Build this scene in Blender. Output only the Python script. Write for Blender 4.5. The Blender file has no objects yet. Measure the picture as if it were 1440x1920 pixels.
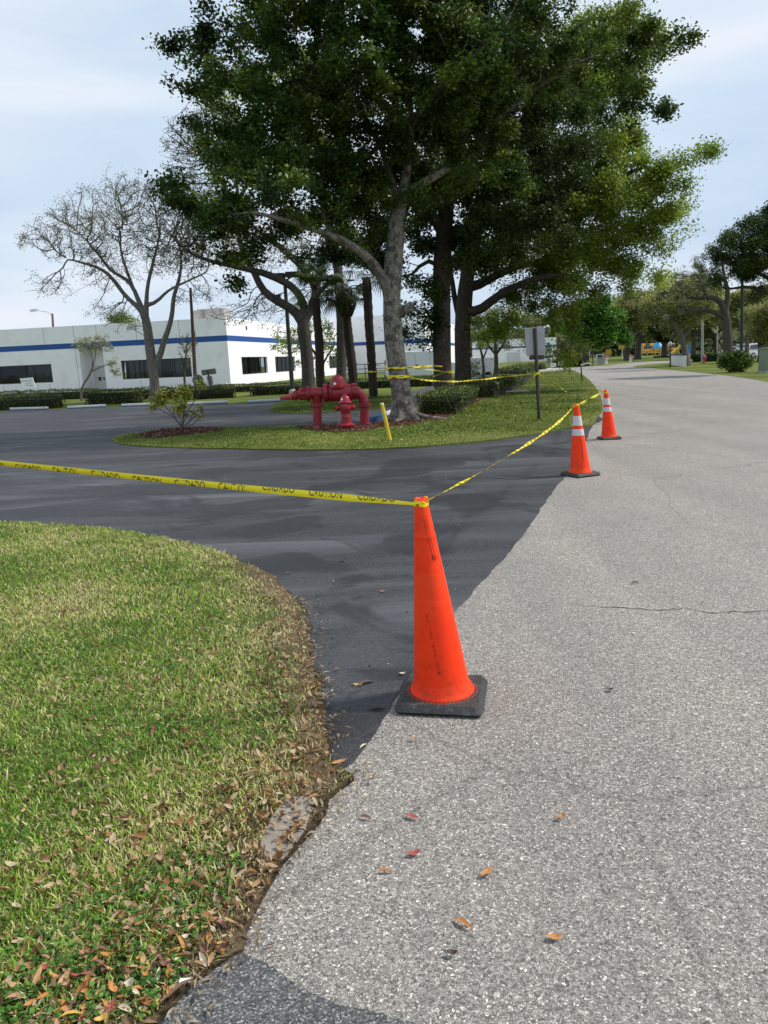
import bpy, bmesh, math, random
import numpy as np
from mathutils import Vector, Matrix, noise
random.seed(7); RNG = np.random.default_rng(11)
scene = bpy.context.scene; COL = scene.collection
# ------------------------------------------------------------------ camera and the survey helpers
F = 1440.0; EYE = 1.58; PITCH = math.atan(284 / F); ROLL = 0.043
_c, _s = math.cos(PITCH), math.sin(PITCH)
FW = np.array([0, _c, -_s]); _r0 = np.array([1., 0, 0]); _u0 = np.array([0, _s, _c])
RT = math.cos(ROLL) * _r0 - math.sin(ROLL) * _u0; UP = math.sin(ROLL) * _r0 + math.cos(ROLL) * _u0
def ray(px, py): return FW + (px - 720) / F * RT - (py - 960) / F * UP
def gnd(px, py, z=0.0):
    d = ray(px, py); t = (z - EYE) / d[2]; return Vector((d[0] * t, d[1] * t, z))
def pix(px, py, Y):
    d = ray(px, py); t = Y / d[1]; return Vector((d[0] * t, Y, EYE + d[2] * t))
def proj(x, y, z):
    v = np.array([x, y, z - EYE]); k = v @ FW; return 720 + F * (v @ RT) / k, 960 - F * (v @ UP) / k
def gy(px, Y):
    """ground point that stands Y metres ahead in picture column px"""
    py = 676 - .043 * (px - 720) + 1.58 * F / Y
    for _ in range(6):
        p = pix(px, py, Y); py += p.z * F / Y
    return Vector((p.x, Y, 0))
cam_d = bpy.data.cameras.new('camera'); cam = bpy.data.objects.new('camera', cam_d); COL.objects.link(cam)
cam.matrix_world = Matrix(((RT[0], UP[0], -FW[0], 0), (RT[1], UP[1], -FW[1], 0), (RT[2], UP[2], -FW[2], EYE), (0, 0, 0, 1)))
cam_d.sensor_fit = 'VERTICAL'; cam_d.sensor_height = 24; cam_d.lens = 24 * F / 1920
cam_d.clip_start = .05; cam_d.clip_end = 3000; scene.camera = cam
# ------------------------------------------------------------------ materials
def new_mat(name):
    m = bpy.data.materials.new(name); m.use_nodes = True
    nt = m.node_tree; return m, nt, nt.nodes, nt.links, nt.nodes['Principled BSDF']
def N(nodes, t, **kw):
    n = nodes.new(t)
    for k, v in kw.items():
        if k in n.inputs: n.inputs[k].default_value = v
        else: setattr(n, k, v)
    return n
def ramp(nodes, stops, interp='LINEAR'):
    r = nodes.new('ShaderNodeValToRGB'); e = r.color_ramp.elements; r.color_ramp.interpolation = interp
    while len(e) < len(stops): e.new(.5)
    for i, (p, c) in enumerate(stops):
        e[i].position = p; e[i].color = (*c, 1) if len(c) == 3 else c
    return r
def g3(v): return (v, v, v)
def mixc(nodes, links, fac, a, b, blend='MIX'):
    m = nodes.new('ShaderNodeMix'); m.data_type = 'RGBA'; m.blend_type = blend
    for sock, v in ((m.inputs[0], fac), (m.inputs[6], a), (m.inputs[7], b)):
        if isinstance(v, bpy.types.NodeSocket): links.new(v, sock)
        elif isinstance(v, (int, float)): sock.default_value = v
        else: sock.default_value = (*v, 1)
    return m.outputs[2]
def simple(name, col, rough=.5, var=.12, scale=6.0, bump=.0, bscale=40., metal=0., spec=.5, dirt=None, dirt_amt=.5, coat=0.):
    m, nt, nd, lk, b = new_mat(name)
    tc = N(nd, 'ShaderNodeTexCoord')
    n = N(nd, 'ShaderNodeTexNoise', Scale=scale, Detail=6.0, Roughness=.6); lk.new(tc.outputs['Object'], n.inputs['Vector'])
    r = ramp(nd, [(.3, tuple(c * (1 - var) for c in col)), (.7, tuple(min(1, c * (1 + var)) for c in col))])
    lk.new(n.outputs['Fac'], r.inputs[0]); out = r.outputs[0]
    if dirt:
        n2 = N(nd, 'ShaderNodeTexNoise', Scale=scale * 1.7, Detail=8.0, Roughness=.7); lk.new(tc.outputs['Object'], n2.inputs['Vector'])
        r2 = ramp(nd, [(.5, g3(0)), (.68, g3(dirt_amt))]); lk.new(n2.outputs['Fac'], r2.inputs[0])
        out = mixc(nd, lk, r2.outputs[0], out, dirt)
    lk.new(out, b.inputs['Base Color'])
    r3 = ramp(nd, [(.3, g3(max(0, rough - .1))), (.7, g3(min(1, rough + .1)))]); lk.new(n.outputs['Fac'], r3.inputs[0]); lk.new(r3.outputs[0], b.inputs['Roughness'])
    b.inputs['Metallic'].default_value = metal; b.inputs['Specular IOR Level'].default_value = spec; b.inputs['Coat Weight'].default_value = coat
    if bump:
        n3 = N(nd, 'ShaderNodeTexNoise', Scale=bscale, Detail=5.0); lk.new(tc.outputs['Object'], n3.inputs['Vector'])
        bp = N(nd, 'ShaderNodeBump', Strength=bump, Distance=.02); lk.new(n3.outputs['Fac'], bp.inputs['Height']); lk.new(bp.outputs[0], b.inputs['Normal'])
    return m
def leafy(name, stops, trans=.3, rough=.5, nscale=.5, namt=.35, spec=.3):
    """foliage: every leaf has its own tint attribute; a slow noise gives patches of younger and older leaves"""
    m, nt, nd, lk, b = new_mat(name)
    a = N(nd, 'ShaderNodeAttribute', attribute_name='tint')
    r = ramp(nd, stops); lk.new(a.outputs['Fac'], r.inputs[0])
    tc = N(nd, 'ShaderNodeTexCoord'); n = N(nd, 'ShaderNodeTexNoise', Scale=nscale, Detail=3.0); lk.new(tc.outputs['Object'], n.inputs['Vector'])
    r2 = ramp(nd, [(.35, g3(1 - namt)), (.65, g3(1 + namt * .6))]); lk.new(n.outputs['Fac'], r2.inputs[0])
    col = mixc(nd, lk, 1.0, r.outputs[0], r2.outputs[0], 'MULTIPLY')
    lk.new(col, b.inputs['Base Color']); b.inputs['Roughness'].default_value = rough; b.inputs['Specular IOR Level'].default_value = spec
    t = N(nd, 'ShaderNodeBsdfTranslucent'); lk.new(col, t.inputs['Color'])
    mx = N(nd, 'ShaderNodeMixShader'); mx.inputs[0].default_value = trans
    lk.new(b.outputs[0], mx.inputs[1]); lk.new(t.outputs[0], mx.inputs[2]); lk.new(mx.outputs[0], nd['Material Output'].inputs[0])
    return m
def bark(name, c1, c2, scale=5., zs=.35, bump=.6, lichen=None, lich_amt=.6, lscale=3.):
    m, nt, nd, lk, b = new_mat(name)
    tc = N(nd, 'ShaderNodeTexCoord'); mp = N(nd, 'ShaderNodeMapping'); mp.inputs['Scale'].default_value = (1, 1, zs); lk.new(tc.outputs['Object'], mp.inputs[0])
    n = N(nd, 'ShaderNodeTexNoise', Scale=scale * 2.2, Detail=9.0, Roughness=.7, Distortion=.6); lk.new(mp.outputs[0], n.inputs['Vector'])
    v = N(nd, 'ShaderNodeTexVoronoi', Scale=scale * 3); v.feature = 'DISTANCE_TO_EDGE'
    w = N(nd, 'ShaderNodeVectorMath'); w.operation = 'ADD'; lk.new(mp.outputs[0], w.inputs[0])
    n1 = N(nd, 'ShaderNodeTexNoise', Scale=scale * 1.5, Detail=4.); lk.new(mp.outputs[0], n1.inputs['Vector'])
    sc = N(nd, 'ShaderNodeVectorMath'); sc.operation = 'SCALE'; sc.inputs['Scale'].default_value = .35; lk.new(n1.outputs['Color'], sc.inputs[0]); lk.new(sc.outputs[0], w.inputs[1]); lk.new(w.outputs[0], v.inputs['Vector'])
    r = ramp(nd, [(.32, c1), (.68, c2)]); lk.new(n.outputs['Fac'], r.inputs[0])
    rv = ramp(nd, [(.0, g3(.45)), (.13, g3(1))]); lk.new(v.outputs['Distance'], rv.inputs[0])
    out = mixc(nd, lk, .8, r.outputs[0], rv.outputs[0], 'MULTIPLY')
    if lichen:
        n2 = N(nd, 'ShaderNodeTexNoise', Scale=lscale, Detail=7.0, Roughness=.65); lk.new(tc.outputs['Object'], n2.inputs['Vector'])
        r2 = ramp(nd, [(.5, g3(0)), (.56, g3(lich_amt))]); lk.new(n2.outputs['Fac'], r2.inputs[0]); out = mixc(nd, lk, r2.outputs[0], out, lichen)
    lk.new(out, b.inputs['Base Color']); b.inputs['Roughness'].default_value = .9; b.inputs['Specular IOR Level'].default_value = .2
    ad = N(nd, 'ShaderNodeMath'); ad.operation = 'ADD'; lk.new(n.outputs['Fac'], ad.inputs[0]); lk.new(rv.outputs[0], ad.inputs[1])
    bp = N(nd, 'ShaderNodeBump', Strength=bump, Distance=.04); lk.new(ad.outputs[0], bp.inputs['Height']); lk.new(bp.outputs[0], b.inputs['Normal'])
    return m
# ------------------------------------------------------------------ mesh builder
class MB:
    def __init__(s): s.v = []; s.f = []; s.mi = []; s.cur = 0
    def add(s, vs, fs):
        o = len(s.v); s.v.extend([tuple(v) for v in vs]); s.f.extend([tuple(i + o for i in f) for f in fs]); s.mi.extend([s.cur] * len(fs)); return s
    def box(s, c, size, rz=0., taper=1., M=None):
        x, y, z = (a / 2 for a in size); vs = []
        for zz, k in ((-z, 1), (z, taper)):
            for xx, yy in ((-x, -y), (x, -y), (x, y), (-x, y)): vs.append(Vector((xx * k, yy * k, zz)))
        R = Matrix.Rotation(rz, 3, 'Z'); vs = [R @ v + Vector(c) for v in vs]
        if M: vs = [M @ v for v in vs]
        return s.add(vs, [(0, 3, 2, 1), (4, 5, 6, 7), (0, 1, 5, 4), (1, 2, 6, 5), (2, 3, 7, 6), (3, 0, 4, 7)])
    def rbox(s, c, size, r=.02, rz=0., seg=3, taper=1.):
        """box with rounded vertical corners and a bevelled top and bottom rim"""
        x, y, z = (a / 2 for a in size); rings = []
        for zz, ins in ((-z, r * .5), (-z + r * .5, 0), (z - r * .5, 0), (z, r * .5)):
            k = taper if zz > 0 else 1; ring = []
            for cx, cy, a0 in ((x - r, y - r, 0), (-x + r, y - r, 90), (-x + r, -y + r, 180), (x - r, -y + r, 270)):
                for i in range(seg + 1):
                    a = math.radians(a0 + 90 * i / seg); ring.append(Vector(((cx + (r - ins) * math.cos(a)) * k, (cy + (r - ins) * math.sin(a)) * k, zz)))
            rings.append(ring)
        R = Matrix.Rotation(rz, 3, 'Z'); n = len(rings[0]); vs = [R @ v + Vector(c) for rg in rings for v in rg]; fs = []
        for k in range(3):
            for i in range(n): j = (i + 1) % n; fs.append((k * n + i, k * n + j, (k + 1) * n + j, (k + 1) * n + i))
        fs.append(tuple(reversed(range(n)))); fs.append(tuple(range(3 * n, 4 * n)))
        return s.add(vs, fs)
    def tube(s, pts, rad, n=10, cap=True, jit=0.):
        pts = [Vector(p) for p in pts]; m = len(pts)
        if not hasattr(rad, '__len__'): rad = [rad] * m
        T = [(pts[min(i + 1, m - 1)] - pts[max(i - 1, 0)]).normalized() for i in range(m)]
        a = Vector((1, 0, 0)) if abs(T[0].x) < .8 else Vector((0, 1, 0)); U = (a - T[0] * a.dot(T[0])).normalized(); vs = []
        for i in range(m):
            U = (U - T[i] * U.dot(T[i])).normalized(); W = T[i].cross(U)
            for k in range(n):
                an = 2 * math.pi * k / n; q = U * math.cos(an) + W * math.sin(an); r = rad[i]
                if jit: r *= 1 + jit * noise.noise(q * 1.5 + pts[i] * .8) * 2
                vs.append(pts[i] + q * r)
        fs = [(i * n + k, i * n + (k + 1) % n, (i + 1) * n + (k + 1) % n, (i + 1) * n + k) for i in range(m - 1) for k in range(n)]
        if cap: fs += [tuple(reversed(range(n))), tuple(range((m - 1) * n, m * n))]
        return s.add(vs, fs)
    def cyl(s, p0, p1, r0, r1=None, n=16): return s.tube([p0, p1], [r0, r0 if r1 is None else r1], n)
    def lathe(s, prof, c=(0, 0, 0), ax=(0, 0, 1), n=24):
        """prof: (radius, height) pairs along the axis"""
        ax = Vector(ax).normalized(); a = Vector((1, 0, 0)) if abs(ax.x) < .8 else Vector((0, 1, 0)); U = (a - ax * a.dot(ax)).normalized(); W = ax.cross(U); c = Vector(c)
        vs = [c + ax * h + (U * math.cos(2 * math.pi * k / n) + W * math.sin(2 * math.pi * k / n)) * max(r, 1e-4) for r, h in prof for k in range(n)]
        m = len(prof); fs = [(i * n + k, i * n + (k + 1) % n, (i + 1) * n + (k + 1) % n, (i + 1) * n + k) for i in range(m - 1) for k in range(n)]
        fs += [tuple(reversed(range(n))), tuple(range((m - 1) * n, m * n))]
        return s.add(vs, fs)
    def extrude(s, poly, axis_o, X, Z, D, w):
        """polygon given in (x,z) coordinates of frame X,Z at axis_o, extruded by w along D"""
        o = Vector(axis_o); X, Z, D = Vector(X), Vector(Z), Vector(D); n = len(poly)
        vs = [o + X * a + Z * b for a, b in poly] + [o + X * a + Z * b + D * w for a, b in poly]
        fs = [tuple(range(n)), tuple(reversed(range(n, 2 * n)))] + [(i, n + i, n + (i + 1) % n, (i + 1) % n) for i in range(n)]
        return s.add(vs, fs)
    def build(s, name, mat, parent=None, world=False, smooth=False):
        me = bpy.data.meshes.new(name); v = s.v
        if world and parent:
            off = Vector((0, 0, 0)); p = parent
            while p: off += p.location; p = p.parent
            v = [(a[0] - off.x, a[1] - off.y, a[2] - off.z) for a in v]
        me.from_pydata(v, [], s.f); bm = bmesh.new(); bm.from_mesh(me); bmesh.ops.recalc_face_normals(bm, faces=bm.faces); bm.to_mesh(me); bm.free()
        mats = mat if isinstance(mat, (list, tuple)) else [mat]
        for q in mats: me.materials.append(q)
        if len(mats) > 1: me.polygons.foreach_set('material_index', s.mi)
        if smooth: me.shade_auto() if False else [setattr(p, 'use_smooth', True) for p in me.polygons]
        if smooth == 'auto': me.set_sharp_from_angle(angle=math.radians(38))
        o = bpy.data.objects.new(name, me); COL.objects.link(o); o.parent = parent; return o
def tag(o, label=None, cat=None, group=None, kind=None):
    if label: o['label'] = label
    if cat: o['category'] = cat
    if group: o['group'] = group
    if kind: o['kind'] = kind
    return o
def thing(name, label, cat, loc=(0, 0, 0), group=None, rz=0.):
    o = bpy.data.objects.new(name, None); COL.objects.link(o); o.location = loc; o.rotation_euler = (0, 0, rz); o.empty_display_size = .1
    return tag(o, label, cat, group)
def copy_tree(o, parent=None):
    c = o.copy(); COL.objects.link(c); c.parent = parent
    for ch in o.children: copy_tree(ch, c)
    return c
def fast_mesh(name, V, quads, tris, mat, parent, tint=None, smooth=False):
    """numpy arrays to one mesh; V world coordinates"""
    me = bpy.data.meshes.new(name)
    off = np.zeros(3); p = parent
    while p: off += np.array(p.location); p = p.parent
    V = np.asarray(V, dtype=np.float32) - off.astype(np.float32)
    nq = 0 if quads is None else len(quads); ntr = 0 if tris is None else len(tris)
    me.vertices.add(len(V)); me.vertices.foreach_set('co', V.ravel())
    loops = np.concatenate([np.asarray(a, dtype=np.int32).ravel() for a in (quads, tris) if a is not None and len(a)])
    me.loops.add(len(loops)); me.loops.foreach_set('vertex_index', loops)
    tot = np.concatenate([np.full(nq, 4), np.full(ntr, 3)]).astype(np.int32); st = np.concatenate([[0], np.cumsum(tot)[:-1]]).astype(np.int32)
    me.polygons.add(nq + ntr); me.polygons.foreach_set('loop_start', st); me.polygons.foreach_set('loop_total', tot)
    if tint is not None:
        a = me.attributes.new('tint', 'FLOAT', 'FACE'); a.data.foreach_set('value', np.asarray(tint, dtype=np.float32))
    if smooth: me.polygons.foreach_set('use_smooth', np.ones(nq + ntr, dtype=bool))
    me.update(calc_edges=True); me.validate()
    me.materials.append(mat); o = bpy.data.objects.new(name, me); COL.objects.link(o); o.parent = parent; return o
def unit(a): return a / np.maximum(np.linalg.norm(a, axis=1, keepdims=True), 1e-9)
def leaf_quads(C, L, W, up=.5, rng=RNG, droop=0.):
    """diamond leaves at centres C, length L (array or number), width ratio W; returns V, quads"""
    n = len(C); nor = rng.normal(size=(n, 3)); nor[:, 2] = np.abs(nor[:, 2]) + up; nor = unit(nor)
    a = rng.normal(size=(n, 3)); a[:, 2] -= droop; a = unit(a - nor * (a * nor).sum(1, keepdims=True)); b = np.cross(nor, a)
    L = (np.ones(n) * L)[:, None]; h = L * .5; w = L * W * .5
    V = np.empty((n, 4, 3)); V[:, 0] = C - a * h; V[:, 1] = C + b * w + nor * w * .25 - a * h * .15; V[:, 2] = C + a * h - nor * h * .2; V[:, 3] = C - b * w + nor * w * .25 - a * h * .15
    return V.reshape(-1, 3), np.arange(n * 4).reshape(n, 4)
# lettering as flat meshes
_tc = {}
def glyphs(txt, size=1.0):
    if txt in _tc: vs, fs = _tc[txt]
    else:
        cu = bpy.data.curves.new('t', 'FONT'); cu.body = txt; cu.size = 1; cu.align_x = 'CENTER'; cu.align_y = 'CENTER'; cu.resolution_u = 2
        ob = bpy.data.objects.new('t', cu); me = ob.to_mesh(); vs = [tuple(v.co) for v in me.vertices]; fs = [tuple(p.vertices) for p in me.polygons]
        ob.to_mesh_clear(); bpy.data.objects.remove(ob); bpy.data.curves.remove(cu); _tc[txt] = (vs, fs)
    return [(x * size, y * size) for x, y, z in vs], fs
# ------------------------------------------------------------------ trees: limbs laid out by hand, the rest grown towards points in the crown
def grow(limbs, A, step, kill, maxit=140, jitter=.25, trop=(0, 0, .05), rng=RNG):
    """limbs: lists of (Vector, radius or 0); first limb starts at the ground, others attach to the nearest node. Returns P, parent, minradius"""
    P = []; par = []; mr = []
    for li, limb in enumerate(limbs):
        pts = [l[0] for l in limb]; rs = [l[1] for l in limb]
        last = -1
        if li > 0:
            d = [(q - pts[0]).length for q in P]; last = int(np.argmin(d)); pts = [P[last]] + (pts[1:] if d[last] < step * 1.5 else pts); rs = [rs[0]] + (rs[1:] if d[last] < step * 1.5 else rs)
        for i in range(len(pts) - 1):
            p0 = pts[max(i - 1, 0)]; p1, p2 = pts[i], pts[i + 1]; p3 = pts[min(i + 2, len(pts) - 1)]
            n = max(1, int((p2 - p1).length / step))
            for k in range(0 if (i == 0 and last < 0) else 1, n + 1):
                if k == 0 or True:
                    t = k / n
                    q = .5 * ((2 * p1) + (p2 - p0) * t + (2 * p0 - 5 * p1 + 4 * p2 - p3) * t * t + (3 * p1 - p0 - 3 * p2 + p3) * t ** 3)
                    P.append(q); par.append(last); mr.append(rs[i] + (rs[i + 1] - rs[i]) * t); last = len(P) - 1
    base = len(P); X = [np.array(p) for p in P]
    if len(A):
        A = np.asarray(A); XA = np.array(X); D = np.full(len(A), 1e9); NI = np.zeros(len(A), int)
        def upd(i0):
            nonlocal D, NI
            for s in range(i0, len(X), 400):
                B = np.array(X[s:s + 400]); d = np.linalg.norm(A[:, None] - B[None], axis=2); j = d.argmin(1); dm = d[np.arange(len(A)), j]
                m = dm < D; D[m] = dm[m]; NI[m] = j[m] + s
        # only upper limbs may sprout
        upd(0)
        for it in range(maxit):
            keep = D > kill; A = A[keep]; D = D[keep]; NI = NI[keep]
            if len(A) == 0: break
            nodes = np.unique(NI); n0 = len(X)
            dirs = {}
            V = unit(A - np.array(X)[NI]); S = np.zeros((len(X), 3)); np.add.at(S, NI, V)
            # each attractor pulls; nodes sprout one new node
            for k in nodes:
                d = S[k]; l = np.linalg.norm(d)
                if l < .05: d = rng.normal(size=3); l = np.linalg.norm(d)
                d = d / l + rng.normal(size=3) * jitter + np.array(trop); d /= np.linalg.norm(d)
                if par[k] >= 0 and k >= base:
                    pd = X[k] - X[par[k]]; pd /= max(np.linalg.norm(pd), 1e-6); d = d + pd * .5; d /= np.linalg.norm(d)
                X.append(X[k] + d * step); par.append(int(k)); mr.append(0)
            upd(n0)
    return np.array(X), np.array(par), np.array(mr), base
def radii(par, mr, r0, e=2.3):
    n = len(par); acc = np.zeros(n); nch = np.zeros(n, int)
    for i in range(n):
        if par[i] >= 0: nch[par[i]] += 1
    order = range(n - 1, -1, -1)   # parents always come before children
    R = np.zeros(n)
    for i in order:
        R[i] = max(r0, acc[i] ** (1 / e) if acc[i] > 0 else r0)
        if par[i] >= 0: acc[par[i]] += R[i] ** e
    cap = np.where(mr > 0, mr, R)
    for i in range(n):
        if mr[i] > 0: R[i] = mr[i]
        elif par[i] >= 0: R[i] = min(R[i], R[par[i]] * .97)
    return R
def skin(X, par, R, thick, jit=.0):
    """tubes along the branch paths; split in thick wood (trunk) and thin wood (branches)"""
    n = len(X); ch = [[] for _ in range(n)]; roots = []
    for i, p in enumerate(par):
        (ch[p] if p >= 0 else roots).append(i)
    out = {0: ([], []), 1: ([], [])}
    stack = [(r, -1) for r in roots]
    for r, p in stack:
        path = [p] if p >= 0 else []; i = r
        while True:
            path.append(i)
            if not ch[i]: break
            c = sorted(ch[i], key=lambda k: -R[k]); stack.extend((k, i) for k in c[1:]); i = c[0]
        pts = X[path].copy(); rr = R[path].copy()
        if p >= 0: rr[0] = min(rr[0], rr[1] * 1.25) if len(rr) > 1 else rr[0]
        if len(pts) > 4:
            q = pts.copy(); q[1:-1] = (pts[:-2] + 2 * pts[1:-1] + pts[2:]) / 4; q[0] = pts[0]; pts = q
        if len(pts) > 3 and p < 0 or len(pts) > 6:
            qr = rr.copy(); qr[1:-1] = (rr[:-2] + 2 * rr[1:-1] + rr[2:]) / 4; rr = qr
        rr[-1] *= .5; big = rr[min(1, len(rr) - 1)] > thick; V, Q = out[0 if big else 1]
        mx = rr.max(); ns = 20 if mx > .15 else 12 if mx > .07 else 7 if mx > .03 else 5 if mx > .012 else 3
        T = np.gradient(pts, axis=0) if len(pts) > 1 else np.array([[0, 0, 1.]]); T = unit(T)
        a = np.array([1., 0, 0]) if abs(T[0][0]) < .8 else np.array([0, 1., 0]); U = a - T[0] * a.dot(T[0]); o = len(V); an = np.arange(ns) * 2 * np.pi / ns
        for k in range(len(pts)):
            U = U - T[k] * U.dot(T[k]); U /= np.linalg.norm(U); W = np.cross(T[k], U); rk = np.full(ns, rr[k])
            if jit and mx > .1:
                rk = rr[k] * np.array([1 + jit * noise.noise(Vector((math.cos(t) * 1.7, math.sin(t) * 1.7, pts[k][2] * .9 + pts[k][0]))) + jit * .5 * noise.noise(Vector((math.cos(t) * 5, math.sin(t) * 5, pts[k][2] * 2.5))) for t in an])
            V.extend(pts[k] + (np.cos(an)[:, None] * U + np.sin(an)[:, None] * W) * rk[:, None])
        for k in range(len(pts) - 1):
            for j in range(ns): Q.append((o + k * ns + j, o + k * ns + (j + 1) % ns, o + (k + 1) * ns + (j + 1) % ns, o + (k + 1) * ns + j))
    return out
def ell_points(ells, n, Y0, rng=RNG, shell=.0, spray=0., per=26):
    """ells: (px,py,rx,ry[,dy,rd_m]) picture-column placed ellipsoids at depth Y0+dy"""
    E = []
    for e in ells:
        px, py, rx, ry = e[:4]; dy = e[4] if len(e) > 4 else 0; k = (Y0 + dy) / F
        rd = e[5] if len(e) > 5 else (rx + ry) / 2 * k
        E.append((np.array(pix(px, py, Y0 + dy)), np.array((rx * k, rd, ry * k))))
    w = np.array([r.prod() ** .62 for c, r in E]); w /= w.sum(); out = []
    for (c, r), ww in zip(E, w):
        m = max(22 if spray else 3, int(n * ww))
        if spray:
            ks = max(2, m // per); cc = unit(rng.normal(size=(ks, 3))) * (rng.uniform(.15, 1, size=(ks, 1)) ** (1 / 2.6)) * .95; pk = rng.integers(0, ks, m); mu_ = int(m * .17); out.append(c + cc[pk] * r + rng.normal(size=(m, 3)) * spray * np.array([1, 1, .55])); out.append(c + unit(rng.normal(size=(mu_, 3))) * (rng.uniform(0, 1, size=(mu_, 1)) ** (1 / 2.4)) * r * .92); continue
        q = unit(rng.normal(size=(m, 3))) * (rng.uniform(shell, 1, size=(m, 1)) ** (1 / 2.4)); out.append(c + q * r)
    return np.concatenate(out)
def make_tree(name, label, cat, Y, bx, limbs, crown, nA, step, kill, leafn, leafL, leafW, sig, bmat, lmat, r0=.008, thick=.05, group=None,
              leaf_r=3.0, jit=.12, up=.5, trop=(0, 0, .05), clump=1.0, flare=1.5, seed=1, jitter=.25, e=2.3, droop=0., parts=('trunk', 'branches', 'crown'), spray=0., wood=1.):
    rng = np.random.default_rng(seed); base = gy(bx, Y); root = thing(name, label, cat, base, group)
    k = Y / F; LL = []
    for li, l in enumerate(limbs):
        o = []
        for j, p in enumerate(l):
            q = pix(p[0], p[1], Y + (p[2] if len(p) > 3 else 0)); r = p[-1] * k * wood
            o.append((q, r))
        if li == 0:
            r = o[0][1]; b = base.copy(); o = [(b + Vector((0, 0, -.15)), r * flare * 1.1), (b + Vector((0, 0, .12)), r * flare), (b + (o[0][0] - b) * .12 + Vector((0, 0, .25)), r * (1 + (flare - 1) * .35))] + o
        LL.append(o)
    A = ell_points(crown, nA, Y, rng, spray=spray) if nA else []
    X, par, mr, nb = grow(LL, A, step, kill, rng=rng, trop=trop, jitter=jitter)
    R = radii(par, mr, r0, e)
    out = skin(X, par, R, thick, jit)
    obs = {}
    for key, nm in ((0, parts[0]), (1, parts[1])):
        V, Q = out[key]
        if len(Q): obs[nm] = fast_mesh(nm, np.array(V), Q, None, bmat, root, smooth=True)
    idx = np.where(R < r0 * leaf_r)[0]; idx = idx[idx >= nb]
    if leafn and len(idx):
        # leaves gather in sprays round the thin twigs
        wts = rng.gamma(clump, 1, size=len(idx)); wts /= wts.sum()
        pick = rng.choice(idx, size=leafn, p=wts); C = X[pick] + rng.normal(size=(leafn, 3)) * sig * np.array([1, 1, .8])
        V, Q = leaf_quads(C, leafL * rng.uniform(.6, 1.25, leafn), leafW, up, rng, droop)
        nodet = rng.uniform(0, 1, len(X)); t = np.clip(.55 * nodet[pick] + .45 * rng.uniform(0, 1, leafn), 0, 1)
        obs['crown'] = fast_mesh(parts[2], V, Q, None, lmat, root, tint=t)
    return root, obs, (X, par, R)
# ------------------------------------------------------------------ areas on the ground
def smooth_poly(pts, n=6, closed=True, jitter=0., seed=0):
    P = [Vector(p) for p in pts]; m = len(P); out = []
    for i in range(m):
        p0, p1, p2, p3 = P[i - 1], P[i], P[(i + 1) % m], P[(i + 2) % m]
        L = (p2 - p1).length; k = max(1, min(60, int(L / n)))
        for j in range(k):
            t = j / k; q = .5 * ((2 * p1) + (p2 - p0) * t + (2 * p0 - 5 * p1 + 4 * p2 - p3) * t * t + (3 * p1 - p0 - 3 * p2 + p3) * t ** 3)
            if L > 30: q = p1.lerp(p2, t)
            if jitter: q = q + Vector((noise.noise(q * 3 + Vector((seed, 0, 0))), noise.noise(q * 3 + Vector((0, seed, 9))), 0)) * jitter + Vector((noise.noise(q * 14), noise.noise(q * 14 + Vector((5, 5, 5))), 0)) * jitter * .5
            out.append(q)
    return out
def sheet(name, poly, z, mat, skirt=True):
    bm = bmesh.new(); vs = [bm.verts.new((p.x, p.y, z)) for p in poly]; es = [bm.edges.new((vs[i], vs[(i + 1) % len(vs)])) for i in range(len(vs))]
    bmesh.ops.triangle_fill(bm, edges=es, use_beauty=True)
    bmesh.ops.recalc_face_normals(bm, faces=bm.faces)
    if bm.faces and sum(f.normal.z * f.calc_area() for f in bm.faces) < 0: bmesh.ops.reverse_faces(bm, faces=bm.faces)
    if skirt:
        r = [e for e in bm.edges if e.is_boundary]; ret = bmesh.ops.extrude_edge_only(bm, edges=r)
        for g in ret['geom']:
            if isinstance(g, bmesh.types.BMVert): g.co.z = -.03
    me = bpy.data.meshes.new(name); bm.to_mesh(me); bm.free(); me.materials.append(mat)
    o = bpy.data.objects.new(name, me); COL.objects.link(o); o['kind'] = 'structure'; return o
def inside(P, poly):
    """P (n,2) in polygon (numpy)"""
    x, y = P[:, 0], P[:, 1]; c = np.zeros(len(P), bool); q = np.array([(p.x, p.y) for p in poly]); m = len(q)
    for i in range(m):
        x1, y1 = q[i]; x2, y2 = q[i - 1]
        if y1 == y2: continue
        k = ((y1 > y) != (y2 > y)) & (x < (x2 - x1) * (y - y1) / (y2 - y1) + x1); c ^= k
    return c
def edge_dist(P, poly):
    q = np.array([(p.x, p.y) for p in poly]); D = np.full(len(P), 1e9)
    for s in range(0, len(P), 20000):
        d = ((P[s:s + 20000, None] - q[None]) ** 2).sum(2).min(1); D[s:s + 20000] = np.sqrt(d)
    return D
def vnoise(P, sc, off=0.):
    return np.array([noise.noise(Vector((x * sc + off, y * sc, off))) for x, y in P])
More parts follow.
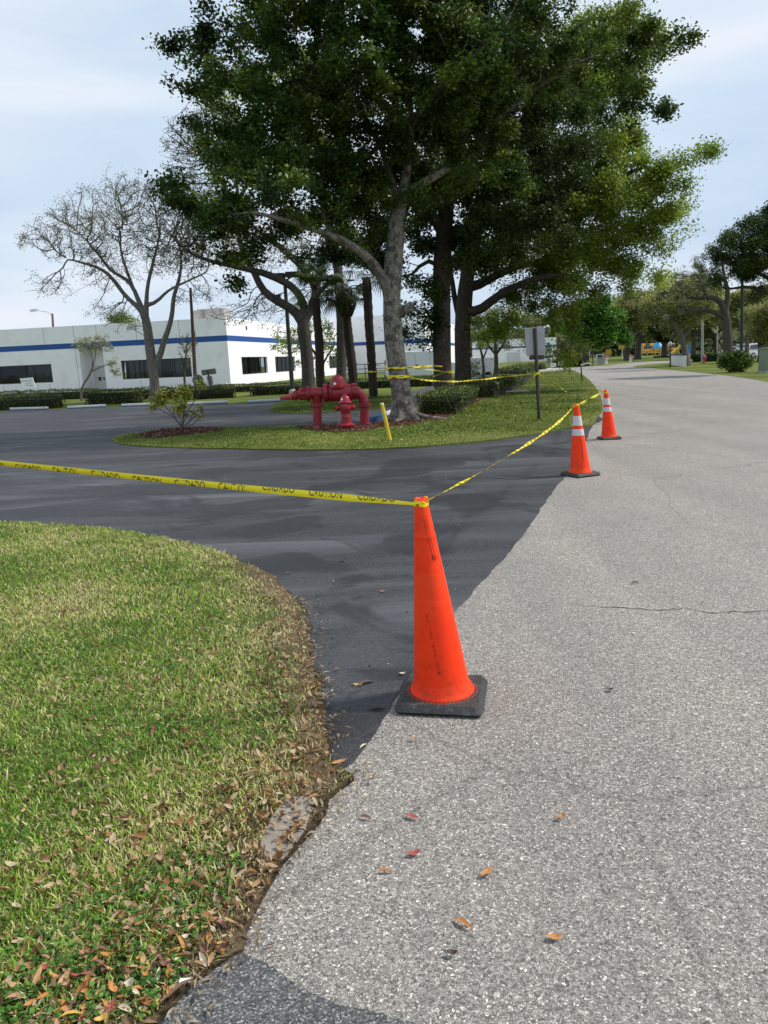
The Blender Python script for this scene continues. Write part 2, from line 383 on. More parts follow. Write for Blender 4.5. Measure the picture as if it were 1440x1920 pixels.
def blades(name, P, z, H, Wd, lean, tint, mat, label, rng=RNG, parent=None):
    n = len(P); an = rng.uniform(0, 2 * np.pi, n); b = np.stack([np.cos(an), np.sin(an), np.zeros(n)], 1); la = rng.uniform(0, 2 * np.pi, n)
    l = np.stack([np.cos(la), np.sin(la), np.zeros(n)], 1) * (lean * H)[:, None]; B = np.column_stack([P, np.full(n, z)]) if np.isscalar(z) else np.column_stack([P, z])
    up = np.zeros((n, 3)); up[:, 2] = 1; hh = H * np.sqrt(np.clip(1 - lean ** 2, .06, 1)); w = Wd[:, None] * .5
    M = B + l * .35 + up * (hh * .62)[:, None]; T = B + l + up * hh[:, None]
    V = np.empty((n, 5, 3)); V[:, 0] = B - b * w; V[:, 1] = B + b * w; V[:, 2] = M + b * w * .8; V[:, 3] = M - b * w * .8; V[:, 4] = T
    i = np.arange(n) * 5; Q = np.stack([i, i + 1, i + 2, i + 3], 1); Tr = np.stack([i + 3, i + 2, i + 4], 1)
    o = fast_mesh(name, V.reshape(-1, 3), Q, Tr, mat, parent, tint=np.concatenate([tint, tint]))
    if parent is None: tag(o, label, 'grass', kind='stuff')
    return o
# ------------------------------------------------------------------ sky and sun
SUN_EL, SUN_AZ = math.radians(50), math.radians(82)      # azimuth clockwise from +Y: the sun stands to the right, a little ahead
w = bpy.data.worlds.new('World'); scene.world = w; w.use_nodes = True; nt = w.node_tree; nd, lk = nt.nodes, nt.links
bg = nd['Background']; sky = N(nd, 'ShaderNodeTexSky'); sky.sky_type = 'NISHITA'; sky.sun_disc = False; sky.sun_elevation = SUN_EL; sky.sun_rotation = SUN_AZ; sky.dust_density = 2.0
tc = N(nd, 'ShaderNodeTexCoord'); mp = N(nd, 'ShaderNodeMapping'); mp.inputs['Scale'].default_value = (1.3, 1.3, 5.2); mp.inputs['Rotation'].default_value = (.12, .22, .3); mp.inputs['Location'].default_value = (.35, .2, .1)
lk.new(tc.outputs['Generated'], mp.inputs[0])
n1 = N(nd, 'ShaderNodeTexNoise', Scale=1.6, Detail=7.0, Roughness=.5, Distortion=.3); lk.new(mp.outputs[0], n1.inputs['Vector'])
cl = ramp(nd, [(.28, (4.7, 6.0, 7.9)), (.48, (5.9, 7.0, 8.3)), (.72, (7.4, 7.8, 8.5))]); lk.new(n1.outputs['Fac'], cl.inputs[0])
thin = ramp(nd, [(.3, g3(.78)), (.6, g3(.97))]); lk.new(n1.outputs['Fac'], thin.inputs[0])
lk.new(mixc(nd, lk, thin.outputs[0], sky.outputs[0], cl.outputs[0]), bg.inputs['Color']); bg.inputs['Strength'].default_value = .104
sd = bpy.data.lights.new('sun', 'SUN'); sd.energy = 3.4; sd.angle = math.radians(7); sd.color = (1, .96, .9); so = bpy.data.objects.new('sun', sd); COL.objects.link(so)
dirv = Vector((math.sin(SUN_AZ) * math.cos(SUN_EL), math.cos(SUN_AZ) * math.cos(SUN_EL), math.sin(SUN_EL))); so.rotation_euler = dirv.to_track_quat('Z', 'Y').to_euler(); so.location = (0, 0, 40)
scene.view_settings.view_transform = 'Standard'; scene.view_settings.look = 'None'; scene.view_settings.exposure = .17; scene.view_settings.gamma = 1
# ------------------------------------------------------------------ surface materials
def m_road():
    m, nt, nd, lk, b = new_mat('worn_aggregate_asphalt'); tc = N(nd, 'ShaderNodeTexCoord')
    dn = N(nd, 'ShaderNodeTexNoise', Scale=60., Detail=2.0); lk.new(tc.outputs['Object'], dn.inputs['Vector'])
    dm = mixc(nd, lk, .02, tc.outputs['Object'], dn.outputs['Color'])
    v = N(nd, 'ShaderNodeTexVoronoi', Scale=160.0, Randomness=1.0); lk.new(dm, v.inputs['Vector'])
    e = N(nd, 'ShaderNodeTexVoronoi', Scale=160.0); e.feature = 'DISTANCE_TO_EDGE'; lk.new(dm, e.inputs['Vector'])
    sx = N(nd, 'ShaderNodeSeparateColor'); lk.new(v.outputs['Color'], sx.inputs[0])
    st = ramp(nd, [(0, (.11, .103, .094)), (.18, (.20, .188, .172)), (.45, (.27, .253, .232)), (.8, (.345, .323, .296)), (.93, (.48, .45, .41)), (1, (.68, .64, .59))]); lk.new(sx.outputs[0], st.inputs[0])
    eg = ramp(nd, [(.02, g3(.45)), (.16, g3(1.1))]); lk.new(e.outputs['Distance'], eg.inputs[0])
    c = mixc(nd, lk, 1., st.outputs[0], eg.outputs[0], 'MULTIPLY')
    f2 = N(nd, 'ShaderNodeTexNoise', Scale=260., Detail=3.0); lk.new(tc.outputs['Object'], f2.inputs['Vector']); fr = ramp(nd, [(.3, g3(.6)), (.7, g3(1.4))]); lk.new(f2.outputs['Fac'], fr.inputs[0])
    c = mixc(nd, lk, .7, c, fr.outputs[0], 'MULTIPLY')
    n = N(nd, 'ShaderNodeTexNoise', Scale=.7, Detail=9.0, Roughness=.62); lk.new(tc.outputs['Object'], n.inputs['Vector']); nr = ramp(nd, [(.3, (.94, .93, .92)), (.5, (1.05, 1.04, 1.02)), (.7, (1.16, 1.13, 1.1))]); lk.new(n.outputs['Fac'], nr.inputs[0])
    c = mixc(nd, lk, 1., c, nr.outputs[0], 'MULTIPLY')
    # a long wheel-polished lane and dark tar spots
    mpw = N(nd, 'ShaderNodeMapping'); mpw.inputs['Rotation'].default_value = (0, 0, math.radians(20)); mpw.inputs['Scale'].default_value = (1.1, .05, 1); lk.new(tc.outputs['Object'], mpw.inputs[0]); nw = N(nd, 'ShaderNodeTexNoise', Scale=.8, Detail=3.0); lk.new(mpw.outputs[0], nw.inputs['Vector']); rw = ramp(nd, [(.38, (.93, .92, .91)), (.6, (1.07, 1.055, 1.03))]); lk.new(nw.outputs['Fac'], rw.inputs[0]); c = mixc(nd, lk, 1., c, rw.outputs[0], 'MULTIPLY')
    n3 = N(nd, 'ShaderNodeTexNoise', Scale=3.3, Detail=3.0, Roughness=.5); lk.new(tc.outputs['Object'], n3.inputs['Vector']); r3 = ramp(nd, [(.68, g3(0)), (.76, g3(.45))]); lk.new(n3.outputs['Fac'], r3.inputs[0])
    c = mixc(nd, lk, r3.outputs[0], c, (.1, .092, .085))
    # thin cracks
    wn = N(nd, 'ShaderNodeTexNoise', Scale=1.4, Detail=6.0, Roughness=.6); lk.new(tc.outputs['Object'], wn.inputs['Vector']); wm = mixc(nd, lk, .22, tc.outputs['Object'], wn.outputs['Color'])
    cr = N(nd, 'ShaderNodeTexVoronoi', Scale=.33); cr.feature = 'DISTANCE_TO_EDGE'; lk.new(wm, cr.inputs['Vector']); cc = ramp(nd, [(.0004, g3(.35)), (.0012, g3(0))]); lk.new(cr.outputs['Distance'], cc.inputs[0])
    c = mixc(nd, lk, cc.outputs[0], c, (.05, .045, .04))
    lk.new(c, b.inputs['Base Color']); b.inputs['Roughness'].default_value = .82; b.inputs['Specular IOR Level'].default_value = .35
    hh = N(nd, 'ShaderNodeMath'); hh.operation = 'MULTIPLY'; lk.new(eg.outputs[0], hh.inputs[0]); lk.new(sx.outputs[1], hh.inputs[1])
    bp = N(nd, 'ShaderNodeBump', Strength=.5, Distance=.005); lk.new(hh.outputs[0], bp.inputs['Height']); lk.new(bp.outputs[0], b.inputs['Normal']); return m
def m_black(name, base=(.031, .0315, .0335), speck=.0, streak=1.0, rough=.74):
    m, nt, nd, lk, b = new_mat(name); tc = N(nd, 'ShaderNodeTexCoord')
    v = N(nd, 'ShaderNodeTexVoronoi', Scale=210.0 if speck else 150.0); lk.new(tc.outputs['Object'], v.inputs['Vector']); sx = N(nd, 'ShaderNodeSeparateColor'); lk.new(v.outputs['Color'], sx.inputs[0])
    k = [tuple(a * q for a in base) for q in (.45, 1.0, 2.1)]
    st = ramp(nd, [(0, k[0]), (.5, k[1]), (1, k[2])] if not speck else [(0, k[0]), (.6, k[1]), (.88, k[2]), (.96, (.33, .32, .3))]); lk.new(sx.outputs[0], st.inputs[0]); c = st.outputs[0]
    f2 = N(nd, 'ShaderNodeTexNoise', Scale=35., Detail=6.0, Roughness=.7); lk.new(tc.outputs['Object'], f2.inputs['Vector']); fr = ramp(nd, [(.3, g3(.55)), (.7, g3(1.5))]); lk.new(f2.outputs['Fac'], fr.inputs[0]); c = mixc(nd, lk, .8, c, fr.outputs[0], 'MULTIPLY')
    # squeegee strokes: long pale film and darker fresh coat
    mp = N(nd, 'ShaderNodeMapping'); mp.inputs['Rotation'].default_value = (0, 0, math.radians(-6)); mp.inputs['Scale'].default_value = (.16, 1.0, 1); lk.new(tc.outputs['Object'], mp.inputs[0])
    s1 = N(nd, 'ShaderNodeTexNoise', Scale=1.25, Detail=7.0, Roughness=.55, Distortion=.9); lk.new(mp.outputs[0], s1.inputs['Vector'])
    s2 = N(nd, 'ShaderNodeTexNoise', Scale=.7, Detail=5.0, Roughness=.55, Distortion=.7); lk.new(tc.outputs['Object'], s2.inputs['Vector'])
    r1 = ramp(nd, [(.44, g3(0)), (.58, g3(.35 * streak)), (.68, g3(.95 * streak))]); lk.new(s1.outputs['Fac'], r1.inputs[0]); c = mixc(nd, lk, r1.outputs[0], c, (.105, .109, .118))
    r2 = ramp(nd, [(.52, g3(0)), (.57, g3(.7 * streak))]); lk.new(s2.outputs['Fac'], r2.inputs[0]); c = mixc(nd, lk, r2.outputs[0], c, (.015, .015, .017))
    lk.new(c, b.inputs['Base Color'])
    rr = ramp(nd, [(.50, g3(rough)), (.56, g3(rough - .14 * streak))]); lk.new(s2.outputs['Fac'], rr.inputs[0]); lk.new(rr.outputs[0], b.inputs['Roughness']); b.inputs['Specular IOR Level'].default_value = .36
    bp = N(nd, 'ShaderNodeBump', Strength=.6, Distance=.005); lk.new(sx.outputs[1], bp.inputs['Height']); lk.new(bp.outputs[0], b.inputs['Normal']); return m
def m_soil(name, cols, scale=30., patch=.5, bump=.8, stops=None, fine=140.):
    """cols: three colours mixed by patches and fine grain"""
    m, nt, nd, lk, b = new_mat(name); tc = N(nd, 'ShaderNodeTexCoord')
    n = N(nd, 'ShaderNodeTexNoise', Scale=scale, Detail=8.0, Roughness=.75); lk.new(tc.outputs['Object'], n.inputs['Vector'])
    p = N(nd, 'ShaderNodeTexNoise', Scale=patch, Detail=6.0, Roughness=.6); lk.new(tc.outputs['Object'], p.inputs['Vector'])
    r = ramp(nd, [(.3, cols[0]), (.5, cols[1]), (.72, cols[2])]); lk.new(n.outputs['Fac'], r.inputs[0])
    rp = ramp(nd, [(.35, g3(.72)), (.65, g3(1.25))]); lk.new(p.outputs['Fac'], rp.inputs[0]); c = mixc(nd, lk, 1., r.outputs[0], rp.outputs[0], 'MULTIPLY')
    fn = N(nd, 'ShaderNodeTexNoise', Scale=fine, Detail=4.0); lk.new(tc.outputs['Object'], fn.inputs['Vector']); fr = ramp(nd, [(.3, g3(.5)), (.7, g3(1.5))]); lk.new(fn.outputs['Fac'], fr.inputs[0]); c = mixc(nd, lk, .6, c, fr.outputs[0], 'MULTIPLY')
    lk.new(c, b.inputs['Base Color']); b.inputs['Roughness'].default_value = .95; b.inputs['Specular IOR Level'].default_value = .1
    bp = N(nd, 'ShaderNodeBump', Strength=bump, Distance=.03); lk.new(n.outputs['Fac'], bp.inputs['Height']); lk.new(bp.outputs[0], b.inputs['Normal']); return m
M_ROAD = m_road(); M_LOT = m_black('fresh_black_sealcoat'); M_PATCH = m_black('old_grey_asphalt_patch', (.092, .091, .09), speck=1, streak=.15, rough=.85)
M_THATCH = m_soil('lawn_thatch', [(.035, .03, .014), (.10, .085, .035), (.2, .165, .09)], 45., .9)
M_FARGRASS = m_soil('mown_grass', [(.05, .07, .014), (.11, .14, .026), (.19, .2, .055)], 14., .22, .5, fine=60.)
M_MULCH = m_soil('red_brown_mulch', [(.04, .018, .012), (.11, .045, .028), (.2, .1, .07)], 26., 1.2)
M_CONC = simple('pale_concrete', (.42, .4, .36), .85, .15, 3., .3, 60., dirt=(.2, .18, .15))
def blade_mat(name, stops):
    m, nt, nd, lk, b = new_mat(name); a = N(nd, 'ShaderNodeAttribute', attribute_name='tint'); r = ramp(nd, stops); lk.new(a.outputs['Fac'], r.inputs[0]); lk.new(r.outputs[0], b.inputs['Base Color'])
    b.inputs['Roughness'].default_value = .55; b.inputs['Specular IOR Level'].default_value = .25
    t = N(nd, 'ShaderNodeBsdfTranslucent'); lk.new(r.outputs[0], t.inputs['Color']); mx = N(nd, 'ShaderNodeMixShader'); mx.inputs[0].default_value = .3
    lk.new(b.outputs[0], mx.inputs[1]); lk.new(t.outputs[0], mx.inputs[2]); lk.new(mx.outputs[0], nd['Material Output'].inputs[0]); return m
M_BLADE = blade_mat('grass_blades', [(0, (.09, .22, .024)), (.22, (.20, .37, .038)), (.42, (.38, .52, .075)), (.6, (.62, .64, .21)), (.8, (.78, .68, .40)), (1, (.38, .24, .12))])
M_BLADE2 = blade_mat('mown_grass_blades', [(0, (.045, .095, .009)), (.4, (.115, .17, .022)), (.75, (.25, .275, .055)), (1, (.50, .43, .2))])
# ------------------------------------------------------------------ ground
def flat(name, size, z, mat, c=(0, 0)):
    mb = MB(); s = size; mb.add([(c[0] - s, c[1] - s, z), (c[0] + s, c[1] - s, z), (c[0] + s, c[1] + s, z), (c[0] - s, c[1] + s, z)], [(0, 1, 2, 3)]); o = mb.build(name, mat); o['kind'] = 'structure'; return o
flat('ground', 900, 0, M_FARGRASS, (0, 400))
def G(*a): return [gnd(x, y) for x, y in a]
road_left = G((640, 1440), (690, 1392), (738, 1318), (800, 1225), (858, 1146), (905, 1092), (950, 1042), (985, 998), (1018, 950), (1050, 906), (1078, 870), (1098, 828), (1106, 802))
road_far = G((1122, 781), (1129, 757), (1121, 735), (1107, 716), (1090, 702), (1074, 694.5), (1062, 690.5), (1090, 688), (1120, 685.5), (1170, 681.5), (1215, 677.5))
side = G((1262, 676), (1300, 673.5), (1300, 677.5), (1225, 682.5), (1186, 687.5))
road_right = G((1215, 690), (1250, 693.5), (1310, 699), (1380, 707), (1440, 717), (1520, 733))
poly = [Vector((-3.2, -5, 0)), Vector((-2.4, .5, 0)), Vector((-.9, 2.2, 0))] + [p + Vector((-.5, .1, 0)) for p in road_left] + road_far + side + road_right + [Vector((14.5, 20, 0)), Vector((12, 12, 0)), Vector((10.2, 5, 0)), Vector((8.4, -5, 0))]
sheet('road', smooth_poly(poly, .35, jitter=.02), .006, M_ROAD)
# the freshly sealed lot and its driveway, lapped over the road with a ragged edge
lot = [gnd(628, 1455)] + G((652, 1432), (690, 1392), (738, 1318), (800, 1225), (858, 1146), (905, 1092), (950, 1042), (985, 998), (1018, 950), (1050, 906), (1078, 870), (1098, 828), (1110, 800), (1124, 782)) + \
    G((1040, 760), (940, 735), (900, 722), (930, 701), (880, 703), (760, 738), (620, 747), (510, 754.5), (440, 757.5), (330, 760.5), (200, 764.5), (100, 768.5), (0, 771), (-200, 780), (-500, 792)) + [Vector((-60, 14, 0)), Vector((-20, 4, 0)), Vector((-4, 4, 0)), Vector((-1.2, 3.2, 0))]
sheet('parking_lot', smooth_poly(lot, .07, jitter=.026, seed=3), .011, M_LOT)
patch = G((455, 1792), (500, 1812), (560, 1852), (640, 1885), (720, 1905), (830, 1940), (830, 2100), (200, 2100), (200, 1960), (300, 1850))
sheet('asphalt_patch', smooth_poly(patch, .08, jitter=.02, seed=8), .011, M_PATCH)
# front lawn
lawn_edge = G((652, 1462), (618, 1425), (612, 1368), (600, 1310), (580, 1240), (572, 1180), (556, 1130), (520, 1096), (470, 1062), (400, 1034), (310, 1012), (200, 994), (100, 985), (0, 981), (-150, 980), (-420, 990))
lawn_near = G((290, 1925), (352, 1862), (440, 1795), (452, 1752), (486, 1700), (522, 1630), (566, 1562), (604, 1500))
lawn = lawn_edge + [Vector((-14, 7, 0)), Vector((-14, -4, 0)), Vector((-3.2, -4, 0)), Vector((-1.3, 1.0, 0))] + lawn_near
LAWN = smooth_poly(lawn, .1, jitter=.035, seed=5); sheet('lawn', LAWN, .018, M_THATCH)
def verge():
    n = len(LAWN); out = []
    for i, p in enumerate(LAWN):
        t = LAWN[(i + 1) % n] - LAWN[i - 1]; nn = Vector((t.y, -t.x, 0)).normalized(); out.append(p + VS * nn * (.004 + .05 * max(0, noise.noise(p * 5)) + .03 * abs(noise.noise(p * 23))))
    return out
VS = 1 if sum(LAWN[i - 1].x * LAWN[i].y - LAWN[i].x * LAWN[i - 1].y for i in range(len(LAWN))) > 0 else -1
sheet('verge_soil', verge(), .0155, m_soil('dark_verge_soil', [(.03, .022, .014), (.075, .055, .035), (.15, .115, .08)], 60., 2.))
# island with hydrants and the strip that runs on along the road
ISL = smooth_poly(G((211, 826), (225, 834), (300, 840), (400, 843), (500, 845), (600, 846), (700, 844), (800, 839), (900, 830), (1000, 817), (1060, 806), (1108, 799), (1121, 781), (1128.5, 757), (1121, 735), (1107, 716), (1090, 702), (1074, 695), (1060, 691.5),
        (1000, 697), (960, 700), (930, 705), (880, 728), (800, 758), (775, 772), (735, 788), (700, 795), (640, 799), (560, 801), (450, 803), (400, 804), (340, 806), (290, 810), (235, 817)), .3, jitter=.05, seed=6)
sheet('grass_island', ISL, .035, M_FARGRASS)
ISL2 = smooth_poly(G((508, 768), (535, 776), (620, 774), (700, 768), (722, 764), (748, 755), (760, 741), (700, 741), (600, 744), (540, 752)), .3, jitter=.05)
sheet('palm_island', ISL2, .035, M_FARGRASS)
MU = [smooth_poly(G(*p), .25, jitter=.06, seed=i) for i, p in enumerate((
    ((256, 822), (290, 811), (345, 806.5), (412, 806), (410, 812), (350, 818), (300, 824)),
    ((556, 803), (600, 800.5), (690, 797), (740, 790), (790, 776), (815, 777), (800, 788), (770, 800), (712, 804), (680, 812), (620, 813), (575, 808)),
    ((795, 786), (830, 768), (880, 750), (920, 737), (908, 748), (870, 768), (840, 784), (812, 791)))) ]
for p in MU: sheet('mulch_bed', p, .045, M_MULCH)
sheet('driveway', smooth_poly(G((972, 699.5), (1040, 696), (1064, 692.5), (1066, 690), (1020, 691), (975, 694)), .8), .04, M_CONC)
SP_ = sheet('bare_sandy_patch', smooth_poly(G((492, 1600), (512, 1545), (545, 1508), (585, 1500), (580, 1545), (552, 1588), (518, 1625)), .03, jitter=.03), .0204, simple('compacted_sand', (.27, .24, .2), .95, .3, 20., .4, 200.))
# ------------------------------------------------------------------ grass on the front lawn
def lawn_grass():
    n = 330000; u = RNG.uniform(0, 1, n); y = 1.25 + 7.9 * u ** 1.55; xl = -y * .70 - .4; x = RNG.uniform(0, 1, n) * (1.2 - xl) + xl
    P = np.stack([x, y], 1); P = P[inside(P, LAWN)]; ed = edge_dist(P, LAWN); 
    pn = vnoise(P, 1.1) ; pf = vnoise(P, 5.5, 7.)
    # driveway-side verge is thin and straw coloured; the near-right verge mostly dead leaves
    E = np.array([(p.x, p.y) for p in lawn_edge[:9]] + [(p.x, p.y) for p in lawn_near]); dE = np.full(len(P), 9.)
    for q0, q1 in zip(E[:-1], E[1:]):
        d = q1 - q0; t = np.clip(((P - q0) @ d) / max(d @ d, 1e-6), 0, 1); 
        if (d @ d) < 2: dE = np.minimum(dE, np.linalg.norm(P - (q0 + t[:, None] * d), axis=1))
    dry = np.clip(.33 - pn * .55 + pf * .35 + .62 * np.exp(-dE / .30) , 0, 1)
    keep = RNG.uniform(0, 1, len(P)) < np.clip(.10 + dE / .5 + pf * .5, .07, 1)
    P = P[keep]; dry = dry[keep]; ed = ed[keep]; dE = dE[keep]; n = len(P)
    dist = np.linalg.norm(P, axis=1)
    H = RNG.uniform(.012, .036, n) * (1 + .7 * (RNG.uniform(0, 1, n) < .06)); W = RNG.uniform(.0028, .0060, n) * (1 + dist * .08)
    lean = RNG.uniform(.35, .97, n); t = np.clip(RNG.normal(.0, .2, n) + .10 + dry * .72, 0, 1)
    dead = RNG.uniform(0, 1, n) < .12 + .25 * dry; t[dead] = RNG.uniform(.6, 1, dead.sum())
    P_ok = ~inside(P, smooth_poly(G((492, 1600), (512, 1545), (545, 1508), (585, 1500), (580, 1545), (552, 1588), (518, 1625)), .03)); P, H, W, lean, t = P[P_ok], H[P_ok], W[P_ok], lean[P_ok], t[P_ok]
    blades('grass', P, .017, H, W, lean, t, M_BLADE, 'green and straw coloured lawn grass in the left foreground')
lawn_grass()
def inner_verge():
    inner = G((262, 1925), (318, 1850), (392, 1772), (418, 1700), (448, 1625), (500, 1545), (548, 1470), (556, 1405), (540, 1335), (520, 1255), (528, 1180), (505, 1120), (460, 1075))
    sheet('worn_verge', smooth_poly(list(lawn_edge[:9]) + inner[::-1] + lawn_near, .07, jitter=.07, seed=4),   .0192, m_soil('dead_verge_thatch', [(.05, .034, .02), (.15, .105, .06), (.30, .23, .15)], 38., 1.6))
inner_verge()
def clover():
    n = 26000; y = 1.25 + 3.6 * RNG.uniform(0, 1, n) ** 1.5; x = RNG.uniform(-1, .1, n) * y * .68 - .1; P = np.stack([x, y], 1); P = P[inside(P, LAWN)]; pn = vnoise(P, 1.7, 31.) + vnoise(P, .6, 2.) * .6; P = P[(pn > .02) & (P[:, 0] < -.28 - .05 * P[:, 1])]
    C = np.column_stack([P, RNG.uniform(.026, .044, len(P))]); V, Q = leaf_quads(C, RNG.uniform(.008, .02, len(P)), .8, 1.3)
    o = fast_mesh('clover', V, Q, None, blade_mat('clover_leaves', [(0, (.03, .10, .012)), (.6, (.08, .21, .03)), (1, (.2, .36, .06))]), None, tint=RNG.uniform(0, 1, len(P))); tag(o, 'small leaved green weeds matted into the near lawn', 'clover', kind='stuff')
clover()
def far_grass(poly, n, lab, H0=.05, xr=None):
    q = np.array([(p.x, p.y) for p in poly]); lo, hi = q.min(0), q.max(0); P = RNG.uniform(lo, hi, size=(n, 2)); P = P[inside(P, poly)]
    w = RNG.uniform(0, 1, len(P)) < np.clip((24 / P[:, 1]) ** 2, .05, 1); P = P[w]
    for m in MU: P = P[~inside(P, m)]
    pn = vnoise(P, .5); t = np.clip(.36 + pn * .8 + vnoise(P, 2.3, 4.) * .35 + RNG.normal(0, .2, len(P)) + .35 * np.exp(-edge_dist(P, poly) / .25), 0, 1)
    blades('grass', P, .033, RNG.uniform(.02, H0, len(P)), RNG.uniform(.008, .016, len(P)) * (1 + P[:, 1] / 40), RNG.uniform(.1, .8, len(P)), t, M_BLADE2, lab)
far_grass(ISL, 520000, 'short green grass on the island and the strip beside the road')
far_grass(ISL2, 30000, 'shaded grass under the palm trunks')
# mulch chips
def chips():
    V = []; T = []
    for p in MU:
        q = np.array([(a.x, a.y) for a in p]); lo, hi = q.min(0), q.max(0); area = (hi - lo).prod(); P = RNG.uniform(lo, hi, size=(int(min(9000, area * 900)), 2)); P = P[inside(P, p)]
        C = np.column_stack([P, RNG.uniform(.045, .075, len(P))]); v, qd = leaf_quads(C, RNG.uniform(.04, .11, len(P)), .35, 1.6); V.append(v); T.append(RNG.uniform(0, 1, len(P)))
    V = np.concatenate(V); o = fast_mesh('mulch', V, np.arange(len(V)).reshape(-1, 4), None, blade_mat('mulch_chips', [(0, (.03, .014, .01)), (.5, (.13, .05, .03)), (.85, (.24, .12, .08)), (1, (.4, .33, .26))]), None, tint=np.concatenate(T))
    tag(o, 'red brown bark mulch round the hydrant pipes and tree roots', 'mulch', kind='stuff')
chips()

def crack(pts, w, z, name, mat):
    P = catm_(G(*pts), 60); mb = MB(); rr = random.Random(2); L = []
    for i, p in enumerate(P):
        q = p + Vector((rr.uniform(-.004, .004), rr.uniform(-.012, .012), 0)); ww = w * rr.uniform(.35, 1.1) * min(1, (i + 1) / 12); L += [(q.x, q.y - ww, z), (q.x, q.y + ww, z)]
    mb.add(L, [(2 * i, 2 * i + 2, 2 * i + 3, 2 * i + 1) for i in range(len(P) - 1)]); o = mb.build(name, mat); o['kind'] = 'structure'
def catm_(P, m):
    out = []
    for i in range(m + 1):
        t = i / m * (len(P) - 1); k = min(int(t), len(P) - 2); out.append(P[k].lerp(P[k + 1], t - k))
    return out
crack(((1035, 1132), (1110, 1139), (1180, 1143), (1240, 1147), (1285, 1143), (1330, 1151), (1400, 1149), (1500, 1145), (1700, 1140)), .0052, .0095, 'road_crack', simple('dark_crack', (.05, .045, .04), .95))  # crack drawn as a thin dark strip on the road
crack(((1060, 835), (1120, 826), (1200, 818), (1290, 806), (1340, 800)), .012, .0095, 'road_crack', simple('crack_fill', (.14, .13, .12), .95))

def island_specks():
    q = np.array([(p.x, p.y) for p in ISL]); P = RNG.uniform(q.min(0), q.max(0), size=(6000, 2)); P = P[inside(P, ISL)]; P = P[P[:, 1] < 32][:900]
    C = np.column_stack([P, np.full(len(P), .07)]); V, Q = leaf_quads(C, RNG.uniform(.02, .055, len(C)), .6, 1.5)
    o = fast_mesh('leaf_litter', V, Q, None, blade_mat('pale_island_litter', [(0, (.3, .2, .1)), (.5, (.45, .38, .24)), (1, (.7, .68, .6))]), None, tint=RNG.uniform(0, 1, len(C))); tag(o, 'pale leaf scraps and tiny white flowers in the island grass', 'leaf litter', kind='stuff')
island_specks()
# ------------------------------------------------------------------ traffic cones
def m_cone(name, seed):
    m, nt, nd, lk, b = new_mat(name); tc = N(nd, 'ShaderNodeTexCoord')
    mp = N(nd, 'ShaderNodeMapping'); mp.inputs['Location'].default_value = (seed, seed, 0); lk.new(tc.outputs['Object'], mp.inputs[0])
    n = N(nd, 'ShaderNodeTexNoise', Scale=9., Detail=8.0, Roughness=.7); lk.new(mp.outputs[0], n.inputs['Vector'])
    sp = N(nd, 'ShaderNodeSeparateXYZ'); lk.new(tc.outputs['Object'], sp.inputs[0])
    zr = ramp(nd, [(.02, g3(.95)), (.14, g3(.7)), (.24, g3(.25)), (.5, g3(.14)), (.9, g3(.22))]); lk.new(sp.outputs[2], zr.inputs[0])   # scuffs gather near the foot
    nr = ramp(nd, [(.46, g3(0)), (.66, g3(1))]); lk.new(n.outputs['Fac'], nr.inputs[0])
    mu = N(nd, 'ShaderNodeMath'); mu.operation = 'MULTIPLY'; lk.new(zr.outputs[0], mu.inputs[0]); lk.new(nr.outputs[0], mu.inputs[1])
    c = mixc(nd, lk, mu.outputs[0], (1.0, .045, .004), (.42, .03, .012)); n5 = N(nd, 'ShaderNodeTexNoise', Scale=4., Detail=5.0, Roughness=.6); lk.new(mp.outputs[0], n5.inputs['Vector']); r5 = ramp(nd, [(.45, g3(0)), (.7, g3(.55))]); lk.new(n5.outputs['Fac'], r5.inputs[0]); c = mixc(nd, lk, r5.outputs[0], c, (.86, .09, .02)); lk.new(c, b.inputs['Base Color'])
    b.inputs['Roughness'].default_value = .5; b.inputs['Specular IOR Level'].default_value = .25
    b.inputs['Subsurface Weight'].default_value = .12; b.inputs['Subsurface Radius'].default_value = (.02, .004, .002); b.inputs['Subsurface Scale'].default_value = .3
    n3 = N(nd, 'ShaderNodeTexNoise', Scale=25., Detail=4.0); lk.new(tc.outputs['Object'], n3.inputs['Vector']); bp = N(nd, 'ShaderNodeBump', Strength=.12, Distance=.01); lk.new(n3.outputs['Fac'], bp.inputs['Height']); lk.new(bp.outputs[0], b.inputs['Normal'])
    return m
M_CONE = m_cone('orange_pvc', 0.); M_CONE2 = m_cone('scuffed_orange_pvc', 4.)
M_RUB = simple('black_rubber', (.028, .027, .027), .7, .35, 14., .3, 70., dirt=(.13, .12, .11), dirt_amt=.5)
M_BAND = simple('white_reflective_sheet', (.62, .60, .59), .38, .06, 16., .1, 90., dirt=(.4, .34, .3), dirt_amt=.45)
M_INK = simple('black_ink', (.05, .012, .008), .7, .2, 30.)
M_DOT = simple('orange_peg', (.75, .06, .02), .6, .1)
def cone_r(z, H): return .1335 + (.031 - .1335) * ((z - .045) / (H - .045))
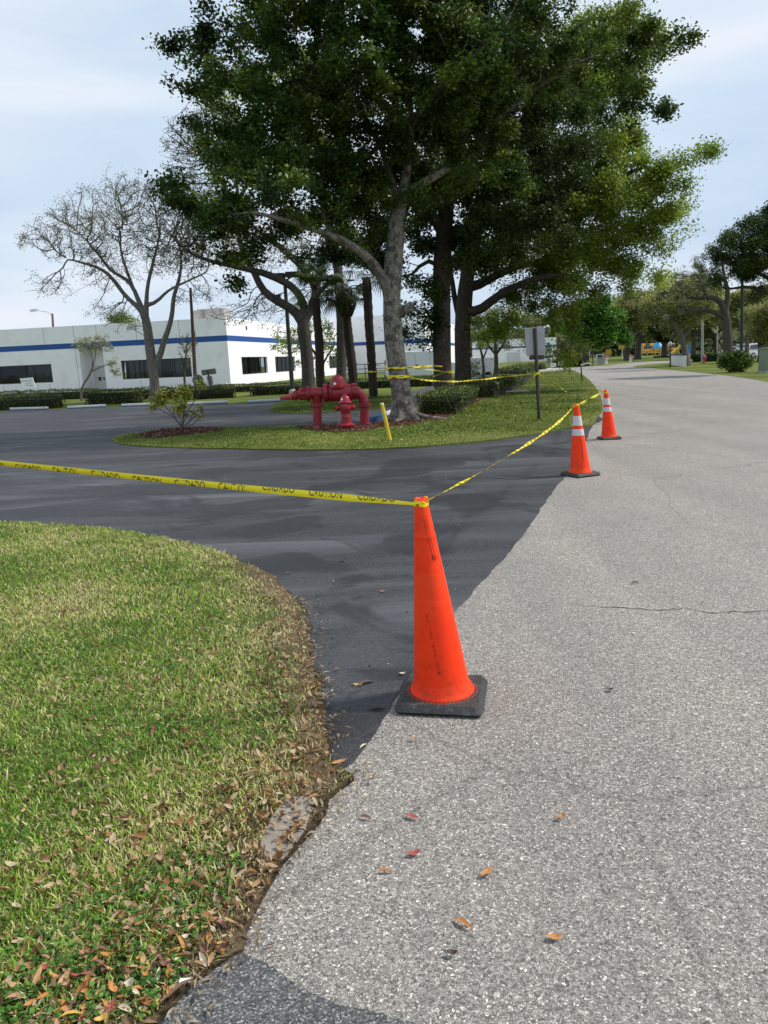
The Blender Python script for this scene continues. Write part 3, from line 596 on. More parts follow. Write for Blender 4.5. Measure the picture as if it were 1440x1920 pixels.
def make_cone(name, label, pos, H, shift, yaw, base=.37, bands=False, ink=False, mat=None, tiltb=(0, 0), group='orange traffic cones along the road edge'):
    root = thing(name, label, 'traffic cone', pos, group)
    bend = lambda z: Vector((shift[0], shift[1], 0)) * ((max(z, 0) - .045) / H) if z > .045 else Vector((0, 0, 0))
    R = Matrix.Rotation(yaw, 3, 'Z') @ Matrix.Rotation(tiltb[0], 3, 'Y') @ Matrix.Rotation(tiltb[1], 3, 'X')
    b = MB(); b.rbox((0, 0, .023), (base, base, .046), r=.035, seg=5, taper=.965); b.v = [tuple(R @ Vector(v)) for v in b.v]
    bo = b.build('base', M_RUB, root, smooth='auto')
    d = MB(); nd_ = 56
    for i in range(nd_):
        a = 2 * math.pi * i / nd_; c = R @ Vector((math.cos(a) * .1625, math.sin(a) * .1625, .0455))
        d.box(c, (.007, .004, .0028), rz=a + yaw)
    d.build('peg_ring', M_DOT, bo)
    prof = [(.150, .043), (.151, .050), (.142, .059), (.1385, .075)]
    for i in range(1, 40):
        z = .075 + (H - .075) * i / 40; r = cone_r(z, H)
        prof.append((r, z))
    for zz in ((.50, .63, .79) if ink else (.5,)):   # moulded steps
        prof = [(r - (.0007 if z > zz else 0), z) for r, z in prof] + [(cone_r(zz, H), zz - .002), (cone_r(zz, H) - .0007, zz + .002)]
    prof.sort(key=lambda p: p[1]); prof += [(.030, H - .006), (.0275, H), (.022, H), (.020, H - .03), (.02, H - .2)]
    n = 48; mb = MB(); vs = []
    for r, z in prof:
        for k in range(n):
            a = 2 * math.pi * k / n; q = Vector((r * math.cos(a), r * math.sin(a), z)); vs.append(R @ (q + bend(z)) if z < .06 else q + bend(z))
    mb.add(vs, [(i * n + k, i * n + (k + 1) % n, (i + 1) * n + (k + 1) % n, (i + 1) * n + k) for i in range(len(prof) - 1) for k in range(n)])
    body = mb.build('body', mat, root, smooth=True)
    if bands:
        for z0, z1 in ((H * .70, H * .835), (H * .565, H * .655)):
            q = MB(); vs = [Vector(((cone_r(z, H) + .002) * math.cos(2 * math.pi * k / n), (cone_r(z, H) + .002) * math.sin(2 * math.pi * k / n), z)) + bend(z) for z in (z0, (z0 + z1) / 2, z1) for k in range(n)]
            q.add(vs, [(i * n + k, i * n + (k + 1) % n, (i + 1) * n + (k + 1) % n, (i + 1) * n + k) for i in range(2) for k in range(n)]); q.build('reflective_band', M_BAND, root, smooth=True)
    def wrap(x, z, lift=.0012):   # point on the front of the cone; x metres along the surface from the front line
        r = cone_r(z, H) + lift; a = -math.pi / 2 + x / r; return Vector((r * math.cos(a), r * math.sin(a), z)) + bend(z)
    if ink:
        t = MB(); z = .435
        for ch in 'FL -02-005-01R':
            if ch != ' ':
                vs, fs = glyphs(ch, .0215 if ch != '-' else .016); off = len(t.v)
                # split long strokes is not needed: the letters are small against the cone's curve
                t.add([wrap(-.036 + x * .85 + (z - .435) * -.10, z + y, .0035) for x, y in vs], fs)
            z -= .0205 if ch != ' ' else .012
        t.build('stencil_lettering', M_INK, body)
        t = MB()
        def stroke(p, w_):
            a, c_ = p; m_ = 14
            for i in range(m_):
                z0 = a[1] + (c_[1] - a[1]) * i / m_; z1 = a[1] + (c_[1] - a[1]) * (i + 1) / m_; x0 = a[0] + (c_[0] - a[0]) * i / m_; x1 = a[0] + (c_[0] - a[0]) * (i + 1) / m_
                t.add([wrap(x0 - w_, z0, .0025), wrap(x0 + w_, z0, .0025), wrap(x1 + w_, z1, .0025), wrap(x1 - w_, z1, .0025)], [(0, 1, 2, 3)])
        stroke(((.002, .875), (.022, .70)), .0012); stroke(((.014, .875), (.036, .705)), .0011); stroke(((.021, .715), (.025, .688)), .0028); stroke(((.036, .71), (.0385, .688)), .0022)
        q0, q1 = (.022, .700), (.037, .700); t.add([wrap(q0[0], .699, .0026), wrap(q1[0], .699, .0026), wrap(q1[0], .7015, .0026), wrap(q0[0], .7015, .0026)], [(0, 1, 2, 3)])
        t.build('marker_strokes', M_INK, body)
    return root, (lambda z: Vector(pos) + Vector((0, 0, z)) + bend(z))
C1 = gnd(830, 1309, .006); C2 = gnd(1088, 891, .006); C3 = gnd(1142, 823, .006)
p1 = pix(787, 934, C1.y + .0); yaw1 = math.atan2((gnd(893, 1351) - gnd(744, 1344)).y, (gnd(893, 1351) - gnd(744, 1344)).x)
print('CONE1', C1, p1, 'yaw', yaw1, (gnd(893, 1351) - gnd(744, 1344)).length)
H1 = p1.z - .006; cone1, top1 = make_cone('traffic_cone', 'nearest and largest orange cone, plain with stencilled code, on the black asphalt edge', C1, H1, (p1.x - C1.x, 0), yaw1, base=.405, ink=True, mat=M_CONE)
p2 = pix(1080, 757, C2.y); cone2, top2 = make_cone('traffic_cone', 'middle orange cone with two white bands and a long dark scuff down its side', C2, p2.z - .006, (p2.x - C2.x, 0), math.radians(24), base=.385, bands=True, mat=M_CONE2)
p3 = pix(1135.5, 731, C3.y); cone3, top3 = make_cone('traffic_cone', 'farthest orange cone with two white bands, standing on pale road asphalt', C3, p3.z - .006, (p3.x - C3.x, 0), math.radians(2), base=.37, bands=True, mat=M_CONE, tiltb=(math.radians(-2.5), 0))
# the long scuff on the middle cone
t = MB(); H2 = p2.z - .006
for i, (x, z) in enumerate([(-.02, .50), (-.013, .45), (-.004, .40), (-.006, .33), (-.012, .26), (-.01, .2)][:-1]):
    x1, z1 = [(-.02, .50), (-.013, .45), (-.004, .40), (-.006, .33), (-.012, .26), (-.01, .2)][i + 1]; pts = []
    for xx, zz in ((x - .003, z), (x + .003, z), (x1 + .003, z1), (x1 - .003, z1)):
        r = cone_r(zz, H2) + .002; a = -math.pi / 2 + .25 + xx / r; pts.append(Vector((r * math.cos(a), r * math.sin(a), zz)) + Vector((p2.x - C2.x, 0, 0)) * ((zz - .045) / H2))
    t.add(pts, [(0, 1, 2, 3)])
t.build('scuff_mark', M_INK, cone2.children[[c.name.split('.')[0] for c in cone2.children].index('body')])
# ------------------------------------------------------------------ caution tape
M_TAPE = simple('yellow_plastic_tape', (.95, .76, .01), .38, .08, 20., .25, 60., spec=.5); M_TXT = simple('black_print', (.012, .012, .012), .5, .1)
def catm(pts, m):
    P = [Vector(p) for p in pts]; out = []
    if len(P) == 2: return [P[0].lerp(P[1], i / m) for i in range(m + 1)]
    for i in range(m + 1):
        t = i / m * (len(P) - 1); k = min(int(t), len(P) - 2); t -= k; p0, p1, p2, p3 = P[max(k - 1, 0)], P[k], P[k + 1], P[min(k + 2, len(P) - 1)]
        out.append(.5 * ((2 * p1) + (p2 - p0) * t + (2 * p0 - 5 * p1 + 4 * p2 - p3) * t * t + (3 * p1 - p0 - 3 * p2 + p3) * t ** 3))
    return out
def tape(label, pts, width, twist=lambda u: 0, seg=120, text=True, period=.7, tsize=.048, vshift=lambda u: 0, wfn=lambda u: 1, phase=0, wraps=(), name='caution_tape', text_off=0., group=None, dashes=False):
    root = thing(name, label, 'caution tape', pts[0], group); P = catm(pts, seg); n = len(P)
    S = [0.]
    for i in range(1, n): S.append(S[-1] + (P[i] - P[i - 1]).length)
    Ltot = S[-1]
    def frame(s):
        s = min(max(s, 0), Ltot); i = min(max(np.searchsorted(S, s) - 1, 0), n - 2); f = (s - S[i]) / max(S[i + 1] - S[i], 1e-6); p = P[i].lerp(P[i + 1], f)
        i0, i1 = max(i - 1, 0), min(i + 2, n - 1); T = (P[i1] - P[i0]).normalized(); V = (Vector((0, 0, 1)) - T * T.z).normalized(); B = T.cross(V); a = twist(s / Ltot)
        Wd = V * math.cos(a) + B * math.sin(a); Nn = T.cross(Wd); return p, Wd, Nn
    mb = MB(); vs = []
    for i in range(n):
        p, Wd, Nn = frame(S[i]); w_ = width * .5 * wfn(S[i] / Ltot)
        for k in (-1, -.35, .35, 1): vs.append(p + Wd * w_ * k + Nn * w_ * .22 * (abs(k) < .5))
    mb.add(vs, [(i * 4 + k, i * 4 + k + 1, i * 4 + 5 + k, i * 4 + 4 + k) for i in range(n - 1) for k in range(3)])
    strip = mb.build('strip', M_TAPE, root, world=True, smooth=True)
    if text:
        tm = MB(); s = phase; j = 0
        while s < Ltot:
            word = ('CAUTION', 'CUIDADO')[j % 2]; vs_, fs = glyphs(word, tsize)
            for side in (1, -1):
                out = []
                for x, y in vs_:
                    ss = s + x * .92 * text_off if False else s + x * .92
                    p, Wd, Nn = frame(ss); w_ = width * .5 * wfn(min(max(ss / Ltot, 0), 1)); v = max(-w_ * .97, min(w_ * .97, y * 1.25 + vshift(ss / Ltot) * width)); bul = w_ * .22 * max(0, 1 - max(0, abs(v) / w_ - .35) / .65)
                    out.append(p + Wd * v + Nn * (bul + side * .0016))
                tm.add(out, fs)
            j += 1; s += period / 2
        tm.build('lettering', M_TXT, strip, world=True)
    elif dashes:
        tm = MB(); s = .1; rr = random.Random(5)
        while s < Ltot - .1:
            for side in (1, -1):
                q = []
                for ss, v in ((s, -.3), (s + .09, -.3), (s + .09, .3), (s, .3)):
                    p, Wd, Nn = frame(ss); w_ = width * .5; q.append(p + Wd * w_ * v + Nn * (w_ * .24 + side * .002))
                tm.add(q, [(0, 1, 2, 3)])
            s += rr.uniform(.18, .3)
        tm.build('print', M_TXT, strip, world=True)
    for (c, r, z, h, ph, turns, tilt) in wraps:   # bands wound round a post, cone or trunk
        wm = MB(); m = int(40 * turns); vs = []
        for i in range(m + 1):
            a = ph + 2 * math.pi * i / 40; rr = r * (1 + .03 * math.sin(a * 3)) + .001 * i / m; zc = z + tilt * math.cos(a) + h * .4 * math.sin(i * .31)
            for v in (-.5, 0, .5): vs.append(Vector((c.x + rr * math.cos(a) * (1 + .02 * v), c.y + rr * math.sin(a), zc + v * h * (1 + .25 * math.sin(i * .9)))))
        wm.add(vs, [(i * 3 + k, i * 3 + k + 1, i * 3 + 4 + k, i * 3 + 3 + k) for i in range(m) for k in range(2)]); wm.build('wound_loop', M_TAPE, root, world=True, smooth=True)
        ink = MB()
        for q in range(3):
            a0 = -math.pi / 2 + (q - 1) * .75; z0 = z - h * .25 + q * h * .2
            ink.add([Vector((c.x + r * 1.06 * math.cos(a0 + da), c.y + r * 1.06 * math.sin(a0 + da), zc2)) for da, zc2 in ((0, z0), (.35, z0 + h * .05), (.4, z0 + h * .3), (.05, z0 + h * .22))], [(0, 1, 2, 3)])
        ink.build('print', M_TXT, root, world=True)
    return root
t1 = top1(H1 - .018); ctr1 = top1(H1 - .018)
Lend = pix(0, 868, 4.72); far_l = Lend + (Lend - t1) * .25; far_l.z = Lend.z + .03
mid = pix(400, 909, Lend.y + (t1.y - Lend.y) * .5)
tape('yellow caution tape stretched across the driveway from the left to the nearest cone', [far_l, Lend, mid, t1 + Vector((-.028, -.02, -.004))], .035,
     twist=lambda u: .15 * math.sin(u * 5), seg=160, tsize=.05, period=.60, phase=.05, vshift=lambda u: (-.42 if u < .55 else -.3 if u < .72 else .46) + .12 * math.sin(u * 20), wfn=lambda u: .95 if u < .9 else .95 - (u - .9) * 6.0,
     wraps=((ctr1, .0335, t1.z - .004, .022, 0, 2.2, .006),))
t2 = top2(H2 - .02); s12 = [t1 + Vector((.03, .01, .004)), pix(880, 897, 4.75), pix(950, 857, 6.0), pix(1010, 819, 7.6), pix(1050, 789, 8.9), t2 + Vector((-.03, -.02, 0))]
tape('yellow caution tape twisted and sagging between the nearest cone and the middle cone', s12, .027, twist=lambda u: .5 + .7 * math.sin(u * 13) + u * 3, seg=200, tsize=.026, period=.42, vshift=lambda u: .1 * math.sin(40 * u), wfn=lambda u: min(1, .35 + u * 5) * (.8 + .25 * math.sin(u * 47)),
     wraps=((t2, .035, t2.z, .02, 1, 1.5, .004),))
t3 = top3(p3.z - .03)
tape('yellow caution tape running from the middle cone up to the farthest cone', [t2 + Vector((.03, .01, 0)), pix(1105, 748, 11.9), t3 + Vector((-.035, 0, -.01))], .04, twist=lambda u: .8 + u * 7, seg=60, tsize=.03, period=.5, wfn=lambda u: .8, wraps=((t3, .036, t3.z - .01, .035, 2, 2.2, .008),))
# ------------------------------------------------------------------ fallen leaves
def leaf_mesh(name, L, Wd, curl, fold):
    mb = MB(); n = 7; vs = []
    for i in range(n + 1):
        t = i / n; w_ = Wd * math.sin(math.pi * min(1, t * .96 + .02)) ** .8 * (1 - .25 * t); z = curl * (t - .5) ** 2 * 4 * L
        x = (t - .5) * L; vs += [(x, -w_ / 2, z + fold * w_), (x, 0, z), (x, w_ / 2, z + fold * w_)]
    mb.add(vs, [(i * 3 + k, i * 3 + k + 1, i * 3 + 4 + k, i * 3 + 3 + k) for i in range(n) for k in range(2)])
    mb.tube([(-L / 2, 0, curl * L), (-L * .62, 0, curl * L * 1.2)], [L * .012, L * .008], 4); return mb
LC = {'orange': (.46, .19, .045), 'tan': (.42, .26, .12), 'brown': (.17, .075, .035), 'red': (.34, .07, .05), 'yellow': (.55, .36, .07), 'pink': (.42, .2, .15), 'cream': (.62, .52, .36), 'dark': (.05, .025, .02)}
LM = {k: simple(k + '_dead_leaf', c, .55, .3, 30., .3, 120.) for k, c in LC.items()}
LSH = [leaf_mesh('l', .055, .024, .10, .25), leaf_mesh('l', .048, .028, .2, .1), leaf_mesh('l', .062, .019, -.05, .5), leaf_mesh('l', .04, .026, .3, .3)]
LME = {}
for ci, c in enumerate(LC):
    for si, s_ in enumerate(LSH):
        o = s_.build('fallen_leaf', LM[c], None, smooth=True); LME[c, si] = o.data; bpy.data.objects.remove(o)
def leaf(pos, color, si, rz, sc, label, group, tilt=(0, 0)):
    o = bpy.data.objects.new('fallen_leaf', LME[color, si]); COL.objects.link(o); o.location = pos; o.rotation_euler = (tilt[0], tilt[1], rz); o.scale = (sc,) * 3; return tag(o, label, 'leaf', group)
for px, py, c, si, rz, sc, lab in (
    (913, 1636, 'orange', 0, .7, 1., 'orange leaf lying on the pale road right of the two red leaves'), (776, 1600, 'red', 1, .3, 1., 'dark red curled leaf on the pale road below the bright red one'),
    (774, 1532, 'red', 0, -.5, .9, 'bright red leaf on the pale road below the nearest cone'), (722, 1632, 'orange', 2, .0, .8, 'small orange leaf on the road left of the dark red leaf'),
    (869, 1731, 'orange', 2, -.8, 1.0, 'narrow orange leaf on the road, the one nearest the bottom centre'), (848, 1788, 'dark', 3, 0, .8, 'small dark brown seed-like leaf on the road near the bottom'),
    (1052, 1533, 'orange', 3, .4, .9, 'tan leaf alone on the road well right of the cone'), (1143, 1293, 'dark', 1, .2, .9, 'black curled leaf on the open road right of the nearest cone'),
    (1040, 1757, 'orange', 1, .1, .9, 'orange leaf on the road nearest the bottom right'), (685, 1532, 'brown', 2, -.4, .8, 'thin brown twig-like leaf on the road near the grass'),
    (776, 1386, 'orange', 3, .1, .7, 'tiny orange leaf on the road just under the nearest cone base'), (586, 1234, 'pink', 1, .6, 1.2, 'pale pink leaf on black asphalt beside the lawn edge'),
    (672, 1284, 'yellow', 1, .2, 1.1, 'yellow leaf on black asphalt left of the nearest cone'), (755, 1264, 'cream', 3, .2, .9, 'cream leaf scrap on black asphalt touching the cone'),
    (690, 1280, 'dark', 2, .4, 1.1, 'black wet leaf beside the yellow leaf on the asphalt'), (707, 1330, 'dark', 2, 0, 1.2, 'black wet leaf on the tarry tip of the asphalt'),
    (682, 1398, 'cream', 2, .8, .7, 'cream leaf scrap on the tarry tip of the asphalt'), (718, 1110, 'pink', 3, 0, 1., 'pinkish leaf scrap in the middle of the black driveway'),
    (540, 1074, 'brown', 1, 0, 1., 'brown leaf on the black driveway near the lawn curve'), (636, 1430, 'orange', 0, .5, 1.2, 'bright orange leaf where the grass meets the asphalt tip'),
    (1192, 1092, 'dark', 2, .1, 1., 'dark leaf far out on the pale road'), (642, 1052, 'dark', 1, .3, 1.3, 'black leaf on the driveway close to the dark patch')):
    leaf(gnd(px, py, .016), c, si, rz, sc, lab, None)
def litter():
    rr = random.Random(4); n = 0; names = list(LC); big = []; P = []
    while n < 8000:
        y = 1.3 + 4.6 * rr.random() ** 1.5; x = rr.uniform(-y * .62 - .2, .1)
        P.append((x, y)); n += 1
    A = np.array(P); A = A[inside(A, LAWN)]
    E = np.array([(p.x, p.y) for p in lawn_near]); d = np.sqrt(((A[:, None] - E[None]) ** 2).sum(2).min(1)); d2 = np.minimum(d, np.sqrt(((A[:, None] - np.array([(p.x, p.y) for p in lawn_edge[:5]])[None]) ** 2).sum(2).min(1)) * 1.3)
    near = np.exp(-d2 / .38) * 1.2 + .33 * np.exp(-(A[:, 1] - 1.3) / 1.1) + .04
    A = A[RNG.uniform(0, 1, len(A)) < near]; A = A[np.argsort((A ** 2).sum(1))]
    words = {'orange': 'orange', 'tan': 'tan', 'brown': 'dark brown', 'red': 'reddish', 'yellow': 'yellow', 'pink': 'pinkish', 'cream': 'pale cream', 'dark': 'blackish'}
    pool = ['orange'] * 6 + ['tan'] * 6 + ['brown'] * 7 + ['pink'] * 1 + ['red'] + ['yellow'] + ['cream'] * 2
    V = []; Q = []; T = []; o = 0
    for i, (x, y) in enumerate(A):
        c = rr.choice(pool); si = rr.randrange(4); rz = rr.uniform(0, 6.28); sc = rr.choice((rr.uniform(.35, .65), rr.uniform(.55, .95))); tl = (rr.uniform(-.8, .8), rr.uniform(-.8, .8))
        if i < 290:
            leaf((x, y, .028 + rr.uniform(0, .014)), c, si, rz, sc, words[c] + ' dry leaf lying in the near lawn grass', words[c] + ' dry leaves lying in the near lawn', tl)
        else:
            R = Matrix.Rotation(rz, 3, 'Z') @ Matrix.Rotation(tl[0], 3, 'X') @ Matrix.Rotation(tl[1], 3, 'Y'); me = LSH[si]
            q = [R @ (Vector(v) * sc) + Vector((x, y, .034)) for v in me.v[:24]]; V += [tuple(a) for a in q]; Q += [tuple(a + o for a in f) for f in me.f[:14]]; T += [rr.random()] * 14; o += 24
    ob = fast_mesh('leaf_litter', np.array(V), np.array(Q), None, blade_mat('litter_leaves', [(0, (.1, .045, .02)), (.3, (.3, .14, .05)), (.6, (.45, .28, .14)), (1, (.6, .48, .32))]), None, tint=T)
    tag(ob, 'scattered small dry leaves farther up the front lawn', 'leaf litter', kind='stuff')
    # straw, clippings and crumbs along the ragged edges
    n = 14000; k = RNG.integers(0, len(LAWN), n); B = np.array([(p.x, p.y) for p in LAWN])[k] + RNG.normal(0, .055, (n, 2)); m = (B[:, 1] > 1.2) & (B[:, 1] < 5); B = B[m]
    C = np.column_stack([B, RNG.uniform(.02, .04, len(B))]); V, Q = leaf_quads(C, RNG.uniform(.008, .045, len(B)), .22, 2.5)
    ob = fast_mesh('clippings', V, Q, None, blade_mat('dry_clippings', [(0, (.06, .035, .02)), (.5, (.25, .17, .09)), (1, (.5, .42, .28))]), None, tint=RNG.uniform(0, 1, len(B))); tag(ob, 'dry clippings and crumbs along the lawn edge', 'clippings', kind='stuff')
    n = 900; x = RNG.uniform(-2.5, 3., n); y = RNG.uniform(2.6, 16, n); C = np.column_stack([x, y, np.full(n, .0155)]); C = C[inside(C[:, :2], lot_poly)]; V, Q = leaf_quads(C, RNG.uniform(.006, .022, len(C)), .6, 4)
    ob = fast_mesh('asphalt_crumbs', V, Q, None, blade_mat('black_crumbs', [(0, (.01, .01, .01)), (.8, (.03, .03, .03)), (.93, (.5, .48, .45)), (1, (.6, .58, .55))]), None, tint=RNG.uniform(0, 1, len(C))); tag(ob, 'loose black crumbs scattered on the sealed asphalt', 'crumbs', kind='stuff')
lot_poly = [Vector(p) for p in lot]
litter()
# small white label and twigs by the lower lawn edge
q = gnd(347, 1838, .05); tag(MB().box((0, 0, 0), (.028, .014, .001)).build('paper_scrap', simple('white_paper', (.8, .8, .78), .6, .03)), 'tiny white paper scrap at the lawn edge beside the grey patch', 'paper scrap').location = q
for a, b, lab in (((300, 1878), (360, 1835), 'brown twig at the lawn edge beside the grey asphalt patch'), ((228, 1052), (280, 1060), 'brown twig lying on the far part of the front lawn'), ((662, 1290), (690, 1276), 'short black twig on the driveway near the yellow leaf')):
    A_, B_ = gnd(*a, .055), gnd(*b, .055); m_ = (A_ + B_) / 2 + Vector((.01, .015, .005)); tag(MB().tube([A_, m_, B_], [.003, .0045, .002], 6).build('twig', simple('dead_twig', (.16, .1, .06), .9, .3, 20.)), lab, 'twig')
# ------------------------------------------------------------------ red fire pipework and hydrant
M_RED = simple('red_hydrant_paint', (.29, .009, .022), .42, .3, 5., .25, 30., dirt=(.17, .012, .02), dirt_amt=.6, spec=.5, coat=.1)
M_RED2 = simple('faded_red_brass', (.42, .05, .04), .45, .2, 8.)
M_RUST = simple('rusty_bolts', (.09, .05, .035), .8, .4, 20.); M_STEEL = simple('dull_steel', (.2, .19, .18), .5, .2, 10., metal=.6)
M_WHITE = simple('white_paint', (.75, .74, .72), .5, .06, 5., dirt=(.4, .38, .34), dirt_amt=.4)
YP = gnd(595, 803).y - .25; kp = YP / F
def pp(px, py, dy=0): return pix(px, py, YP + dy)
gp = gy(640, YP); bf = thing('fire_backflow_pipes', 'red painted double pipe backflow assembly with domed valve standing on the mulch', 'fire pipework', gp)
def flange(c, ax, r, th, nb=10, par=None, nm='flange'):
    mb = MB(); ax = Vector(ax).normalized(); mb.lathe([(r * .8, -th * .6), (r, -th * .5), (r, -.06 * th), (r * .93, -.05 * th), (r * .93, .05 * th), (r, .06 * th), (r, th * .5), (r * .8, th * .6)], c, ax, 24); f = mb.build(nm, M_RED, par, world=True, smooth='auto')
    b = MB(); a = Vector((1, 0, 0)) if abs(ax.x) < .8 else Vector((0, 1, 0)); U = (a - ax * a.dot(ax)).normalized(); W = ax.cross(U)
    for i in range(nb):
        t_ = 2 * math.pi * (i + .5) / nb; p = Vector(c) + (U * math.cos(t_) + W * math.sin(t_)) * r * .86; b.tube([p - ax * th * .95, p + ax * th * .95], r * .075, 6)
    b.build('bolts', M_RUST, f, world=True)
r = 8.0 * kp
gl = gy(595, YP)
MB().tube([Vector((pp(595, 790).x, YP, -.05)), pp(594, 757)], r, 22).build('riser_pipe', M_RED, bf, world=True, smooth='auto')
MB().tube([Vector((pp(595, 790).x, YP, -.05)), Vector((pp(595, 790).x, YP, .07))], r * 1.18, 22).build('foot_ring', simple('chipped_pink_paint', (.45, .3, .27), .8, .3, 20.), bf, world=True)
flange(pp(594.5, 759), (0, 0, 1), r * 1.5, .07, 10, bf)
MB().tube([pp(594.5, 758), pp(594.5, 750), pp(594, 738)], [r * .9, r * 1.15, r * 1.3], 22).tube([pp(575, 738), pp(594, 737), pp(613, 737)], [r * 1.1, r * 1.35, r * 1.15], 22).build('tee_body', M_RED, bf, world=True, smooth='auto')
flange(pp(578, 738), (1, 0, .0), r * 1.75, .055, 8, bf); flange(pp(611, 737), (1, 0, 0), r * 2.15, .09, 8, bf)
mb = MB(); mb.tube([pp(578, 738), pp(571, 738.5), pp(565, 739.5)], [r * .8] * 3, 18).lathe([(r * .9, -.14), (r * 1.38, -.12), (r * 1.38, -.07), (r * 1.1, -.06), (r * 1.1, .03), (r * 1.38, .04), (r * 1.38, .09), (r * .9, .11)], pp(571, 738.5), (1, 0, 0), 22)
for i in range(8):
    a = i * math.pi / 4; mb.tube([pp(571, 738.5) + Vector((-.1, r * 1.22 * math.cos(a), r * 1.22 * math.sin(a))), pp(571, 738.5) + Vector((.07, r * 1.22 * math.cos(a), r * 1.22 * math.sin(a)))], .018, 6)
mb.build('swivel_coupling', M_RED, bf, world=True, smooth='auto')
MB().tube([pp(564, 739.5), pp(556, 741), pp(552, 742)], [r * 1.0, r * .75, r * .8], 16).lathe([(r * .7, -.07), (r * 1.0, -.05), (r * 1.05, .04), (r * .75, .07)], pp(554, 741.5), (1, 0, .05), 18).build('reducer', M_RED, bf, world=True, smooth='auto')
MB().tube([pp(552, 742), pp(545, 744), pp(541, 745)], [r * .62, r * .6, r * .6], 14).tube([pp(554, 741), pp(554, 731.5)], [r * .45, r * .3], 10).build('test_cock', M_RED, bf, world=True, smooth='auto')
MB().lathe([(r * .3, -.16), (r * .42, -.15), (r * .62, .06), (r * .7, .1), (r * .7, .15)], pp(537, 745), (1, 0, .1), 16).build('hose_cap', M_RED2, bf, world=True, smooth='auto')
MB().lathe([(r * 1.15, -.36), (r * 1.6, -.31), (r * 1.98, -.2), (r * 2.02, .1), (r * 1.8, .26), (r * 1.3, .36)], pp(641, 736), (1, 0, 0), 24).tube([pp(612, 737), pp(625, 737)], r * 1.2, 20).tube([pp(655, 736), pp(668, 734)], r * 1.25, 20).build('check_valve_body', M_RED, bf, world=True, smooth='auto')
bo = MB().lathe([(r * 2.3, -.01), (r * 2.35, .03), (r * 2.1, .05), (r * 1.8, .07), (r * 1.65, .17), (r * 1.4, .25), (r * 1.15, .275), (r * .4, .29), (r * .4, .32), (r * .1, .33)], pp(633.5, 727), (0, 0, 1), 26).build('bonnet', M_RED, bf, world=True, smooth='auto')
rg = MB(); c = pp(633, 705.5); rg.tube([c + Vector((math.cos(a) * .042, 0, math.sin(a) * .042)) for a in np.linspace(0, 6.283, 17)], .008, 6).tube([pp(633, 709), pp(633, 714)], .01, 6); rg.build('lifting_eye', M_STEEL, bf, world=True)
pm = MB(); cc = pp(628.5, 719) + Vector((0, -r * 1.72, 0)); pm.lathe([(.035, -.01), (.035, .006)], cc, (-.2, -1, .45), 12); pm.build('white_patch', M_WHITE, bo, world=True)
flange(pp(620, 737), (1, 0, 0), r * 2.1, .05, 8, bf); flange(pp(664, 734), (1, 0, 0), r * 1.95, .09, 8, bf)
MB().tube([pp(664, 734), pp(670, 735), pp(676, 739), pp(681, 746), pp(683, 757)], [r * 1.2, r * 1.2, r * 1.18, r * 1.15, r * 1.1], 20).build('elbow', M_RED, bf, world=True, smooth='auto')
flange(pp(683, 759), (0, 0, 1), r * 1.5, .07, 10, bf)
xr = pp(682.5, 795).x
MB().tube([Vector((xr, YP, -.05)), pp(683, 757)], r * 1.02, 22).build('riser_pipe', M_RED, bf, world=True, smooth='auto')
# hydrant
YH = gnd(650, 808).y; kh = YH / F; hp = gy(650, YH); hr = 9 * kh; hy = thing('fire_hydrant', 'short red fire hydrant in front of the pipe assembly, white patch on its bonnet', 'fire hydrant', hp)
MB().lathe([(hr * .95, -.05), (hr * .95, .1), (hr * .75, .115)], (0, 0, 0), n=22).build('shoe', M_RED, hy, smooth='auto')
b = MB().lathe([(hr * .8, .1), (hr * 1.75, .115), (hr * 1.8, .15), (hr * 1.5, .165), (hr * 1.05, .19), (hr * 1.0, .32), (hr * 1.06, .325), (hr * 1.06, .34), (hr * 1.0, .35), (hr * 1.0, .44), (hr * 1.15, .47), (hr * 1.2, .53), (hr * 1.15, .60), (hr * 1.0, .64)], (0, 0, 0), n=26).build('barrel', M_RED, hy, smooth='auto')
MB().lathe([(hr * 1.2, .64), (hr * 1.5, .65), (hr * 1.5, .675), (hr * 1.35, .69), (hr * 1.05, .70), (hr * .95, .76), (hr * .75, .80), (hr * .35, .825), (hr * .3, .86), (hr * .1, .865)], (0, 0, 0), n=26).build('bonnet', M_RED, hy, smooth='auto')
MB().lathe([(hr * .62, 0), (hr * .62, .05), (hr * .8, .055), (hr * .8, .1), (hr * .3, .115), (hr * .28, .145)], (0, -hr * 1.0, .545), (0, -1, 0), 20).build('pumper_cap', M_RED, hy, smooth='auto')
for s_ in (-1, 1): MB().lathe([(hr * .5, 0), (hr * .5, .04), (hr * .62, .045), (hr * .6, .1), (hr * .2, .115), (hr * .18, .14)], (s_ * hr * 1.0, 0, .54), (s_, 0, 0), 16).build('hose_cap', M_RED, hy, smooth='auto')
MB().lathe([(.03, 0), (.03, .008)], (-hr * .62, -hr * .85, .735), (-.5, -.8, .35), 12).build('white_patch', M_WHITE, hy)
for x0, n_ in ((-hr * 2.0, 1), (hr * 2.05, 1)):
    ch = MB()
    for i in range(14): ch.tube([Vector((x0 + .004 * (-1) ** i, -.02, .5 - i * .024)), Vector((x0 - .004 * (-1) ** i, -.02, .482 - i * .024))], .004, 4)
    ch.build('chain', M_RUST, hy)
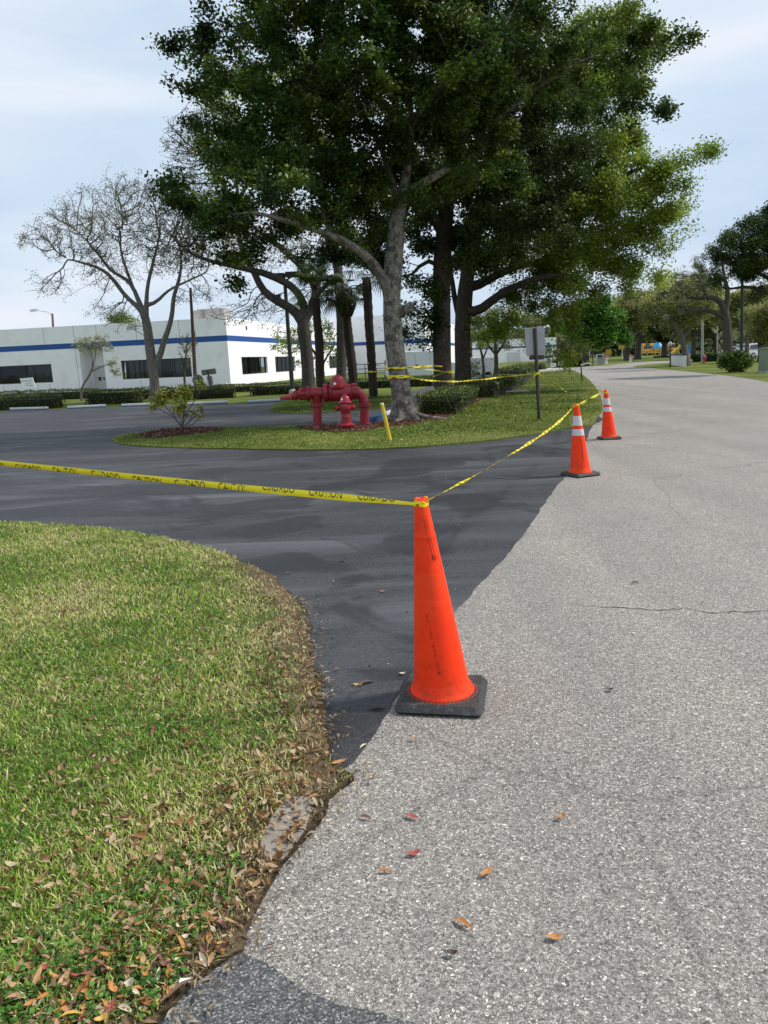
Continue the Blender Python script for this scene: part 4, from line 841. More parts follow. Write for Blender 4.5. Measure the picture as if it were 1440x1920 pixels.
# yellow marker post
yb = gnd(732, 829); M_YEL = simple('yellow_post_paint', (.72, .52, .03), .5, .1, 5., dirt=(.3, .22, .05), dirt_amt=.4)
yp = thing('marker_post', 'leaning yellow round marker post in the island grass', 'post', yb)
MB().tube([yb + Vector((.02, 0, -.1)), pix(716, 757.5, yb.y)], .036, 14).build('post', M_YEL, yp, world=True, smooth='auto'); tp = pix(716, 757.5, yb.y)
MB().lathe([(.037, 0), (.037, .01), (.028, .018)], tp, (-.2, 0, 1), 14).build('cap', M_WHITE, yp, world=True)
# ------------------------------------------------------------------ bark and foliage
B_OAK = bark('pale_mottled_bark', (.15, .13, .11), (.44, .40, .35), 5.0, .55, .7, lichen=(.07, .062, .052), lich_amt=.75, lscale=4.5)
B_DARK = bark('dark_furrowed_bark', (.045, .036, .028), (.15, .122, .1), 6.0, .3, .9)
B_GREY = bark('grey_bark', (.05, .042, .035), (.15, .13, .11), 6.0, .4, .6)
B_TWIG = bark('pale_grey_twig_bark', (.13, .112, .095), (.33, .30, .265), 6.0, .4, .6)
B_LIGHT = bark('light_grey_bark', (.10, .09, .075), (.24, .215, .19), 5.0, .4, .5)
B_PALM = bark('ringed_palm_bark', (.035, .026, .02), (.12, .092, .07), 5.0, 3.0, .8)
L_DARK = leafy('dark_glossy_leaves', [(0, (.018, .040, .009)), (.5, (.052, .102, .015)), (.8, (.125, .18, .025)), (1, (.32, .36, .06))], .4, .42, .45, .55, .35)
L_DEEP = leafy('deep_green_leaves', [(0, (.016, .036, .010)), (.6, (.048, .085, .018)), (1, (.12, .15, .03))], .3, .5, .5, .4)  # darker green leaf colour for some trees and far hedges
L_OAK = leafy('bright_oak_leaves', [(0, (.05, .095, .014)), (.5, (.21, .30, .035)), (1, (.46, .52, .11))], .5, .5, .4, .4)
L_SPARSE = leafy('sparse_grey_leaves', [(0, (.07, .08, .04)), (.5, (.17, .18, .10)), (1, (.30, .27, .18))], .25, .7, .5, .3)
L_OLIVE = leafy('olive_leaves', [(0, (.13, .15, .05)), (.5, (.34, .36, .12)), (1, (.52, .49, .22))], .5, .7, .12, .4)
L_VIVID = leafy('vivid_green_leaves', [(0, (.022, .075, .008)), (.5, (.08, .23, .018)), (1, (.24, .44, .06))], .35, .5, .3, .4)
L_PALE = leafy('pale_sage_leaves', [(0, (.18, .2, .10)), (.5, (.38, .4, .25)), (1, (.65, .65, .52))], .3, .6, 1., .3)
L_CROTON = leafy('yellow_green_croton_leaves', [(0, (.06, .10, .01)), (.4, (.28, .33, .02)), (.8, (.62, .57, .04)), (1, (.75, .66, .16))], .25, .4, 2., .2, .5)
L_HEDGE = leafy('clipped_hedge_leaves', [(0, (.022, .045, .008)), (.6, (.075, .115, .018)), (1, (.2, .23, .045))], .25, .45, 1.2, .3, .4)
L_PALM = leafy('palm_frond_green', [(0, (.016, .036, .010)), (.6, (.05, .085, .018)), (1, (.12, .14, .04))], .2, .4, 1., .3, .4)
# the big mottled tree beside the hydrant
A_Y = gnd(758, 790).y
trA, obA, _ = make_tree('shade_tree', 'tall tree with pale mottled trunk and wide dark crown right beside the red hydrant', 'tree', A_Y, 757, [
    [(756, 748, 21), (749, 712, 19), (743, 680, 18.5), (739, 640, 18), (735, 600, 17), (734, 560, 17.5), (735, 520, 18), (738, 480, 17.5), (742, 440, 17), (745, 405, 15.5), (748, 385, 14), (757, 350, .3, 9), (768, 300, .5, 7), (772, 230, 1, 5.5), (765, 150, 1, 4.5), (755, 60, 1, 4), (750, -60, 1, 4), (745, -180, 1, 2.5)],
    [(730, 560, 11), (722, 530, -.2, 10.5), (704, 497, -.4, 9), (682, 474, -.6, 8), (662, 464, -.8, 7.5), (640, 447, -1, 7), (615, 440, -1.3, 6), (575, 425, -1.8, 4.5), (520, 410, -2.4, 3.5), (470, 395, -3, 2.5)],
    [(752, 590, 9), (762, 580, -.2, 8), (771, 571, -.3, 7.5), (777, 570, -.35, 6.5)],
    [(748, 390, 8), (735, 340, .5, 7), (715, 280, 1, 5), (680, 210, 1.5, 4), (640, 140, 1.5, 3), (600, 60, 1.5, 2.5)],
    [(757, 355, 8), (790, 345, .2, 7.5), (825, 325, .3, 7), (860, 303, .6, 6), (905, 262, 1.6, 4.5), (960, 200, 2, 3.5), (1030, 150, 1.8, 3), (1110, 105, 1.5, 2.5)],
    [(768, 300, 6), (730, 260, 1.5, 5), (680, 300, 2.5, 5), (620, 310, 3, 4), (560, 330, 3, 3)],
    [(772, 230, 5), (820, 170, -1, 4), (880, 110, -1.5, 3), (940, 60, -2, 2.5)]],
    [(620, 60, 230, 130, 0, 3.2), (470, 170, 95, 95, 0, 1.8), (415, 110, 45, 28, 0, .6), (375, 80, 28, 10, 0, .3), (590, 240, 180, 115, 0, 2.6), (760, 150, 170, 150, 0, 3.2), (880, 60, 170, 120, 0, 3), (412, 385, 78, 36, -2.2, 1.4), (345, 374, 34, 24, -2.4, .8), (335, 362, 20, 14, -2.4, .4), (470, 400, 75, 55, -2, 1.3), (430, 400, 60, 40, -2.6, 1.), (520, 330, 80, 80, -1.5, 1.6), (560, 425, 60, 45, -1.5, 1.2), (390, 395, 60, 28, -1.2, .9), (385, 430, 28, 35, -2.2, .5), (452, 480, 12, 26, -2, .3),
     (545, 350, 105, 75, -1, 1.6), (690, 325, 120, 80, 0, 2), (640, 420, 70, 30, -.8, 1), (860, 230, 130, 130, .5, 2.4), (1010, 130, 90, 90, 1, 1.6), (1120, 85, 70, 32, 1.2, .8), (1205, 88, 36, 12, 1.3, .3), (1245, 95, 18, 6, 1.3, .2), (1180, 150, 40, 25, 1.3, .5), (1150, 205, 50, 30, 1.5, .6), (640, -110, 260, 120, 0, 3.2), (880, -120, 180, 110, 0, 2.6)],
    5200, .30, .40, 230000, .11, .6, .13, B_OAK, L_DARK, r0=.007, thick=.06, clump=.8, flare=1.35, spray=.34, wood=.93, seed=3, e=2.25, trop=(0, 0, .02))
mb = MB()
ab = Vector(trA.location)
for a, l in ((-.15, .95), (-.9, .45), (-1.9, .4), (-2.8, .42), (.8, .5), (2.2, .4)):
    d = Vector((math.cos(a), math.sin(a), 0)); sd_ = Vector((-d.y, d.x, 0)) * .06
    mb.tube([ab + d * .12 + Vector((0, 0, .5)), ab + d * .27 + Vector((0, 0, .16)), ab + d * (.3 + l * .3) + sd_ + Vector((0, 0, .06)), ab + d * (.3 + l * .75) - sd_ * .5 + Vector((0, 0, .035)), ab + d * (.35 + l) + Vector((0, 0, .0))], [.10, .12, .085, .05, .02], 10)
mb.build('roots', B_OAK, trA, world=True, smooth=True)
mb = MB(); sp = pix(735, 508, A_Y - .33)
# two dark trunks behind
make_tree('dark_trunk_tree', 'tall tree with straight dark trunk behind the clipped hedge, left of a second dark trunk', 'tree', 28.6, 835, [
    [(833, 738, 19), (829, 700, 17.5), (828, 640, 17), (828, 560, 17), (829, 500, 17), (832, 440, 16), (837, 380, 14), (842, 320, 11), (846, 250, 9), (850, 150, 6)],
    [(832, 450, 10), (812, 410, -.4, 9), (790, 350, -.8, 7), (750, 300, -1, 5)], [(837, 380, 9), (870, 330, .5, 8), (910, 270, .8, 6), (950, 210, 1, 4)], [(829, 520, 6), (860, 470, .6, 5), (900, 430, 1, 4)], [(829, 490, 5), (800, 480, -.3, 4), (775, 520, -.5, 3)]],
    [(870, 330, 120, 110, 0, 3), (800, 440, 50, 55, -.5, 1.4), (790, 550, 18, 40, -.6, .5), (775, 610, 10, 25, -.6, .3), (950, 400, 110, 70, 0, 2.4), (1000, 290, 120, 90, .5, 2.4), (900, 460, 50, 50, 0, 1.4), (920, 170, 150, 100, 0, 3), (700, 440, 60, 60, 1, 1.6), (610, 460, 50, 40, 2, 1)],
    2100, .42, .6, 110000, .13, .6, .2, B_DARK, L_DEEP, r0=.009, thick=.08, clump=.8, flare=1.3, seed=5, spray=.42, wood=.95)
trC, obC, _ = make_tree('spreading_tree', 'broad tree with dark trunk whose bright green crown spreads over the sign and road verge', 'tree', 33, 868, [
    [(868, 712, 15), (867, 660, 14.5), (867, 620, 14.5), (869, 580, 15), (873, 540, 14), (880, 490, 12), (892, 440, 10), (915, 380, 9), (950, 300, 7), (990, 200, 5), (1020, 90, 3)],
    [(869, 600, 10), (890, 588, -.2, 9), (905, 578, -.5, 8), (940, 550, -1, 7), (985, 530, -1.5, 6), (1030, 515, -2, 4.5), (1080, 520, -2, 3)],
    [(873, 552, 9), (900, 535, .3, 8), (940, 510, .8, 7), (1000, 492, 1, 6), (1060, 478, 1, 5), (1120, 455, 1, 4), (1180, 430, 1, 3)],
    [(880, 495, 8), (930, 465, -.5, 7), (990, 430, -1, 6), (1060, 390, -1, 5), (1130, 350, -1, 4), (1210, 310, -1, 2.5)], [(867, 640, 5), (852, 560, .2, 5), (845, 500, .3, 4)]],
    [(1110, 410, 125, 60, 0, 3), (1195, 385, 75, 42, 0, 2), (1260, 400, 38, 28, 0, 1), (1040, 480, 100, 35, 0, 2.2), (1120, 300, 75, 70, 0, 2.4), (1100, 200, 95, 85, 0, 2.6), (1150, 90, 80, 70, 0, 2.2), (1160, 470, 60, 38, 0, 1.6), (1205, 490, 30, 35, 0, .8), (1050, 545, 38, 36, -.5, 1.2), (1057, 608, 12, 34, -.6, .4), (1060, 655, 4, 16, -.6, .15), (1000, 540, 60, 25, 0, 1.2),
     (960, 470, 60, 50, 0, 1.6), (1240, 305, 45, 12, -1, .5), (1285, 303, 24, 8, -1, .3), (1000, 350, 90, 80, 0, 2.2), (900, 600, 30, 25, -.3, .6), (1110, 530, 70, 30, 0, 1.3)],
    3800, .44, .58, 170000, .13, .55, .24, B_DARK, L_OAK, r0=.009, thick=.07, clump=.8, flare=1.4, seed=8, spray=.38, trop=(0, 0, -.03))
make_tree('leaning_oak', 'grey forked tree behind the palms, its sparse grey crown reaching left over the lot', 'tree', 38, 579, [
    [(578, 722, 18), (577, 690, 16), (574, 650, 16), (570, 620, 17.5), (566, 600, 16), (556, 585, 12), (535, 572, 11), (505, 555, 10), (487, 535, 9), (478, 512, 8), (468, 495, 7), (455, 470, 6.5), (446, 430, 5), (448, 380, 4), (440, 320, 3)],
    [(570, 605, 12), (572, 580, 10), (563, 555, 9.5), (545, 535, 9), (520, 522, 9), (495, 512, 8.5), (465, 505, 7), (430, 497, 6), (390, 488, 5), (350, 470, 4), (320, 440, 3)],
    [(576, 605, 13), (585, 580, 11), (592, 545, 10), (600, 510, 8), (612, 470, 6), (620, 420, 5), (600, 350, 4)], [(594, 540, 8), (575, 510, 8), (550, 485, 8), (525, 462, 7), (500, 445, 6), (470, 420, 4), (430, 370, 3), (400, 300, 2.5)], [(588, 560, 6), (610, 535, -.3, 5.5), (632, 528, -.5, 4), (665, 525, -.8, 3)]],
    [(400, 430, 95, 55, 0, 2.5), (470, 470, 80, 45, 0, 2), (365, 320, 60, 65, 0, 2), (395, 225, 48, 50, 0, 1.6), (340, 260, 35, 40, 0, 1.2), (560, 430, 60, 60, 0, 2), (490, 575, 50, 25, 0, 1), (440, 590, 40, 25, 0, 1), (350, 480, 60, 40, 0, 1.6), (400, 400, 60, 60, 0, 2), (520, 620, 20, 18, 0, .5)],
    6500, .30, .32, 20000, .10, .5, .12, B_GREY, L_SPARSE, r0=.010, thick=.07, clump=.6, flare=1.2, seed=9, jitter=.5, wood=.72)
make_tree('leafy_tree', 'green tree rising behind the mottled one, pale green sprays on its left side', 'tree', 42, 640, [
    [(640, 700, 9), (640, 600, 9), (630, 480, 8), (600, 360, 7), (560, 260, 5), (500, 200, 3)], [(600, 370, 6), (520, 300, 4), (450, 240, 3)]],
    [(430, 200, 62, 60, 0, 2), (470, 270, 70, 50, 0, 2), (410, 170, 35, 30, 0, 1), (560, 200, 100, 100, 0, 3)], 600, .6, .8, 16000, .19, .55, .26, B_GREY, L_OAK, r0=.012, thick=.09, clump=.7, seed=12)
make_tree('bare_oak', 'nearly leafless wide tree before the white building, left of the brown light pole', 'tree', 41, 290, [
    [(290, 722, 12), (289, 705, 11), (287, 690, 12), (284, 672, 12), (281, 655, 11.5), (279, 635, 11), (277, 615, 10.5), (273, 595, 10), (268, 585, 8), (258, 575, 5.5), (240, 560, 5), (222, 538, 4.5), (205, 515, 4), (180, 500, 3.5), (150, 492, 2.5), (115, 480, 1.5)],
    [(273, 592, 8), (262, 570, 6), (254, 548, 5), (245, 530, 4.5), (225, 517, 4), (205, 505, 3.5), (180, 470, 2.5), (150, 440, 1.5)],
    [(274, 590, 7), (275, 560, 5), (277, 530, 4), (283, 510, 4), (290, 480, 3), (300, 440, 2)], [(287, 688, 10), (297, 678, 8), (302, 660, 7.5), (306, 643, 7), (314, 622, 6), (322, 595, 5.5), (325, 560, 5), (334, 530, 4), (340, 500, 3), (338, 460, 2)],
    [(277, 575, 5), (290, 570, 4.5), (300, 560, 4), (315, 545, 3), (345, 530, 2.5), (385, 512, 1.6)], [(262, 570, 4), (235, 500, 3), (225, 460, 2.4), (230, 420, 2)]],
    [(170, 420, 100, 50, 0, 2.2), (250, 385, 90, 45, 0, 2), (300, 430, 85, 55, 0, 2), (110, 455, 50, 32, 0, 1), (200, 510, 60, 28, 0, 1), (340, 440, 55, 55, 0, 1.6), (365, 545, 26, 20, 0, .6), (110, 535, 40, 14, 0, .5), (235, 470, 90, 50, 0, 1.8), (225, 600, 28, 10, 0, .5), (70, 450, 22, 8, 0, .3), (205, 580, 30, 10, 0, .4)],
    6000, .28, .26, 22000, .09, .5, .12, B_TWIG, L_SPARSE, r0=.009, thick=.06, clump=.5, flare=1.15, seed=21, jitter=.42, spray=.42, wood=.74, trop=(0, 0, .08))
make_tree('young_tree', 'small slanting tree with pale blossoms in front of the recessed doorway', 'tree', 46, 153, [
    [(153, 728, 2.8), (160, 715, 2.6), (168, 703, 2.6), (173, 690, 2.2), (177, 675, 1.6), (180, 655, 1.2), (175, 640, 1)], [(172, 697, 2), (185, 690, 1.6), (200, 684, 1.2), (212, 682, 1)], [(173, 692, 1.5), (172, 665, 1.2), (165, 645, 1)]],
    [(175, 640, 34, 11), (190, 650, 20, 10), (150, 650, 14, 10), (213, 680, 11, 9), (218, 698, 8, 10)], 500, .16, .16, 2200, .11, .6, .08, B_TWIG, L_PALE, r0=.005, thick=.04, seed=22, jitter=.4, wood=.65)
make_tree('young_tree', 'thin bare young tree beside the brown light pole and round sign', 'tree', 47, 347, [
    [(347, 718, 2), (345, 700, 2), (347, 680, 1.6), (350, 655, 1.2), (352, 630, .9)], [(346, 690, 1.2), (340, 670, 1)], [(349, 665, 1), (362, 640, .9), (368, 622, .8)]],
    [(352, 650, 18, 28), (347, 684, 12, 7), (360, 625, 10, 12)], 200, .22, .24, 800, .10, .5, .07, B_GREY, L_SPARSE, r0=.005, thick=.04, seed=23, jitter=.5)
make_tree('leafy_tree', 'small open leafed tree against the side wall behind the forked oak', 'tree', 52, 602, [
    [(602, 705, 3), (598, 680, 2.8), (590, 660, 2.4), (570, 640, 2)], [(598, 690, 2), (615, 665, 1.8), (630, 645, 1.4)]],
    [(545, 645, 32, 28), (625, 640, 26, 32), (640, 672, 22, 14), (600, 615, 30, 20), (560, 685, 15, 10)], 420, .3, .34, 2600, .17, .55, .12, B_GREY, L_OAK, r0=.008, thick=.05, seed=24, jitter=.4)
# ------------------------------------------------------------------ palms
def palm(label, bx, Y, tr, head, boots=False, seed=1, hr=1.35, nf=22):
    rr = random.Random(seed); base = gy(bx, Y); root = thing('cabbage_palm', label, 'palm', base, 'cabbage palms on the shaded island'); k = Y / F
    pts = [base + Vector((0, 0, -.1))] + [pix(x, y, Y) for x, y in tr]; P = catm(pts, 40)
    MB().tube(P, [tr_r * k * (1.12 if i < 2 else 1) * (1 + .05 * math.sin(i * 2.1)) for i, tr_r in enumerate([8.6 - 1.0 * i / 40 for i in range(41)])], 16, jit=.08).build('trunk', B_PALM, root, world=True, smooth=True)
    H = pix(*head, Y)
    if boots:
        m = MB(); c = P[-1]
        for i in range(150):
            z = rr.uniform(0, 1); a = rr.uniform(0, 6.28); r0_ = (.20 + .16 * math.sin(math.pi * min(1, z * 1.05))); p = c.lerp(H, z) + Vector((math.cos(a) * r0_, math.sin(a) * r0_, 0)) + Vector((0, 0, -.1)); d = Vector((math.cos(a) * .12, math.sin(a) * .12, .2))
            m.tube([p, p + d * .5, p + d], [.035, .028, .012], 5)
        m.build('old_leaf_boots', bark('boot_fibre', (.05, .03, .02), (.17, .11, .07), 9., 1., .6), root, world=True); MB().tube([c + Vector((0, 0, -.1)), c.lerp(H, .3), c.lerp(H, .7), H], [.2, .27, .28, .16], 14).build('crown_shaft', B_PALM, root, world=True, smooth=True)
    V = []; Q = []; T = []
    st = MB()
    for f in range(nf):
        a = f * 2.399 + rr.uniform(-.3, .3); el = rr.uniform(-.75, 1.35); d = Vector((math.cos(a) * math.cos(el), math.sin(a) * math.cos(el), math.sin(el))); L = rr.uniform(.55, .8) * hr
        c0 = H; c1 = H + d * L * .5 + Vector((0, 0, .05)); c2 = H + d * L + Vector((0, 0, -.12 * L)); st.tube([c0, c1, c2], [.02, .015, .01], 4)
        sd_ = d.cross(Vector((0, 0, 1))); sd_ = sd_.normalized() if sd_.length > .01 else Vector((1, 0, 0)); nn = sd_.cross(d).normalized(); fl = rr.uniform(.6, .8) * hr
        for s in range(26):
            t = (s / 25 - .5) * 2; an = t * 2.2; dd = (d * math.cos(an) + sd_ * math.sin(an)).normalized(); ll = fl * (.65 + .35 * math.cos(t * 1.3)) * rr.uniform(.85, 1); drop = Vector((0, 0, -.28 * ll * (1 + .4 * rr.random())))
            w_ = dd.cross(nn).normalized() * .022; m_ = c2 + dd * ll * .55 + nn * .03; e_ = c2 + dd * ll * .95 + drop; o = len(V)
            V += [tuple(c2 - w_ * .3), tuple(c2 + w_ * .3), tuple(m_ + w_), tuple(m_ - w_), tuple(e_ + w_ * .15), tuple(e_ - w_ * .15)]; Q += [(o, o + 1, o + 2, o + 3), (o + 3, o + 2, o + 4, o + 5)]; tt = rr.random(); T += [tt, tt]
    st.build('stalks', B_PALM, root, world=True); fast_mesh('fronds', np.array(V), np.array(Q), None, L_PALM, root, tint=T)
palm('left palm of three, its slim ringed trunk overlapping the forked oak', 603, 34.5, [(601, 700), (598, 640), (594, 590), (592, 560)], (591, 540), seed=1, hr=1.2)
palm('middle palm with a bulb of old leaf boots under its fronds', 664, 35.5, [(661, 700), (655, 640), (651, 600), (650, 590)], (647, 545), True, seed=2, hr=1.1)
palm('right palm of three, straight dark trunk next to the mottled tree', 700, 34.0, [(698, 700), (694, 640), (690, 580), (687, 520)], (685, 500), seed=3, hr=1.2)
# ------------------------------------------------------------------ croton shrub on the island
SY = gnd(341, 808).y; sb = gy(341, SY); sh = thing('croton_shrub', 'yellow green shrub with thin bare stems on the near tip of the grass island', 'shrub', sb)
st = MB(); ends = [((340, 800), (325, 782), (300, 768), (284, 762)), ((341, 800), (330, 785), (315, 768), (303, 752)), ((341, 800), (338, 785), (335, 770), (330, 765)), ((342, 800), (350, 775), (362, 755), (374, 738), (378, 722)), ((342, 802), (355, 790), (362, 775), (364, 770)), ((344, 804), (362, 795), (372, 785), (377, 772)), ((341, 800), (345, 770), (348, 750), (346, 735)), ((342, 800), (344, 780), (344, 765)), ((343, 802), (366, 780), (372, 768), (380, 760))]
for i, e_ in enumerate(ends): st.tube([sb + Vector((random.uniform(-.08, .08), random.uniform(-.1, .1), 0))] + [pix(x, y, SY + (i % 3 - 1) * .15 * j) for j, (x, y) in enumerate(e_)], [.018, .014] + [.011] * (len(e_) - 2) + [.006], 6)
st.build('stems', B_LIGHT, sh, world=True, smooth=True)
def tuft(ells, n, L, W, name, mat, par, Y, up=.4):
    C = ell_points(ells, n, Y); C = C + RNG.normal(0, .045, C.shape); V, Q = leaf_quads(C, L * RNG.uniform(.6, 1.2, len(C)), W, up); return fast_mesh(name, V, Q, None, mat, par, tint=RNG.uniform(0, 1, len(C)))
tuft([(298, 752, 17, 13, 0, .22), (305, 740, 12, 8, 0, .15), (284, 764, 6, 6, 0, .08), (345, 733, 14, 14, 0, .2), (352, 742, 10, 8, 0, .15), (330, 745, 9, 6, 0, .1), (378, 722, 9, 8, 0, .12), (334, 768, 11, 9, 0, .14), (343, 764, 7, 7, 0, .1), (377, 766, 5, 5, 0, .08), (363, 774, 5, 5, 0, .08), (376, 779, 5, 4, 0, .07), (348, 780, 5, 4, 0, .06)], 1300, .11, .42, 'leaves', L_CROTON, sh, SY)
# ------------------------------------------------------------------ clipped hedges
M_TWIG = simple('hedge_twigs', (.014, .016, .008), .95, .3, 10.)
def hedge(label, ax, aY, bx, bY, top, depth, dens=420, leafL=.075, group='clipped hedges round the lot', mat=None, flowers=0, wob=.08):
    a, b = gy(ax, aY), gy(bx, bY); mid_ = (a + b) / 2; H = pix((ax + bx) / 2, top, mid_.y).z; d = (b - a); L = d.length; d.normalize(); nrm = Vector((-d.y, d.x, 0))
    if nrm.y < 0: nrm = -nrm
    root = thing('hedge', label, 'hedge', a, group)
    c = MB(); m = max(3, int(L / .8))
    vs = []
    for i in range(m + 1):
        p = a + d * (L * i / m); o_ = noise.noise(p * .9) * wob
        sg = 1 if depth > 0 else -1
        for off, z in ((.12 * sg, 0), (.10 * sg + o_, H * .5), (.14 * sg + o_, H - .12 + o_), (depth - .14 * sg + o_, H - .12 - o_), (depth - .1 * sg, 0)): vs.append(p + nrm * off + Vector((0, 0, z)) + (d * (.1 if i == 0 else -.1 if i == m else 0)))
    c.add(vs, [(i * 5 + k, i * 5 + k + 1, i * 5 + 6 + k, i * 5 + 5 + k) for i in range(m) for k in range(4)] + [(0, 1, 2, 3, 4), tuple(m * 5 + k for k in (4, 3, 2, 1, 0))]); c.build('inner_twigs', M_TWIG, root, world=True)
    areas = [L * H, L * abs(depth), abs(depth) * H, abs(depth) * H, L * H * .5]; P = []
    for k, A_ in enumerate(areas):
        n = int(A_ * dens); u, v = RNG.uniform(0, 1, n), RNG.uniform(0, 1, n)
        x = {0: u * L, 1: u * L, 2: u * 0, 3: u * 0 + L, 4: u * L}[k]; y = {0: v * 0, 1: v * depth, 2: u * depth, 3: u * depth, 4: v * 0 + depth}[k]; z = {0: v * H, 1: v * 0 + H, 2: v * H, 3: v * H, 4: H - v * H * .5}[k]
        P.append(np.stack([x, y, z], 1))
    P = np.concatenate(P); nz = np.array([noise.noise(Vector(q) * 2.2 + a) for q in P]); P[:, 2] += (nz * wob + RNG.normal(0, .03, len(P))) * (P[:, 2] > .2 * H); P[:, 1] += nz * wob * 1.2 + RNG.normal(0, .03, len(P)); P[:, 2] = np.abs(P[:, 2]) + .02
    W_ = np.array(a)[None] + P[:, :1] * np.array(d) + P[:, 1:2] * np.array(nrm) + P[:, 2:] * np.array([0, 0, 1]); V, Q = leaf_quads(W_, leafL * RNG.uniform(.6, 1.3, len(W_)), .6, .6)
    fast_mesh('foliage', V, Q, None, mat or L_HEDGE, root, tint=np.clip(RNG.uniform(0, 1, len(W_)) * .7 + nz * .6 + .15, 0, 1))
    if flowers:
        i = RNG.choice(len(W_), flowers); V, Q = leaf_quads(W_[i] + np.array([0, -.05, .05]), .14, .8, .3); fast_mesh('blossoms', V, Q, None, simple('white_petals', (.75, .74, .72), .6, .05), root)
    return root
hedge('low hedge at far left in front of the longer hedge, behind the first wheel stop', -70, 37.6, 101, 36.9, 746, 1.1)
hedge('long hedge under the building windows, left end by the welcome sign', -80, 52, 168, 49, 735, 1.0, wob=.12)
hedge('hedge below the doorway between second and third wheel stops', 160, 39.2, 252, 38.6, 732.5, 1.1)
hedge('hedge behind the bare oak trunk with white blossoms at its foot', 250, 44, 328, 43, 728, .9, flowers=120)
hedge('hedge below the round sign and the brown light pole', 356, 40, 442, 40.5, 726, 1.1)
hedge('hedge at the corner of the building behind the other hedges', 388, 50, 486, 49, 722.5, 1.0, flowers=20)
hedge('hedge between the building corner and the lamp post foot', 470, 42, 568, 42.5, 720, 1.2)
hedge('dark shaded hedge behind the palms and the mottled trunk', 606, 46, 812, 45, 711, 1.2, leafL=.085)
hedge('nearest hedge with rounded end right beside the mottled trunk', 788, 21.6, 838, 27.5, 736, -1.1, dens=1500, leafL=.06, wob=.1)
hedge('dark hedge right of the two dark trunks', 872, 29.5, 934, 38, 711, -1.2, dens=600, leafL=.07)
hedge('sunlit hedge running away beside the lawn', 936, 40, 968, 56, 689, -1.3, dens=500, leafL=.09)
hedge('small square hedge clump behind the sign post', 1016, 76, 1024, 78, 682, 1.0, dens=300, leafL=.1)
hedge('dark clipped hedge far off behind the stakes at the road bend', 1059, 84, 1104, 90, 673, 1.4, dens=260, leafL=.12, mat=L_DEEP)
hedge('low dark hedge across the street under the school buses', 1225, 140, 1262, 138, 668, 1.5, dens=100, leafL=.2, mat=L_DEEP)
hedge('low dark hedge right of the grey oak trunk', 1296, 84, 1330, 82, 664.5, 1.4, dens=260, leafL=.12, mat=L_DEEP)
# round bush on the right-hand lawn
BY = 46.5; bb = gy(1378, BY); bu = thing('round_bush', 'wide bright green bush on the right hand lawn', 'bush', bb)
tuft([(1378, 680, 33, 17, 0, .9), (1362, 672, 16, 12, 0, .5), (1398, 676, 14, 14, 0, .5), (1385, 665, 18, 9, 0, .5)], 5200, .14, .5, 'foliage', leafy('bush_leaves', [(0, (.02, .05, .006)), (.6, (.06, .12, .012)), (1, (.2, .28, .03))], .3, .5, 1., .3), bu, BY)
m = MB()
for i in range(24):
    a = random.uniform(0, 6.28); m.tube([bb + Vector((random.uniform(-.7, .7), random.uniform(-.3, .3), 0)), bb + Vector((math.cos(a) * 1.0, math.sin(a) * .6, random.uniform(.5, .9)))], [.02, .008], 4)
m.build('stems', B_LIGHT, bu, world=True)
# ------------------------------------------------------------------ trees beyond
def bgt(label, Y, bx, limbs, ells, n, lmat, nA=350, L=.3, seed=1, bm=None, sig=.35, clump=.6, r0=.02, name='tree', group=None, W=.6, jitter=.3):
    return make_tree(name, label, 'tree', Y, bx, limbs, ells, nA, max(.5, Y / 95), max(.7, Y / 75), int(n * 1.7), L * .78, W, sig * 1.25, bm or B_GREY, lmat, r0=r0, thick=.12, seed=seed, clump=clump, jitter=jitter)
bgt('round dense vivid green tree beyond the back of the grey sign', 88, 1098, [[(1098, 672, 5), (1100, 645, 4.5), (1108, 615, 3)]], [(1117, 600, 52, 36, 0, 2.6), (1090, 612, 34, 30, 0, 1.5), (1146, 620, 28, 26, 0, 1.4), (1110, 576, 30, 14, 0, 1.4), (1110, 635, 45, 12, 0, 2)], 26000, L_VIVID, 700, .40, 31, sig=.3, clump=3)
bgt('wide olive oak left of the school buses', 118, 1176, [[(1174, 660, 5), (1176, 640, 4), (1186, 615, 3)], [(1175, 645, 3), (1196, 632, 2.5), (1215, 615, 2)]], [(1185, 580, 48, 34, 0, 4), (1160, 605, 30, 20, 0, 3), (1220, 585, 36, 26, 0, 3), (1165, 635, 26, 12, 0, 2)], 26000, L_OLIVE, 420, .42, 32)
bgt('dark trunked oak right beside the near school bus', 126, 1195, [[(1196, 660, 5), (1197, 640, 5), (1200, 618, 4)], [(1197, 640, 3), (1212, 625, 2.5)]], [(1215, 612, 42, 20, 0, 3), (1200, 570, 42, 20, 0, 3), (1240, 632, 24, 10, 0, 2)], 12000, L_DEEP, 320, .42, 33)
bgt('olive oak behind the blue playground roof', 140, 1245, [[(1246, 655, 4), (1245, 630, 4), (1240, 600, 3)]], [(1245, 575, 46, 40, 0, 5), (1270, 610, 34, 24, 0, 4), (1225, 615, 34, 20, 0, 3)], 26000, L_OLIVE, 400, .5, 34)
bgt('grey trunked oak standing right of the low white wall', 68, 1287, [[(1287, 672, 6.5), (1284, 652, 5.5), (1279, 635, 5.5), (1272, 618, 5), (1265, 602, 4), (1250, 590, 3)], [(1280, 640, 4), (1292, 620, 3.6), (1302, 605, 3), (1315, 592, 2)], [(1268, 612, 3), (1262, 625, 2), (1256, 640, 1.6)]], [(1275, 560, 54, 34, 0, 3), (1310, 560, 34, 28, 0, 2.6), (1240, 580, 26, 16, 0, 2)], 22000, L_OLIVE, 420, .26, 35, B_LIGHT)
